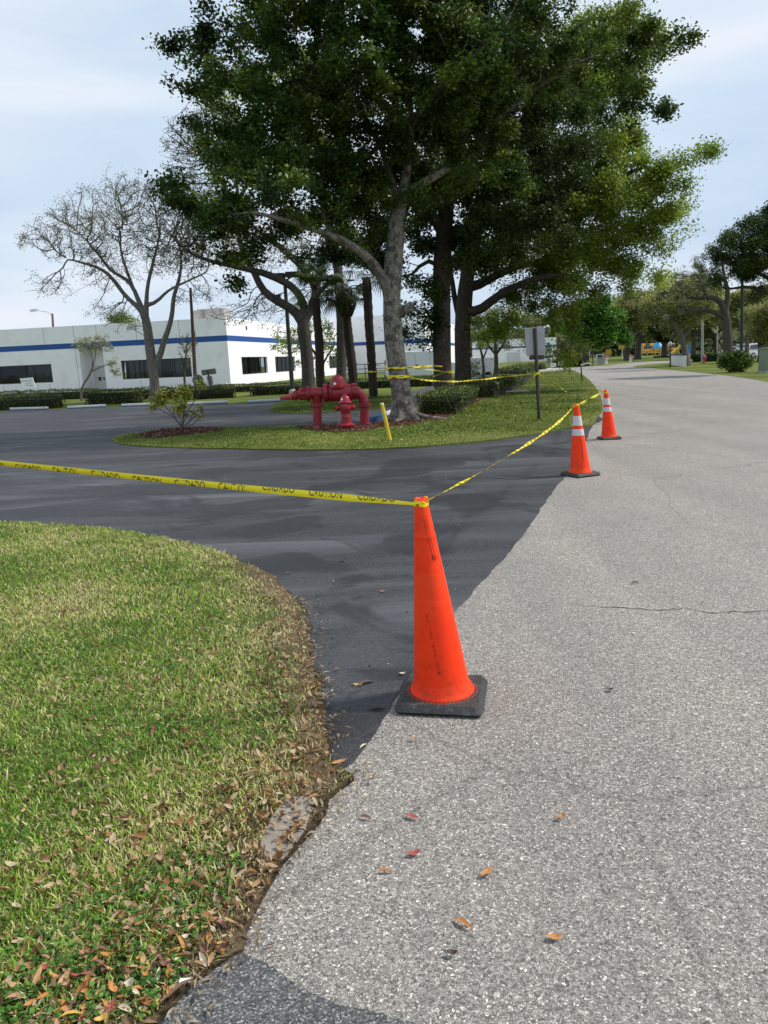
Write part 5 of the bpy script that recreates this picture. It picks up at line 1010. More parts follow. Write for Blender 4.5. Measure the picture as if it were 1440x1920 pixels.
bgt('big open oak with long bare limbs above the green bush', 60, 1366, [[(1366, 660, 9), (1364, 630, 8), (1362, 600, 7.5), (1360, 580, 7), (1352, 565, 5.5), (1340, 557, 5), (1325, 556, 4), (1308, 560, 3), (1285, 562, 2)], [(1360, 582, 6), (1366, 560, 5), (1366, 545, 4), (1358, 525, 3), (1355, 500, 2)], [(1361, 592, 5), (1345, 585, 4.5), (1325, 578, 4), (1300, 582, 3), (1270, 590, 2), (1245, 600, 1.5)], [(1325, 556, 3), (1316, 535, 2.5), (1310, 510, 2)]],
    [(1300, 520, 45, 30, 0, 2), (1330, 490, 40, 30, 0, 2), (1280, 545, 45, 25, 0, 2), (1360, 500, 30, 25, 0, 1.5), (1250, 590, 30, 15, 0, 1)], 5200, L_SPARSE, 900, .16, 36, B_GREY, sig=.14, r0=.012, jitter=.45)
bgt('tall dark dense tree at the right edge of the view', 44, 1478, [[(1478, 640, 8), (1474, 590, 7), (1468, 540, 6), (1450, 490, 4), (1430, 450, 3)], [(1470, 560, 4), (1430, 545, 3), (1395, 535, 3), (1370, 545, 2)], [(1468, 545, 4), (1420, 510, 3), (1370, 500, 2.5)]],
    [(1395, 450, 42, 40, 0, 1.7), (1432, 415, 40, 28, 0, 1.6), (1470, 430, 50, 50, 0, 2), (1360, 500, 26, 20, 0, 1), (1350, 520, 16, 16, 0, .7), (1410, 500, 45, 28, 0, 1.6), (1400, 470, 60, 45, 0, 1.8), (1440, 470, 40, 60, 0, 1.8), (1425, 550, 25, 18, 0, 1)], 34000, L_DEEP, 600, .16, 37, B_DARK, sig=.18)
bgt('olive oak with pale trunks behind the brown pole at right', 84, 1402, [[(1400, 668, 4), (1400, 640, 3.6), (1405, 610, 3)], [(1400, 650, 3), (1388, 625, 2.4), (1380, 605, 2)]], [(1390, 580, 40, 30, 0, 3), (1425, 572, 40, 32, 0, 3), (1370, 600, 24, 16, 0, 2)], 22000, L_OLIVE, 400, .32, 38, B_LIGHT)
bgt('dark forked tree beside the white car at right', 72, 1426, [[(1427, 668, 4.5), (1426, 640, 4), (1420, 615, 3)], [(1426, 635, 3), (1434, 612, 2.4), (1440, 590, 2)]], [(1430, 590, 34, 22, 0, 2.4), (1450, 610, 30, 25, 0, 2.4)], 16000, L_OLIVE, 300, .28, 39, B_DARK)
bgt('dark tree far behind the lamp at the right lawn', 130, 1345, [[(1344, 650, 4), (1340, 630, 4), (1330, 612, 3)], [(1343, 635, 3), (1356, 615, 2)]], [(1340, 600, 36, 16, 0, 4), (1310, 615, 30, 16, 0, 4), (1365, 610, 24, 16, 0, 3)], 18000, L_OLIVE, 300, .5, 40, B_DARK)
bgt('light green small tree left of the grey sign, by the sunlit hedge', 62, 931, [[(931, 688, 4), (930, 665, 3.6), (928, 640, 3)], [(930, 668, 2.5), (942, 650, 2), (955, 625, 1.5)], [(930, 672, 2.5), (915, 650, 2), (905, 630, 1.5)]], [(925, 606, 46, 34, 0, 2), (966, 605, 34, 26, 0, 1.4), (892, 618, 28, 26, 0, 1.2), (940, 640, 40, 18, 0, 1.2)], 15000, leafy('light_olive_leaves', [(0, (.10, .13, .05)), (.5, (.26, .30, .11)), (1, (.45, .48, .22))], .3, .6, .4, .3), 480, .17, 41, sig=.2)
bgt('thin dark stemmed tree left of the light green one', 58, 907, [[(907, 692, 2.6), (906, 672, 2.4), (901, 655, 2)], [(906, 675, 1.6), (914, 655, 1.4)]], [(905, 640, 24, 22, 0, 1), (890, 620, 16, 18, 0, .8)], 2600, L_OAK, 260, .14, 42, B_DARK, sig=.14)
bgt('mid green tree rising behind the far white building', 175, 1020, [[(1020, 660, 3), (1020, 640, 3)]], [(1020, 600, 30, 26, 0, 5), (990, 605, 26, 22, 0, 4), (1045, 615, 26, 20, 0, 4)], 9000, L_OAK, 260, .6, 43)
bgt('darker tree behind the round vivid tree', 150, 1070, [[(1070, 660, 3), (1070, 630, 3)]], [(1060, 600, 34, 30, 0, 5), (1090, 580, 36, 22, 0, 5)], 9000, L_DEEP, 260, .55, 44)
bgt('scrubby grey twiggy tree beside the far hedge', 82, 1052, [[(1047, 684, 2), (1055, 668, 2), (1064, 655, 1.6)], [(1055, 668, 1.4), (1068, 648, 1)]], [(1070, 646, 24, 10, 0, 1.2), (1055, 652, 14, 8, 0, .8)], 1200, L_SPARSE, 300, .16, 45, r0=.012, sig=.16, jitter=.5)
bgt('low bushy treetop showing over the roof of the left building', 92, 232, [[(232, 700, 2), (232, 640, 2)]], [(240, 602, 22, 6, 0, 1.5), (215, 606, 12, 4, 0, 1)], 1500, L_OAK, 120, .25, 46)
# far woods closing the view
bgt('broad brownish olive oak closing the gap between the lamp and the bus trees', 105, 1300, [[(1300, 660, 4), (1302, 630, 3.5), (1300, 605, 3)], [(1302, 640, 2.5), (1322, 612, 2)]], [(1300, 575, 54, 36, 0, 4), (1340, 570, 44, 34, 0, 4), (1275, 610, 34, 22, 0, 3), (1380, 590, 34, 22, 0, 3)], 30000, L_OLIVE, 420, .4, 47)
def woods():
    n = 70000; X = RNG.uniform(5, 300, n); ymid = 240; Yv = ymid + RNG.normal(0, 12, n) - X * .12; h = np.array([7.5 + 5 * noise.noise(Vector((x * .05, 0, 3))) + 3 * noise.noise(Vector((x * .22, 5, 3))) for x in X]) + np.clip((X - 60) * .03, 0, 6); Z = h * RNG.uniform(0, 1, n) ** .7
    C = np.stack([X, Yv, Z], 1); V, Q = leaf_quads(C, RNG.uniform(.9, 2.0, n), .75, .4); nz = vnoise(C[:, [0, 2]], .12)
    o = fast_mesh('distant_woods', V, Q, None, leafy('far_wood_leaves', [(0, (.05, .07, .03)), (.5, (.13, .16, .07)), (1, (.25, .26, .12))], .3, .7, .03, .3), None, tint=np.clip(RNG.uniform(0, 1, n) * .6 + nz * .8 + .2, 0, 1)); tag(o, 'distant treeline closing the view behind the street', 'woods', kind='stuff')
woods()
# ------------------------------------------------------------------ white office building, its corner towards us
M_WALL = simple('off_white_stucco', (.92, .89, .92), .85, .04, .5, .12, 30., dirt=(.6, .6, .59), dirt_amt=.35)
M_BLUE = simple('blue_painted_stripe', (.012, .075, .30), .6, .08, 1.)
M_GLASS = simple('dark_tinted_glass', (.012, .014, .017), .08, .4, .6, spec=.6); M_FRAME = simple('dark_bronze_frame', (.02, .018, .017), .4, .2)
M_JOINT = simple('grey_panel_joint', (.42, .42, .42), .9, .1); M_BLIND = simple('vertical_blinds', (.14, .14, .14), .6, .3, 3.)  # panel joints are plain mid-grey strips
M_DOOR = simple('pale_grey_door', (.6, .6, .58), .5, .05); M_DARK = simple('dark_metal', (.03, .028, .027), .5, .2); M_BRN = simple('brown_weathered_pole', (.11, .06, .045), .6, .25, 4.); M_GREYM = simple('grey_sheet_metal', (.36, .37, .38), .45, .08, 4., metal=.3, dirt=(.22, .22, .22), dirt_amt=.4)
CN = gnd(433, 724); LD = (gnd(0, 740.5) - CN).normalized(); RD = Vector((-LD.y, LD.x, 0)); RD = RD if RD.y > 0 else -RD
def tfor(o, d, px, z=2.):
    t = 0.; s = 40.
    f_ = lambda t: proj(o.x + d.x * t, o.y + d.y * t, z)[0] - px
    lo, hi = 0., 150.
    for _ in range(50):
        m_ = (lo + hi) / 2
        if (f_(m_) > 0) == (f_(hi) > 0): hi = m_
        else: lo = m_
    return lo
HB = pix(420, 595, CN.y).z; ZS0, ZS1 = pix(428, 639, CN.y).z, pix(427, 628.5, CN.y).z
print('building', CN, LD, RD, 'H', HB, 'stripe', ZS0, ZS1)
bld = thing('office_building', 'white single storey office building with blue stripe, its corner facing the lot', 'building', CN)
NL, NR = -RD, -LD      # outward normals of left and right faces
def wall_with_openings(mb, o, d, nrm, L, H, ops, th=.35):
    """wall slab from o along d; ops: (t0,t1,z0,z1) openings, left as holes"""
    ops = sorted(ops); t = 0
    def slab(t0, t1, z0, z1):
        if t1 - t0 < .01 or z1 - z0 < .01: return
        p = [o + d * t0, o + d * t1, o + d * t1 - nrm * th, o + d * t0 - nrm * th]; mb.add([q + Vector((0, 0, z)) for z in (z0, z1) for q in p], [(0, 3, 2, 1), (4, 5, 6, 7), (0, 1, 5, 4), (1, 2, 6, 5), (2, 3, 7, 6), (3, 0, 4, 7)])
    for t0, t1, z0, z1 in ops:
        slab(t, t0, -.1, H); slab(t0, t1, -.1, z0); slab(t0, t1, z1, H); t = t1
    slab(t, L, -.1, H)
tl = lambda px: tfor(CN, LD, px); tr_ = lambda px: tfor(CN, RD, px)
ZW0, ZW1 = .92, 2.5
LL = 52.; RL = tr_(652)
winL = [(tl(358), tl(227), ZW0, ZW1), (tl(97), tl(97) + 13, ZW0, ZW1)]; door = (tl(196), tl(152), 0, ZS0 - .02)
ZV0, ZV1 = pix(476, 701, (CN + RD * tr_(476)).y).z, pix(476, 669, (CN + RD * tr_(476)).y).z
winR = [(tr_(a), tr_(b), ZV0, ZV1) for a, b in ((453, 501), (516, 553), (566, 588), (617, 640), (645, 651.5))]
mb = MB(); wall_with_openings(mb, CN, LD, NL, LL, HB, winL + [door]); mb.build('left_wall', M_WALL, bld, world=True)
mb = MB(); wall_with_openings(mb, CN + RD * .352, RD, NR, RL - .35, HB, [(a - .35, b - .35, c, d_) for a, b, c, d_ in winR]); mb.build('right_wall', M_WALL, bld, world=True)
mb = MB(); p = [CN - NL * .36 - NR * .36 , CN + LD * LL - NL * .36, CN + LD * LL + RD * RL, CN + RD * RL - NR * .36]; mb.add([q + Vector((0, 0, HB - .5)) for q in p], [(0, 1, 2, 3)]); mb.build('roof', M_WALL, bld, world=True)
def strip(o, d, nrm, L, z0, z1, pr=.004, t0=0):
    m = MB(); p = [o + d * t0 + nrm * pr, o + d * L + nrm * pr, o + d * L - nrm * .05, o + d * t0 - nrm * .05]; m.add([q + Vector((0, 0, z)) for z in (z0, z1) for q in p], [(0, 3, 2, 1), (4, 5, 6, 7), (0, 1, 5, 4), (1, 2, 6, 5), (2, 3, 7, 6), (3, 0, 4, 7)]); return m
strip(CN, LD, NL, LL, ZS0, ZS1, .01, -.01).build('blue_stripe', M_BLUE, bld, world=True); strip(CN, RD, NR, RL, ZS0, ZS1, .01, .06).build('blue_stripe', M_BLUE, bld, world=True)
mb = MB()
for px in (4, 90, 146, 188, 262, 342): 
    t = tl(px); p = CN + LD * t
    for z0, z1 in ((ZS1 + .02, HB + .002), (0, ZS0 - .02)):
        inside_open = any(a < t < b for a, b, c, d_ in winL)
        if inside_open and z0 == 0: z1 = ZW0 - .1
        if door[0] < t < door[1] and z0 == 0: continue
        q = [p + NL * .003, p + LD * .05 + NL * .003, p + LD * .05 - NL * .02, p - NL * .02]; mb.add([w_ + Vector((0, 0, z)) for z in (z0, z1) for w_ in q], [(0, 3, 2, 1), (4, 5, 6, 7), (0, 1, 5, 4), (1, 2, 6, 5), (2, 3, 7, 6), (3, 0, 4, 7)])
mb.build('panel_joints', M_JOINT, bld, world=True)
def window(o, d, nrm, t0, t1, z0, z1, panes, blinds=()):
    th = .3; w0 = o + d * t0 - nrm * .16; L = t1 - t0
    f = MB()
    def bar(a0, a1, b0, b1, dep=.08):
        p = [w0 + d * a0, w0 + d * a1, w0 + d * a1 - nrm * dep, w0 + d * a0 - nrm * dep]; f.add([q + Vector((0, 0, z)) for z in (b0, b1) for q in p], [(0, 3, 2, 1), (4, 5, 6, 7), (0, 1, 5, 4), (1, 2, 6, 5), (2, 3, 7, 6), (3, 0, 4, 7)])
    bar(0, L, z0, z0 + .07); bar(0, L, z1 - .07, z1)
    for i in range(panes + 1):
        a = L * i / panes; bar(max(0, a - .035), min(L, a + .035), z0 + .07, z1 - .07)
    fo = f.build('window', M_FRAME, bld, world=True)
    g = MB(); p = [w0 - nrm * .04, w0 + d * L - nrm * .04]; g.add([p[0] + Vector((0, 0, z0)), p[1] + Vector((0, 0, z0)), p[1] + Vector((0, 0, z1)), p[0] + Vector((0, 0, z1))], [(0, 1, 2, 3)]); gl_ = g.build('pane', M_PANE, fo, world=True)
    b = MB(); rr = random.Random(int(t0 * 10))
    for s0, s1 in blinds:
        a = s0 * L
        while a < s1 * L:
            q = w0 + d * a - nrm * .16; an = rr.uniform(.1, .5); dv = (d * math.cos(an) + nrm * math.sin(an)) * .085; sl = d * rr.uniform(-.02, .02); b.add([q + Vector((0, 0, z0 + .08)) + sl, q + dv + Vector((0, 0, z0 + .08)) + sl, q + dv + Vector((0, 0, z1 - .05)), q + Vector((0, 0, z1 - .05))], [(0, 1, 2, 3)]); a += .13 if rr.random() > .06 else .3
    if b.v: b.build('blinds', M_BLIND, fo, world=True)
    k = MB(); q = w0 - nrm * .6; k.add([q + Vector((0, 0, z0)), q + d * L + Vector((0, 0, z0)), q + d * L + Vector((0, 0, z1)), q + Vector((0, 0, z1))], [(0, 1, 2, 3)]); k.build('dark_interior', simple('unlit_room', (.012, .012, .013), .9, .3, 1.), fo, world=True)
mgl, nt_, nd_, lk_, bs = new_mat('window_glass'); gl2 = N(nd_, 'ShaderNodeBsdfGlossy'); gl2.inputs['Roughness'].default_value = .04; gl2.inputs['Color'].default_value = (.5, .52, .55, 1); trn = N(nd_, 'ShaderNodeBsdfTransparent'); trn.inputs[0].default_value = (.62, .64, .66, 1)
mxg = N(nd_, 'ShaderNodeMixShader'); fr_ = N(nd_, 'ShaderNodeFresnel'); fr_.inputs[0].default_value = 1.4; mth = N(nd_, 'ShaderNodeMath'); mth.operation = 'ADD'; mth.inputs[1].default_value = .04; lk_.new(fr_.outputs[0], mth.inputs[0]); wv = N(nd_, 'ShaderNodeTexNoise', Scale=.8); bpg = N(nd_, 'ShaderNodeBump', Strength=.03, Distance=.1); tcg = N(nd_, 'ShaderNodeTexCoord'); lk_.new(tcg.outputs['Object'], wv.inputs['Vector']); lk_.new(wv.outputs['Fac'], bpg.inputs['Height']); lk_.new(bpg.outputs[0], gl2.inputs['Normal'])
lk_.new(mth.outputs[0], mxg.inputs[0]); lk_.new(trn.outputs[0], mxg.inputs[1]); lk_.new(gl2.outputs[0], mxg.inputs[2]); lk_.new(mxg.outputs[0], nd_['Material Output'].inputs[0]); M_PANE = mgl
window(CN, LD, NL, *winL[0], 4, ((.04, .28), (.45, .66), (.72, .9))); window(CN, LD, NL, *winL[1], 5, ((.0, .2), (.7, .95)))
for i, wR in enumerate(winR): window(CN, RD, NR, *wR, (5, 5, 4, 4, 3)[i], ((.05, .3), (.5, .75)) if i % 2 == 0 else ((.1, .8),))
# recessed doorway
dm = MB(); d0, d1 = CN + LD * door[0], CN + LD * door[1]; dep = 1.6
a_, b_ = d0 - NL * dep, d1 - NL * dep
dm.add([d0 - NL * .352, a_, a_ + Vector((0, 0, ZS0)), d0 - NL * .352 + Vector((0, 0, ZS0)), d1 - NL * .352, b_, b_ + Vector((0, 0, ZS0)), d1 - NL * .352 + Vector((0, 0, ZS0))], [(0, 1, 2, 3), (4, 5, 6, 7), (1, 5, 6, 2), (3, 2, 6, 7)]); dm.build('recess', M_WALL, bld, world=True)
dd = MB(); q0 = a_ + LD * .15 + NL * .03; dd.add([q0 + v for v in (Vector((0, 0, 0)), LD * .95, LD * .95 + Vector((0, 0, 2.2)), Vector((0, 0, 2.2)))], [(0, 1, 2, 3)]); q0 = q0 + LD * 1.0
dd.add([q0 + v for v in (Vector((0, 0, 0)), LD * .95, LD * .95 + Vector((0, 0, 2.2)), Vector((0, 0, 2.2)))], [(0, 1, 2, 3)]); dr = dd.build('double_door', M_DOOR, bld, world=True)
MB().box(q0 + NL * .05 + Vector((0, 0, 1.05)) - LD * .1, (.12, .06, .2)).box(q0 + NL * .05 + Vector((0, 0, 1.05)) + LD * .3, (.22, .06, .3)).build('door_handle', M_FRAME, dr, world=True)
ac = MB(); qa = CN + LD * 2.2 - NL * 3.0
for i, (dx, w_, h_) in enumerate(((0, 2.4, .75), (1.1, 1.2, .6))): ac.box(qa + LD * dx + Vector((0, 0, HB - .5 + .75)), (w_, 1.6, h_ + .6), rz=math.atan2(LD.y, LD.x))
tag(ac.build('rooftop_unit', simple('beige_sheet_metal', (.42, .39, .35), .6, .1, 3.)), 'beige air conditioning unit on the office roof near its corner', 'rooftop unit')
MB().box(CN + RD * tr_(466) + NR * .04 + Vector((0, 0, ZS1 + .75)), (.16, .08, .34), rz=math.atan2(RD.y, RD.x)).build('wall_fixture', M_BRN, bld, world=True)
MB().box(CN + RD * tr_(644) + NR * .1 + Vector((0, 0, .9)), (.4, .2, .7), rz=math.atan2(RD.y, RD.x)).cyl(CN + RD * tr_(643) + NR * .1 + Vector((0, 0, 1.2)), CN + RD * tr_(643) + NR * .1 + Vector((0, 0, 3.2)), .06).build('meter_box', M_GREYM, bld, world=True)
# taller wing at the far end and the last block beyond the trees
def block(name, label, o, d, L, n2, L2, H, zs, joints=()):
    """front face from o along d; side face from o+d*L along n2"""
    b = thing(name, label, 'building', o); c = [o, o + d * L, o + d * L + n2 * L2, o + n2 * L2]; m = MB(); m.add([q + Vector((0, 0, z)) for z in (-.1, H) for q in c], [(0, 3, 2, 1), (4, 5, 6, 7), (0, 1, 5, 4), (1, 2, 6, 5), (2, 3, 7, 6), (3, 0, 4, 7)]); m.build('wall', M_WALL, b, world=True)
    nF = -n2; strip(o, d, nF, L, zs[0], zs[1], .02).build('blue_stripe', M_BLUE, b, world=True); nS = d; strip(o + d * L, n2, nS, L2, zs[0], zs[1], .02, .06).build('blue_stripe', M_BLUE, b, world=True)
    jm = MB()
    for t in joints:
        p = o + d * t
        for z0, z1 in ((0, zs[0] - .03), (zs[1] + .03, H)): q = [p + nF * .004, p + d * .08 + nF * .004, p + d * .08 - nF * .02, p - nF * .02]; jm.add([w_ + Vector((0, 0, z)) for z in (z0, z1) for w_ in q], [(0, 3, 2, 1), (4, 5, 6, 7), (0, 1, 5, 4), (1, 2, 6, 5), (2, 3, 7, 6), (3, 0, 4, 7)])
    if jm.v: jm.build('panel_joints', M_JOINT, b, world=True)
    return b
FD = -LD; W0 = CN + RD * RL; W0b = W0 - FD * 6
LW = 0
while proj(*(W0 + FD * LW + Vector((0, 0, 4))))[0] < 797: LW += .1
HW = pix(750, 589.5, (W0 + FD * LW * .7).y).z
wing = block('warehouse_wing', 'taller pale grey wing behind the palms and mottled trunk, with a blue stripe', W0b, FD, LW + 6, RD, 70, HW, (ZS0, ZS1), (6 + LW * .3, 6 + LW * .62))
MB().box(W0 + FD * 3.5 + NL * .1 + Vector((0, 0, HW - 1.6)), (.5, .3, .35)).build('wall_lamp', M_WHITE, wing, world=True)
FY = 170.; fo = gy(886, FY); fe = gy(1043, FY); HF = pix(1000, 634, FY).z
farb = block('far_building', 'far white building with blue stripe seen past the back of the grey sign', fo, (fe - fo).normalized(), (fe - fo).length, Vector((.15, 1, 0)).normalized(), 30, HF, (pix(1000, 651, FY).z, pix(1000, 648, FY).z), ())
gd = MB(); a_, b_ = gy(951, FY - .1), gy(975, FY - .1); z1 = pix(960, 661, FY).z; gd.add([a_, b_, b_ + Vector((0, 0, z1)), a_ + Vector((0, 0, z1))], [(0, 1, 2, 3)]); gd.build('garage_door', simple('ribbed_white_door', (.62, .63, .64), .6, .06, 1.), farb, world=True)
wb = thing('garden_wall', 'low white wall running left of the grey oak trunk on the right hand lawn', 'wall', gy(1259, 74)); a_, b_ = gy(1259, 74), gy(1284, 66); zt = pix(1265, 666, 72).z
m = MB(); dv = (b_ - a_).normalized(); nn = Vector((-dv.y, dv.x, 0)) * .12; m.add([q + Vector((0, 0, z)) for z in (-.05, zt) for q in (a_ - nn, b_ - nn, b_ + nn, a_ + nn)], [(0, 3, 2, 1), (4, 5, 6, 7), (0, 1, 5, 4), (1, 2, 6, 5), (2, 3, 7, 6), (3, 0, 4, 7)]); m.build('wall', M_WHITE, wb, world=True)
m = MB(); nn *= 1.5; m.add([q + Vector((0, 0, z)) for z in (zt, zt + .12) for q in (a_ - nn, b_ - nn, b_ + nn, a_ + nn)], [(0, 3, 2, 1), (4, 5, 6, 7), (0, 1, 5, 4), (1, 2, 6, 5), (2, 3, 7, 6), (3, 0, 4, 7)]); m.build('coping', M_DARK, wb, world=True)
# ------------------------------------------------------------------ wheel stops
M_STOPW = simple('chipped_white_paint', (.6, .6, .58), .7, .12, 6., .2, 40., dirt=(.25, .25, .26), dirt_amt=.7); M_STOPB = simple('worn_blue_paint', (.02, .09, .22), .7, .3, 5., dirt=(.3, .3, .3), dirt_amt=.4)
def wheel_stop(label, a, b, white=True):
    d = (b - a); L = d.length; c = (a + b) / 2; ang = math.atan2(d.y, d.x); r = thing('wheel_stop', label, 'wheel stop', c, 'concrete wheel stops round the lot', rz=ang)
    MB().extrude([(-.08, .012), (.08, .012), (.075, .055), (-.075, .055)], (-L / 2, 0, 0), (0, 1, 0), (0, 0, 1), (1, 0, 0), L).build('blue_foot', M_STOPB, r)
    m = MB(); m.extrude([(-.073, .056), (.073, .056), (.066, .12), (.05, .14), (-.05, .14), (-.066, .12)], (-L / 2 + .01, 0, 0), (0, 1, 0), (0, 0, 1), (1, 0, 0), L - .02); m.build('body', M_STOPW if white else M_STOPB, r)
    p = MB()
    for s_ in (-1, 1): p.lathe([(.02, .138), (.02, .146), (.005, .147)], (s_ * L * .38, 0, 0), n=8)
    p.build('steel_pin', M_RUST, r)
for a, b, lab, wh in ((gnd(20, 770), gnd(90, 768), 'wheel stop at far left, chipped white top', 1), (gnd(127, 767), gnd(199, 763.5), 'wheel stop second from left before the doorway hedge', 1), (gnd(229, 763), gnd(290, 761), 'wheel stop third from left with worn grey top', 1), (gnd(352, 760), gnd(427, 756.5), 'wheel stop behind the croton shrub', 1), (gnd(465, 756.5), gnd(534, 752.5), 'wheel stop just left of the hose cap of the red pipes', 1),
                 (gnd(683, 797).lerp(gnd(752, 771), .02), gnd(683, 797).lerp(gnd(752, 771), .42), 'near blue wheel stop touching the right red pipe', 0),
                 (gnd(683, 797).lerp(gnd(752, 771), .5), gnd(683, 797).lerp(gnd(752, 771), .92), 'blue wheel stop just left of the mottled trunk', 1)):
    wheel_stop(lab, a, b, wh)
# ------------------------------------------------------------------ poles and lamps
def pole_pts(bx, Y, tx, ty): return gy(bx, Y), pix(tx, ty, Y)
b_, t_ = pole_pts(549, 41, 534, 528); r = thing('parking_lamp', 'dark two headed parking lamp on a straight pole left of the forked oak', 'street lamp', b_); k = 41 / F
MB().tube([b_ - Vector((0, 0, .1)), t_], [4.2 * k, 3.2 * k], 10).build('pole', M_DARK, r, world=True); MB().lathe([(.2, 0), (.2, .2), (.12, .3)], b_, n=12).build('base', M_CONC, r, world=True)
for dx, sx, dy in ((-15, -1, 2), (17, 1, -6)):
    hx = pix(534 + dx, 517 + dy * .4, 41); ar = MB(); ar.tube([t_, hx], .05, 6); ao = ar.build('arm', M_DARK, r, world=True); MB().rbox(hx, (.85, .5, .26), r=.04).build('lamp_head', M_DARK, r, world=True)
MB().box(pix(520, 558, 41), (.35, .25, .3)).tube([pix(520, 553, 41), pix(534, 548, 41)], .03, 5).build('flood_lamp', M_DARK, r, world=True)
b_, t_ = pole_pts(368, 43, 357, 540); r = thing('utility_pole', 'thin brown metal pole in front of the building between the bare oak and the corner', 'pole', b_); MB().tube([b_ - Vector((0, 0, .1)), t_], [4 * 43 / F, 2.4 * 43 / F], 10).build('pole', M_BRN, r, world=True)
Y = 100; b_, t_ = pole_pts(107, Y, 98, 588); r = thing('street_lamp', 'street lamp with a long curved arm rising behind the office roof at left', 'street lamp', b_); MB().tube([b_, t_], [.2, .14], 8).build('pole', M_BRN, r, world=True)
MB().tube([t_ + Vector((0, 0, -.2)), pix(88, 585, Y), pix(72, 582.5, Y)], .05, 6).build('arm', M_GREYM, r, world=True); MB().lathe([(.05, -.55), (.18, -.4), (.2, .2), (.08, .5)], pix(64, 582, Y), (1, 0, .1), 10).build('lamp_head', M_GREYM, r, world=True)
b_, t_ = pole_pts(1389.5, 47, 1392, 505); r = thing('utility_pole', 'tall dark pole standing just behind the green bush at right', 'pole', b_); MB().tube([b_, t_], [3 * 47 / F, 2.6 * 47 / F], 10).build('pole', M_DARK, r, world=True)
b_, t_ = pole_pts(1317, 76, 1317, 587); r = thing('street_lamp', 'grey shoebox street lamp under the open oak on the right lawn', 'street lamp', b_); MB().tube([b_, t_], [2.6 * 76 / F, 2 * 76 / F], 10).build('pole', M_GREYM, r, world=True); MB().rbox(t_ + Vector((-.25, 0, .1)), (1.0, .6, .3), r=.05).build('lamp_head', M_GREYM, r, world=True)
b_, t_ = pole_pts(1345, 95, 1345, 610); r = thing('utility_pole', 'thin grey pole far behind the lamp on the right lawn', 'pole', b_); MB().tube([b_, t_], [.09, .07], 8).build('pole', M_GREYM, r, world=True)
# ------------------------------------------------------------------ signs seen from behind and small posts
def text_on(mb, txt, c, X, Z, size, off=Vector((0, 0, 0))):
    vs, fs = glyphs(txt, size); mb.add([Vector(c) + X * x + Z * y + off for x, y in vs], fs)
YS_ = gnd(1011, 790).y; b_ = gy(1011, YS_); k = YS_ / F; r = thing('road_sign', 'back of a grey metal road sign on a dark square post, taped near its middle', 'sign', b_); t_ = pix(1003, 617, YS_)
dv = (t_ - b_).normalized(); X = Vector((1, 0, .03)).normalized()
m = MB(); m.tube([b_ - dv * .2, t_ + dv * .02], [.042, .042], 4); m.build('post', simple('dark_brown_post', (.03, .02, .018), .5, .3, 8.), r, world=True)
c = pix(1004.5, 640, YS_) + Vector((0, -.045 - .0, 0)); w_, h_ = 18 * k, 25.5 * k
def plate(c, w_, h_, X, Z, D, rr_=.03, th=.004):
    poly = []
    for cx, cz, a0 in ((w_ - rr_, h_ - rr_, 0), (-w_ + rr_, h_ - rr_, 90), (-w_ + rr_, -h_ + rr_, 180), (w_ - rr_, -h_ + rr_, 270)):
        for i in range(5): a = math.radians(a0 + i * 22.5); poly.append((cx + rr_ * math.cos(a), cz + rr_ * math.sin(a)))
    return MB().extrude(poly, c, X, Z, D, th)
Zs = dv; c_back = pix(1004.5, 640, YS_) + Vector((0, .05, 0)); plate(c_back, w_, h_, X, Zs, Vector((0, 1, 0)), .04, .008).build('sign_plate', M_GREYM, r, world=True)
bx_ = pix(997, 671, YS_) + Vector((0, .06, 0)); plate(bx_ + Vector((.04, 0, .02)), 6.5 * k * 1.0, 5 * k, X, Zs, Vector((0, 1, 0)), .01, .03).build('small_plate', M_DARK, r, world=True); plate(pix(1013, 669.5, YS_) + Vector((0, .055, 0)), 8 * k, 4.2 * k, X, Zs, Vector((0, 1, 0)), .01, .05).build('bracket_plate', M_DARK, r, world=True)
MB().lathe([(.05, 0), (.05, .02)], pix(998, 669, YS_) + Vector((0, .03, 0)), (0, -1, 0), 10).build('bolt_plate', M_RUST, r, world=True)
# round sign back and T shaped sign backs by the office
Y = 42.5; b_ = gy(377, Y); r = thing('round_sign', 'back of a round grey stop type sign beside the brown pole', 'sign', b_); MB().lathe([(10.5 * Y / F, 0), (10.5 * Y / F, .01)], pix(371, 713, Y), (0, 1, 0), 20).build('sign_plate', simple('galvanised_back', (.20, .20, .19), .6, .1, 4.), r, world=True); MB().tube([b_, pix(371, 706, Y)], .035, 6).build('post', M_DARK, r, world=True)
Y = 46; b_ = gy(399, Y); k = Y / F; r = thing('arrow_sign', 'wide grey sign back on a black post right of the round one', 'sign', b_); Xs = Vector((1, 0, .09)).normalized(); Zt = Vector((-.12, 0, 1)).normalized(); MB().tube([b_, pix(389, 694, Y)], .05, 6).build('post', M_DARK, r, world=True)
plate(pix(391, 697.5, Y) + Vector((0, .06, 0)), 13.5 * k, 5 * k, Xs, Zt, Vector((0, 1, 0)), .04).build('sign_plate', simple('galvanised_back_b', (.17, .17, .16), .6, .1, 4.), r, world=True); plate(pix(393, 713, Y) + Vector((0, .1, 0)), 5 * k, 8 * k, Xs, Zt, Vector((0, 1, 0)), .02).build('small_plate', M_GREYM, r, world=True)
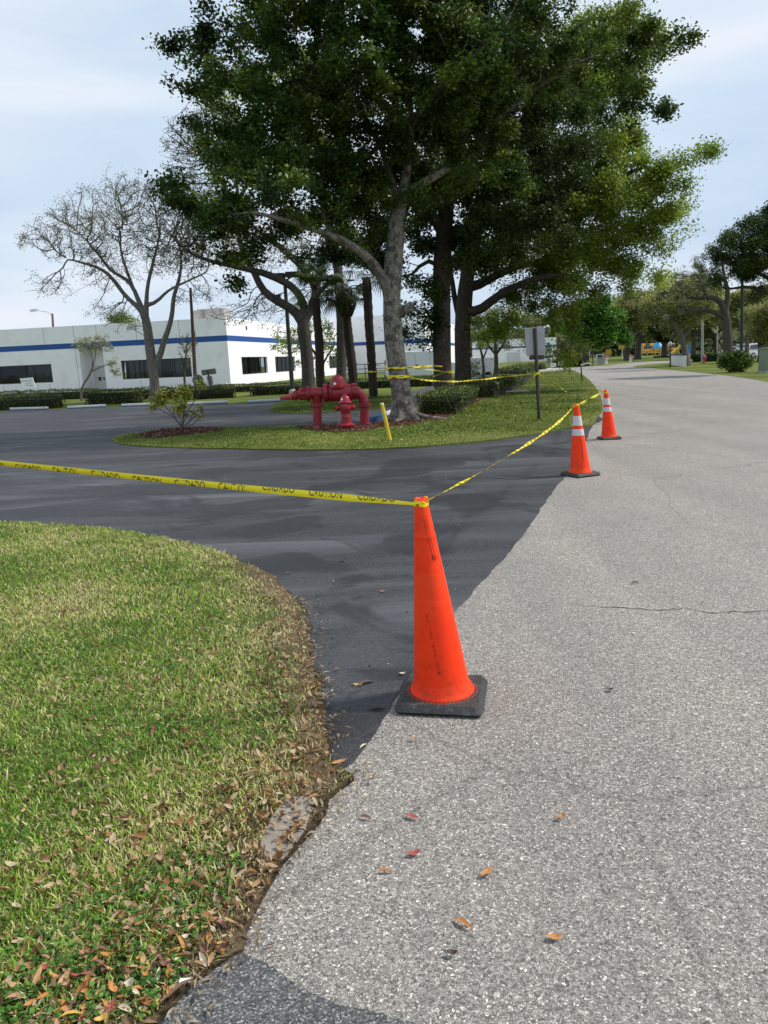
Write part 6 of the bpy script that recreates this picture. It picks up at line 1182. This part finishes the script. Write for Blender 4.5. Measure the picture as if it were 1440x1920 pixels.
# welcome sign
Y = 47; b_ = gy(58, Y); k = Y / F; r = thing('welcome_sign', 'tilted white welcome sign on dark posts before the far left office window', 'sign', b_); Xs = Vector((1, 0, .045)).normalized(); Zt = Vector((-.2, 0, 1)).normalized(); c = pix(52, 718.5, Y)
plate(c, 11.8 * k, 9.8 * k, Xs, Zt, Vector((0, 1, 0)), .01, .04).build('panel', simple('bright_white_panel', (.93, .93, .94), .5, .02), r, world=True)
MB().tube([pix(56.5, 730, Y) + Vector((0, .06, 0)), b_], .045, 4).tube([pix(40, 712, Y) + Vector((0, .08, 0)), pix(44, 729, Y) + Vector((0, .08, 0))], .05, 4).build('post', M_DARK, r, world=True)
m = MB(); text_on(m, 'Welcome To', c + Zt * 4.6 * k, Xs, Zt, .115 * 1.15, Vector((0, -.006, 0))); m.build('lettering', simple('grey_letters', (.12, .12, .12), .6), r, world=True)
m = MB()
for q, (x0, x1, z_, th_) in enumerate(((-5, 1, -1.0, 1.0), (2.5, 6, .2, 1.2), (-5, 6.5, -4.2, .9), (5, 8, -4.8, 1.1))):
    m.add([c + Xs * x * k + Zt * z * k + Vector((0, -.006, 0)) for x, z in ((x0, z_ - th_ / 2), (x1, z_ - th_ / 2), (x1, z_ + th_ / 2), (x0, z_ + th_ / 2))], [(0, 1, 2, 3)])
m.build('blue_logo_bars', simple('pale_blue_print', (.25, .34, .45), .6), r, world=True)
# stakes in the grass
def stake(label, bx, by, tx, ty, rad, mat, name='stake', flag=None):
    b_ = gnd(bx, by); r = thing(name, label, 'stake', b_); MB().tube([b_ - Vector((0, 0, .1)), pix(tx, ty, b_.y)], rad, 6).build('rod', mat, r, world=True)
    if flag: MB().tube([pix(x, y, b_.y) for x, y in flag], [.03, .025, .03, .02][:len(flag)], 5).build('ribbon', M_WHITE, r, world=True)
    return r
stake('dark steel stake with pale ribbon at the road edge, nearer of the pair', 1092, 717, 1089, 685, .035, M_DARK, flag=[(1089, 685), (1097, 682), (1103, 681), (1108, 682)])
stake('thin dark stake with yellow knob farther up the strip', 1067.5, 702, 1069, 667, .03, M_DARK)
stake('dark stake on the right hand lawn by the street corner', 1256, 690, 1257, 666, .045, M_DARK)
sl = gnd(965, 734, .06); tag(MB().rbox((0, 0, 0), (1.15, .6, .07), r=.06).build('utility_cover', M_CONC), 'pale concrete utility cover flush in the lawn strip left of the grey sign', 'utility cover').location = sl
# signs, box and cover at the street corner
for x, y, w_, h_, Y, lab in ((1038, 684.5, 4.5, 3.4, 78, 'small white yard sign left of the pair by the far hedge'), (1051.5, 681, 4.6, 3.2, 80, 'small white yard sign right of the pair by the far hedge')):
    k = Y / F; r = thing('yard_sign', lab, 'sign', gy(x, Y)); plate(pix(x, y, Y), w_ * k, h_ * k, Vector((1, 0, .12)).normalized(), Vector((-.12, 0, 1)).normalized(), Vector((0, 1, 0)), .02, .02).build('panel', M_WHITE, r, world=True); MB().tube([gy(x, Y) + Vector((-.1, 0.03, 0)), pix(x, y, Y) + Vector((-.1, .03, 0))], .02, 4).tube([gy(x, Y) + Vector((.1, 0.03, 0)), pix(x, y, Y) + Vector((.1, .03, 0))], .02, 4).build('legs', M_DARK, r, world=True)
    m = MB()
    for i in range(2): z = (.9 - i * 1.8) * k; m.add([pix(x, y, Y) + Vector((s_ * w_ * .7 * k, -.004, z + q)) for s_, q in ((-1, -.02), (1, -.02), (1, .03), (-1, .03))], [(0, 1, 2, 3)])
    m.build('print_lines', simple('blue_grey_print', (.2, .25, .4), .6), r, world=True)
Y = 90; k = Y / F; r = thing('direction_sign', 'dark bar sign over a pale blue notice on a post beside the far building', 'sign', gy(1029, Y)); plate(pix(1029, 669, Y), 7.5 * k, 1.8 * k, Vector((1, 0, .04)), Vector((0, 0, 1)), Vector((0, 1, 0)), .02, .03).build('bar', M_DARK, r, world=True); plate(pix(1028.5, 677, Y), 3.2 * k, 5 * k, Vector((1, 0, .04)), Vector((0, 0, 1)), Vector((0, 1, 0)), .02, .03).build('notice', simple('pale_blue_notice', (.3, .38, .6), .5, .1), r, world=True); MB().tube([gy(1029, Y) + Vector((0, .05, 0)), pix(1029, 668, Y) + Vector((0, .05, 0))], .05, 5).build('post', M_DARK, r, world=True)
Y = 92; k = Y / F; r = thing('round_sign', 'small round pale sign back at the far road bend under the vivid tree', 'sign', gy(1111, Y)); MB().lathe([(4.3 * k, 0), (4.3 * k, .02)], pix(1111, 667.5, Y), (0, 1, 0), 16).build('sign_plate', M_GREYM, r, world=True); MB().tube([gy(1111, Y) + Vector((0, -.04, 0)), pix(1111, 664, Y) + Vector((0, -.04, 0))], .05, 5).build('post', M_DARK, r, world=True)
Y = 96; k = Y / F; r = thing('utility_cabinet', 'grey ribbed cabinet with dark upper panel at the far road bend', 'cabinet', gy(1125, Y)); m = MB(); c = gy(1125, Y); m.rbox(c + Vector((0, 0, 9 * k)), (13 * k, .8, 18 * k), r=.05); m.build('case', M_GREYM, r, world=True); plate(pix(1123, 668, Y) + Vector((0, -.42, 0)), 4.2 * k, 2.4 * k, Vector((1, 0, 0)), Vector((0, 0, 1)), Vector((0, 1, 0)), .02, .015).build('upper_panel', simple('dark_green_panel', (.02, .08, .05), .5), r, world=True)
for x, y, w_, h_, Y, mat, lab in ((1076.5, 661, 9, 6, 140, 'y', 'yellow banner board glimpsed behind the far hedge'), (1141, 661, 5, 5.5, 140, 'y', 'yellow orange board beside the cabinet under the oaks'), (1103.5, 663.5, 2.6, 2.8, 120, 'w', 'small white box sign left of the round sign back'), (1167, 651, 7, 4, 150, 'y', 'yellow and white striped awning glimpsed between the oak trunks')):
    k = Y / F; r = thing('notice_board', lab, 'board', gy(x, Y)); plate(pix(x, y, Y), w_ * k, h_ * k, Vector((1, 0, .04)), Vector((0, 0, 1)), Vector((0, 1, 0)), .05, .04).build('panel', M_WHITE if mat == 'w' else simple('yellow_board_%d' % x, (.55, .36, .03), .6, .3, 1.5), r, world=True); MB().tube([gy(x, Y) + Vector((0, .1, 0)), pix(x, y, Y) + Vector((0, .1, 0))], .06, 5).build('post', M_WHITE, r, world=True)
for x, Y, lab in ((1136.5, 98, 'small red and white hydrant beside the grey cabinet'), (1182, 104, 'red and white hydrant under the dark oak at the far road edge'), (1320, 74, 'reddish pink fire hydrant in the right hand grass')):
    b_ = gy(x, Y); r = thing('fire_hydrant', lab, 'fire hydrant', b_); s_ = 1.0 if x > 1300 else 1.15; Mx = simple('faded_pink_red_%d' % x, (.42, .07, .09), .5, .3, 6.)
    MB().lathe([(.16, 0), (.16, .04), (.1, .06), (.1, .36), (.14, .38), (.14, .44), (.1, .5)], (0, 0, 0), n=14).build('barrel', Mx if x > 1300 else M_WHITE, r); MB().lathe([(.15, .5), (.15, .53), (.11, .62), (.05, .68), (.03, .74)], (0, 0, 0), n=14).build('bonnet', Mx, r)
    for q in (-1, 1): MB().lathe([(.05, .08), (.065, .1), (.065, .17), (.02, .19)], (0, 0, .42), (q, 0, 0), 10).build('hose_cap', Mx, r)
    r.scale = (s_ * 1.2,) * 3
# green utility box at the right edge
Y = gnd(1438, 699).y; k = Y / F; b_ = gy(1442, Y); r = thing('transformer_box', 'pale green utility box cut by the right edge of the view', 'utility box', b_); h_ = 44 * k; MB().rbox((0.25, .3, h_ / 2), (1.05, .9, h_), r=.03, taper=.97).build('case', simple('pale_green_enamel', (.19, .24, .16), .5, .08, 2.), r); MB().rbox((.25, .3, h_ + .03), (1.12, .97, .06), r=.03).build('lid', simple('pale_green_enamel_lid', (.24, .29, .2), .5, .08, 2.), r); MB().box((-.12, -.165, h_ * .78), (.05, .03, .2)).build('latch', M_DARK, r); MB().rbox((.25, .3, .04), (1.2, 1.05, .1), r=.02).build('base', M_CONC, r)
# ------------------------------------------------------------------ vehicles
M_VW = simple('white_car_paint', (.72, .73, .75), .25, .03, 1., coat=.5, spec=.5); M_CG = simple('car_glass', (.03, .035, .04), .08, .3, 1., spec=.8); M_TYRE = simple('tyre_rubber', (.02, .02, .02), .8, .2); M_RIM = simple('alloy_rim', (.4, .4, .4), .35, .1, metal=.6); M_TAIL = simple('red_tail_light', (.4, .01, .01), .3); M_SEAM = simple('door_gap', (.12, .12, .12), .7)
def vehicle(name, label, cat, pos, rz, prof, W, wheels, wr, glass, mat, side=(), front=None, rear=None, group=None, extra=None, tumble=.12, beltz=1.0):
    """prof: side outline (x forward, z up); the glass house leans inwards above the belt line"""
    r = thing(name, label, cat, pos, group, rz=rz); n = len(prof); inset = lambda z: tumble * max(0, z - beltz)
    m = MB(); vs = []
    for s_ in (-1, 1):
        for x, z in prof: vs.append((x, s_ * (W / 2 - inset(z)), z))
    for s_ in (-.93, .93):
        for x, z in prof: vs.append((x, s_ * (W / 2 - inset(z)), z))
    m.add([vs[i] for i in range(2 * n)], [tuple(range(n)), tuple(reversed(range(n, 2 * n)))] + [(i, n + i, n + (i + 1) % n, (i + 1) % n) for i in range(n)]); b = m.build('body', mat, r)
    bv = b.modifiers.new('bevel', 'BEVEL'); bv.width = .05; bv.segments = 3; bv.limit_method = 'ANGLE'; bv.angle_limit = math.radians(25)
    for k_, g in enumerate(glass):
        g_ = MB()
        for s_ in (-1, 1): g_.add([(x, s_ * (W / 2 - inset(z) + .006), z) for x, z in g], [tuple(range(len(g)))])
        g_.build('side_window', M_CG, r)
    for nm, q in (('windscreen', front), ('rear_window', rear)):
        if q:
            (x0, z0), (x1, z1) = q; e = .012 if nm == 'windscreen' else -.012; h0, h1 = W / 2 - inset(z0) - .12, W / 2 - inset(z1) - .12
            MB().add([(x0 + e, -h0, z0 + .01), (x0 + e, h0, z0 + .01), (x1 + e, h1, z1 + .01), (x1 + e, -h1, z1 + .01)], [(0, 1, 2, 3)]).build(nm, M_CG, r)
    for wx in wheels:
        for s_ in (-1, 1):
            w_ = MB().lathe([(wr * .62, -.11), (wr * .95, -.11), (wr, -.07), (wr, .07), (wr * .95, .11), (wr * .62, .11)], (wx, s_ * (W / 2 - .10), wr), (0, 1, 0), 20).build('wheel', M_TYRE, r); MB().lathe([(wr * .6, -.02), (wr * .6, .02), (wr * .15, .045), (.01, .05)], (wx, s_ * (W / 2 + .0), wr), (0, s_, 0), 16).build('rim', M_RIM, w_)
    if extra: extra(r, W)
    return r
def van_extra(r, W):
    m = MB()
    for x in (-1.7, -.55, .55, 1.55): m.add([(x, -W / 2 - .004 + (0), .55), (x + .02, -W / 2 - .004, .55), (x + .02, -W / 2 + .06, 2.0), (x, -W / 2 + .06, 2.0)], [(0, 1, 2, 3)])
    m.build('door_seams', M_SEAM, r)
    MB().box((-.42, -W / 2 - .02, 1.05), (.1, .05, .28)).box((1.42, -W / 2 - .02, 1.05), (.1, .05, .28)).build('door_handle', M_DARK, r); MB().box((-2.72, -W / 2 + .1, 1.25), (.08, .16, .65)).box((-2.72, W / 2 - .1, 1.25), (.08, .16, .65)).build('tail_light', M_TAIL, r)
    MB().box((2.72, -W / 2 + .25, .85), (.08, .35, .25)).box((2.72, W / 2 - .25, .85), (.08, .35, .25)).build('headlight', M_GREYM, r); MB().rbox((2.74, 0, .45), (.16, W * .95, .25), r=.05).rbox((-2.75, 0, .45), (.14, W * .95, .2), r=.05).build('bumper', M_DARK, r)
    MB().box((-2.35, -W / 2 + .3, 2.17), (4, .05, .05)) if False else None
vanprof = [(-2.72, .38), (-2.75, 1.0), (-2.68, 2.02), (-2.5, 2.14), (.9, 2.16), (1.25, 2.08), (1.95, 1.32), (2.62, 1.12), (2.75, .9), (2.75, .38)]
YV = 58.; a_ = gy(716, YV); b_ = gy(868, YV); vehicle('cargo_van', 'white cargo van parked side on behind the hedge and mottled trunk', 'van', (a_ + b_) / 2, math.atan2((b_ - a_).y, (b_ - a_).x), vanprof, 2.0, (-1.75, 1.75), .36, [[(1.0, 1.25), (1.05, 1.85), (1.3, 1.85), (1.75, 1.3)]], M_VW, front=((1.95, 1.34), (1.3, 2.02)), extra=van_extra, tumble=.07, beltz=1.1)
YT = 66.; a_, b_ = gy(880, YT), gy(936, YT); tb = thing('box_trailer', 'plain white box trailer behind the thin tree and sunlit hedge', 'trailer', (a_ + b_) / 2); zt = pix(905, 670, YT).z; L = (b_ - a_).x
MB().rbox((0, 1, zt / 2 + .12), (L, 2.0, zt - .24), r=.05).build('box', M_VW, tb)
for x in (-.5, .4):
    for y in (0.3, 1.7): MB().lathe([(.12, -.1), (.19, -.09), (.2, 0), (.19, .09), (.12, .1)], (x, y, .2), (0, 1, 0), 16).build('wheel', M_TYRE, tb)
MB().tube([(L / 2, 1, .45), (L / 2 + 1.1, 1, .45)], .05, 6).build('drawbar', M_DARK, tb)
suv = [(-2.3, .35), (-2.35, .9), (-2.15, 1.3), (-1.85, 1.68), (.3, 1.72), (.75, 1.6), (1.3, 1.15), (2.15, 1.0), (2.35, .8), (2.35, .35)]
sedan = [(-2.2, .32), (-2.28, .8), (-2.1, 1.0), (-1.55, 1.08), (-.9, 1.42), (.25, 1.45), (1.0, 1.05), (2.0, .9), (2.25, .7), (2.25, .32)]
def car_extra(r, W):
    MB().box((2.3, -W / 2 + .25, .75), (.12, .35, .14)).box((2.3, W / 2 - .25, .75), (.12, .35, .14)).build('headlight', M_GREYM, r); MB().box((-2.24, -W / 2 + .2, .95), (.1, .25, .22)).box((-2.24, W / 2 - .2, .95), (.1, .25, .22)).build('tail_light', M_TAIL, r)
vehicle('parked_car', 'white parked car right of the brown pole, partly behind a dark forked trunk', 'car', gy(1418, 88), math.radians(20), suv, 1.85, (-1.4, 1.45), .36, [[(-1.95, 1.1), (-1.7, 1.55), (-.65, 1.58), (-.65, 1.1)], [(-.55, 1.1), (-.55, 1.58), (.35, 1.58), (1.0, 1.12)]], M_VW, front=((1.25, 1.2), (.8, 1.57)), rear=((-2.13, 1.35), (-1.9, 1.62)), extra=car_extra, tumble=.3, beltz=1.1, group='cars parked under the oaks at right')
vehicle('parked_car', 'silver blue parked car left of the brown pole behind the green bush', 'car', gy(1386, 92), math.radians(-12), sedan, 1.8, (-1.35, 1.4), .33, [[(-1.4, .98), (-.9, 1.33), (-.25, 1.36), (-.25, .98)], [(-.17, .98), (-.17, 1.36), (.25, 1.36), (.85, 1.02)]], simple('silver_blue_paint', (.35, .4, .45), .25, .05, 1., coat=.5), front=((.98, 1.08), (.3, 1.42)), rear=((-1.5, 1.12), (-.95, 1.38)), extra=car_extra, tumble=.35, beltz=1.0, group='cars parked under the oaks at right')
def bus_extra(r, W):
    MB().box((-.6, -W / 2 - .012, 1.15), (7.6, .02, .07)).box((-.6, -W / 2 - .012, .85), (7.6, .02, .07)).build('black_rails', M_DARK, r); MB().box((3.95, -W / 2 + .3, 1.0), (.1, .25, .2)).box((3.95, W / 2 - .3, 1.0), (.1, .25, .2)).build('headlight', M_GREYM, r)
    MB().rbox((-.8, 0, 2.93), (7.2, W * .86, .06), r=.1).build('white_roof', M_WHITE, r)
busprof = [(-4.5, .5), (-4.5, 2.6), (-4.3, 2.88), (2.6, 2.9), (2.85, 2.6), (3.0, 1.55), (3.95, 1.35), (4.05, .9), (4.05, .5)]
buswin = [[(x, 1.65), (x, 2.4), (x + .55, 2.4), (x + .55, 1.65)] for x in (-4.1, -3.4, -2.7, -2.0, -1.3, -.6, .1, .8, 1.6)]
M_BUS = simple('school_bus_yellow', (.5, .27, .05), .4, .08, 1., coat=.3)
for x, Y, rz, lab in ((1243, 205, -58, 'yellow school bus parked under the oaks, its flank lit, nearer the white wall'), (1216, 200, 40, 'orange yellow school bus standing in deep shade left of the lit one')):
    vehicle('school_bus', lab, 'bus', gy(x, Y), math.radians(rz), busprof, 2.4, (-2.6, 2.9), .48, buswin, M_BUS, front=((3.02, 1.6), (2.87, 2.5)), extra=bus_extra, tumble=.08, beltz=1.6, group='school buses parked under the oaks')
# playground beyond the buses
Y = 175; k = Y / F; b_ = gy(1233, Y); r = thing('playground_tower', 'playground tower with a blue cone roof showing over the school buses', 'play tower', b_); tz = pix(1232, 640, Y).z; m = MB()
for x, y in ((-1, -1), (1, -1), (1, 1), (-1, 1)): m.cyl((x * .9, y * .9, 0), (x * .9, y * .9, tz - 1.2), .09, n=8)
m.box((0, 0, 1.6), (2, 2, .15)); m.build('frame', simple('yellow_play_posts', (.6, .4, .05), .5), r); MB().lathe([(1.3, tz - 1.5), (1.05, tz - 1.0), (.6, tz - .4), (.3, tz - .1), (.05, tz)], n=14).build('cone_roof', simple('bright_blue_plastic', (.02, .28, .6), .4, .05), r)
Y = 150; b_ = gy(1272, Y); r = thing('playground_slide', 'yellow and blue playground slide between the white wall and the grey oak', 'slide', b_); MB().tube([(-1.6, 0, .3), (-.6, 0, .9), (.4, 0, 1.9), (1.2, 0, 2.2)], .35, 10).build('chute', simple('yellow_plastic', (.65, .42, .03), .4), r); MB().box((1.6, 0, 1.2), (1.2, 1.2, 1.4)).build('deck', simple('blue_plastic', (.03, .2, .5), .4), r)
Y = 70; b_ = gy(1257, Y); r = thing('globe_post', 'white rounded globe shape on a dark post left of the white wall', 'globe post', b_); MB().tube([b_, pix(1257, 650, Y)], .06, 6).build('post', M_DARK, r, world=True); MB().lathe([(.02, -.2), (.16, -.12), (.2, 0), (.16, .13), (.02, .2)], pix(1256.5, 645, Y), n=14).build('globe', M_WHITE, r, world=True)  # rounded white shape on a post, purpose unclear; it gives no light
# railing by the side of the office
Y = 60; r = thing('railing', 'dark two bar railing behind the palms by the office side', 'railing', gy(652, Y)); m = MB(); a_, b_ = gy(648, Y), gy(742, Y)
for z in (1.35, 1.0, .65): m.tube([a_ + Vector((0, 0, z)), b_ + Vector((0, 0, z))], .03, 5)
m.build('bars', M_DARK, r, world=True); m = MB()
for i in range(6): p = a_.lerp(b_, i / 5); m.cyl(p, p + Vector((0, 0, 1.38)), .035, n=6)
m.build('posts', M_DARK, r, world=True)
# ------------------------------------------------------------------ more caution tape among the trees and on the strip
Pp = pix(1006.5, 699, YS_); trc = pix(748, 706, A_Y)
tape('yellow caution tape sagging over the lawn between the sign post and farthest cone', [Pp, pix(1020, 708, YS_ - .6), pix(1045, 722, YS_ - 1.6), gnd(1062, 735, .06), gnd(1085, 742, .06), pix(1110, 733, 14.6), t3 + Vector((-.03, .02, 0))], .045, twist=lambda u: 1.3 * math.sin(u * 14), seg=90, tsize=.03, period=.5, wfn=lambda u: .8, wraps=((Vector((Pp.x, Pp.y, 0)), .062, Pp.z - .02, .05, 0, 2., .05),), text=False, dashes=True)
tape('long yellow caution tape from the mottled trunk to the sign post along the hedges', [trc + Vector((.25, -.12, 0)), pix(790, 712, 21), pix(850, 715.5, 22.5), pix(905, 711.5, 24), pix(945, 706.5, 24.5), pix(985, 702.5, 22), Pp + Vector((-.06, .02, .02))], .048, twist=lambda u: .5 * math.sin(u * 40), seg=160, wfn=lambda u: .75 + .25 * math.sin(u * 60), text=False, dashes=True,
     wraps=((Vector((pix(748, 706, A_Y).x, A_Y, 0)), 20 * A_Y / F * 1.04, trc.z, .065, 0, 2., .03),))
tu = pix(744, 690, A_Y)
tape('upper yellow caution tape between the mottled trunk and the first dark trunk', [tu + Vector((.23, -.1, 0)), pix(785, 688, 22.5), pix(812, 686, 26), pix(830, 687, 28.3), pix(847, 687, 28.4)], .045, twist=lambda u: .6 * math.sin(u * 20), seg=60, text=False, dashes=True, wraps=((Vector((tu.x, A_Y, 0)), 19 * A_Y / F * 1.03, tu.z, .045, 0, 1.1, .02),))
tape('slack yellow caution tape slanting down across the first dark trunk', [pix(775, 690, 22), pix(812, 694, 26), pix(848, 699, 28.2), pix(846, 695, 28.2), pix(812, 706, 27)], .04, twist=lambda u: .8 * math.sin(u * 12), seg=60, text=False, dashes=True)
pr_ = pix(697, 684, 33.7)
tape('yellow caution tape from the right palm to the mottled trunk, upper strand', [pix(690, 681, 33.7), pix(707, 684.5, 33.6), pix(725, 688, 24), tu + Vector((-.25, 0, 0))], .045, twist=lambda u: u * 3, seg=40, text=False, dashes=True)
tape('yellow caution tape wound round the right palm trunk, lower strand', [pix(690, 698, 33.7), pix(707, 696, 33.6), pix(725, 694, 26), tu + Vector((-.25, 0, -.08))], .045, twist=lambda u: u * 2, seg=40, text=False, dashes=True, wraps=((Vector((pix(697.5, 697, 34).x, 34, 0)), 9.8 * 34 / F * 1.06, pix(697, 697, 34).z, .06, 0, 1.5, .03),))
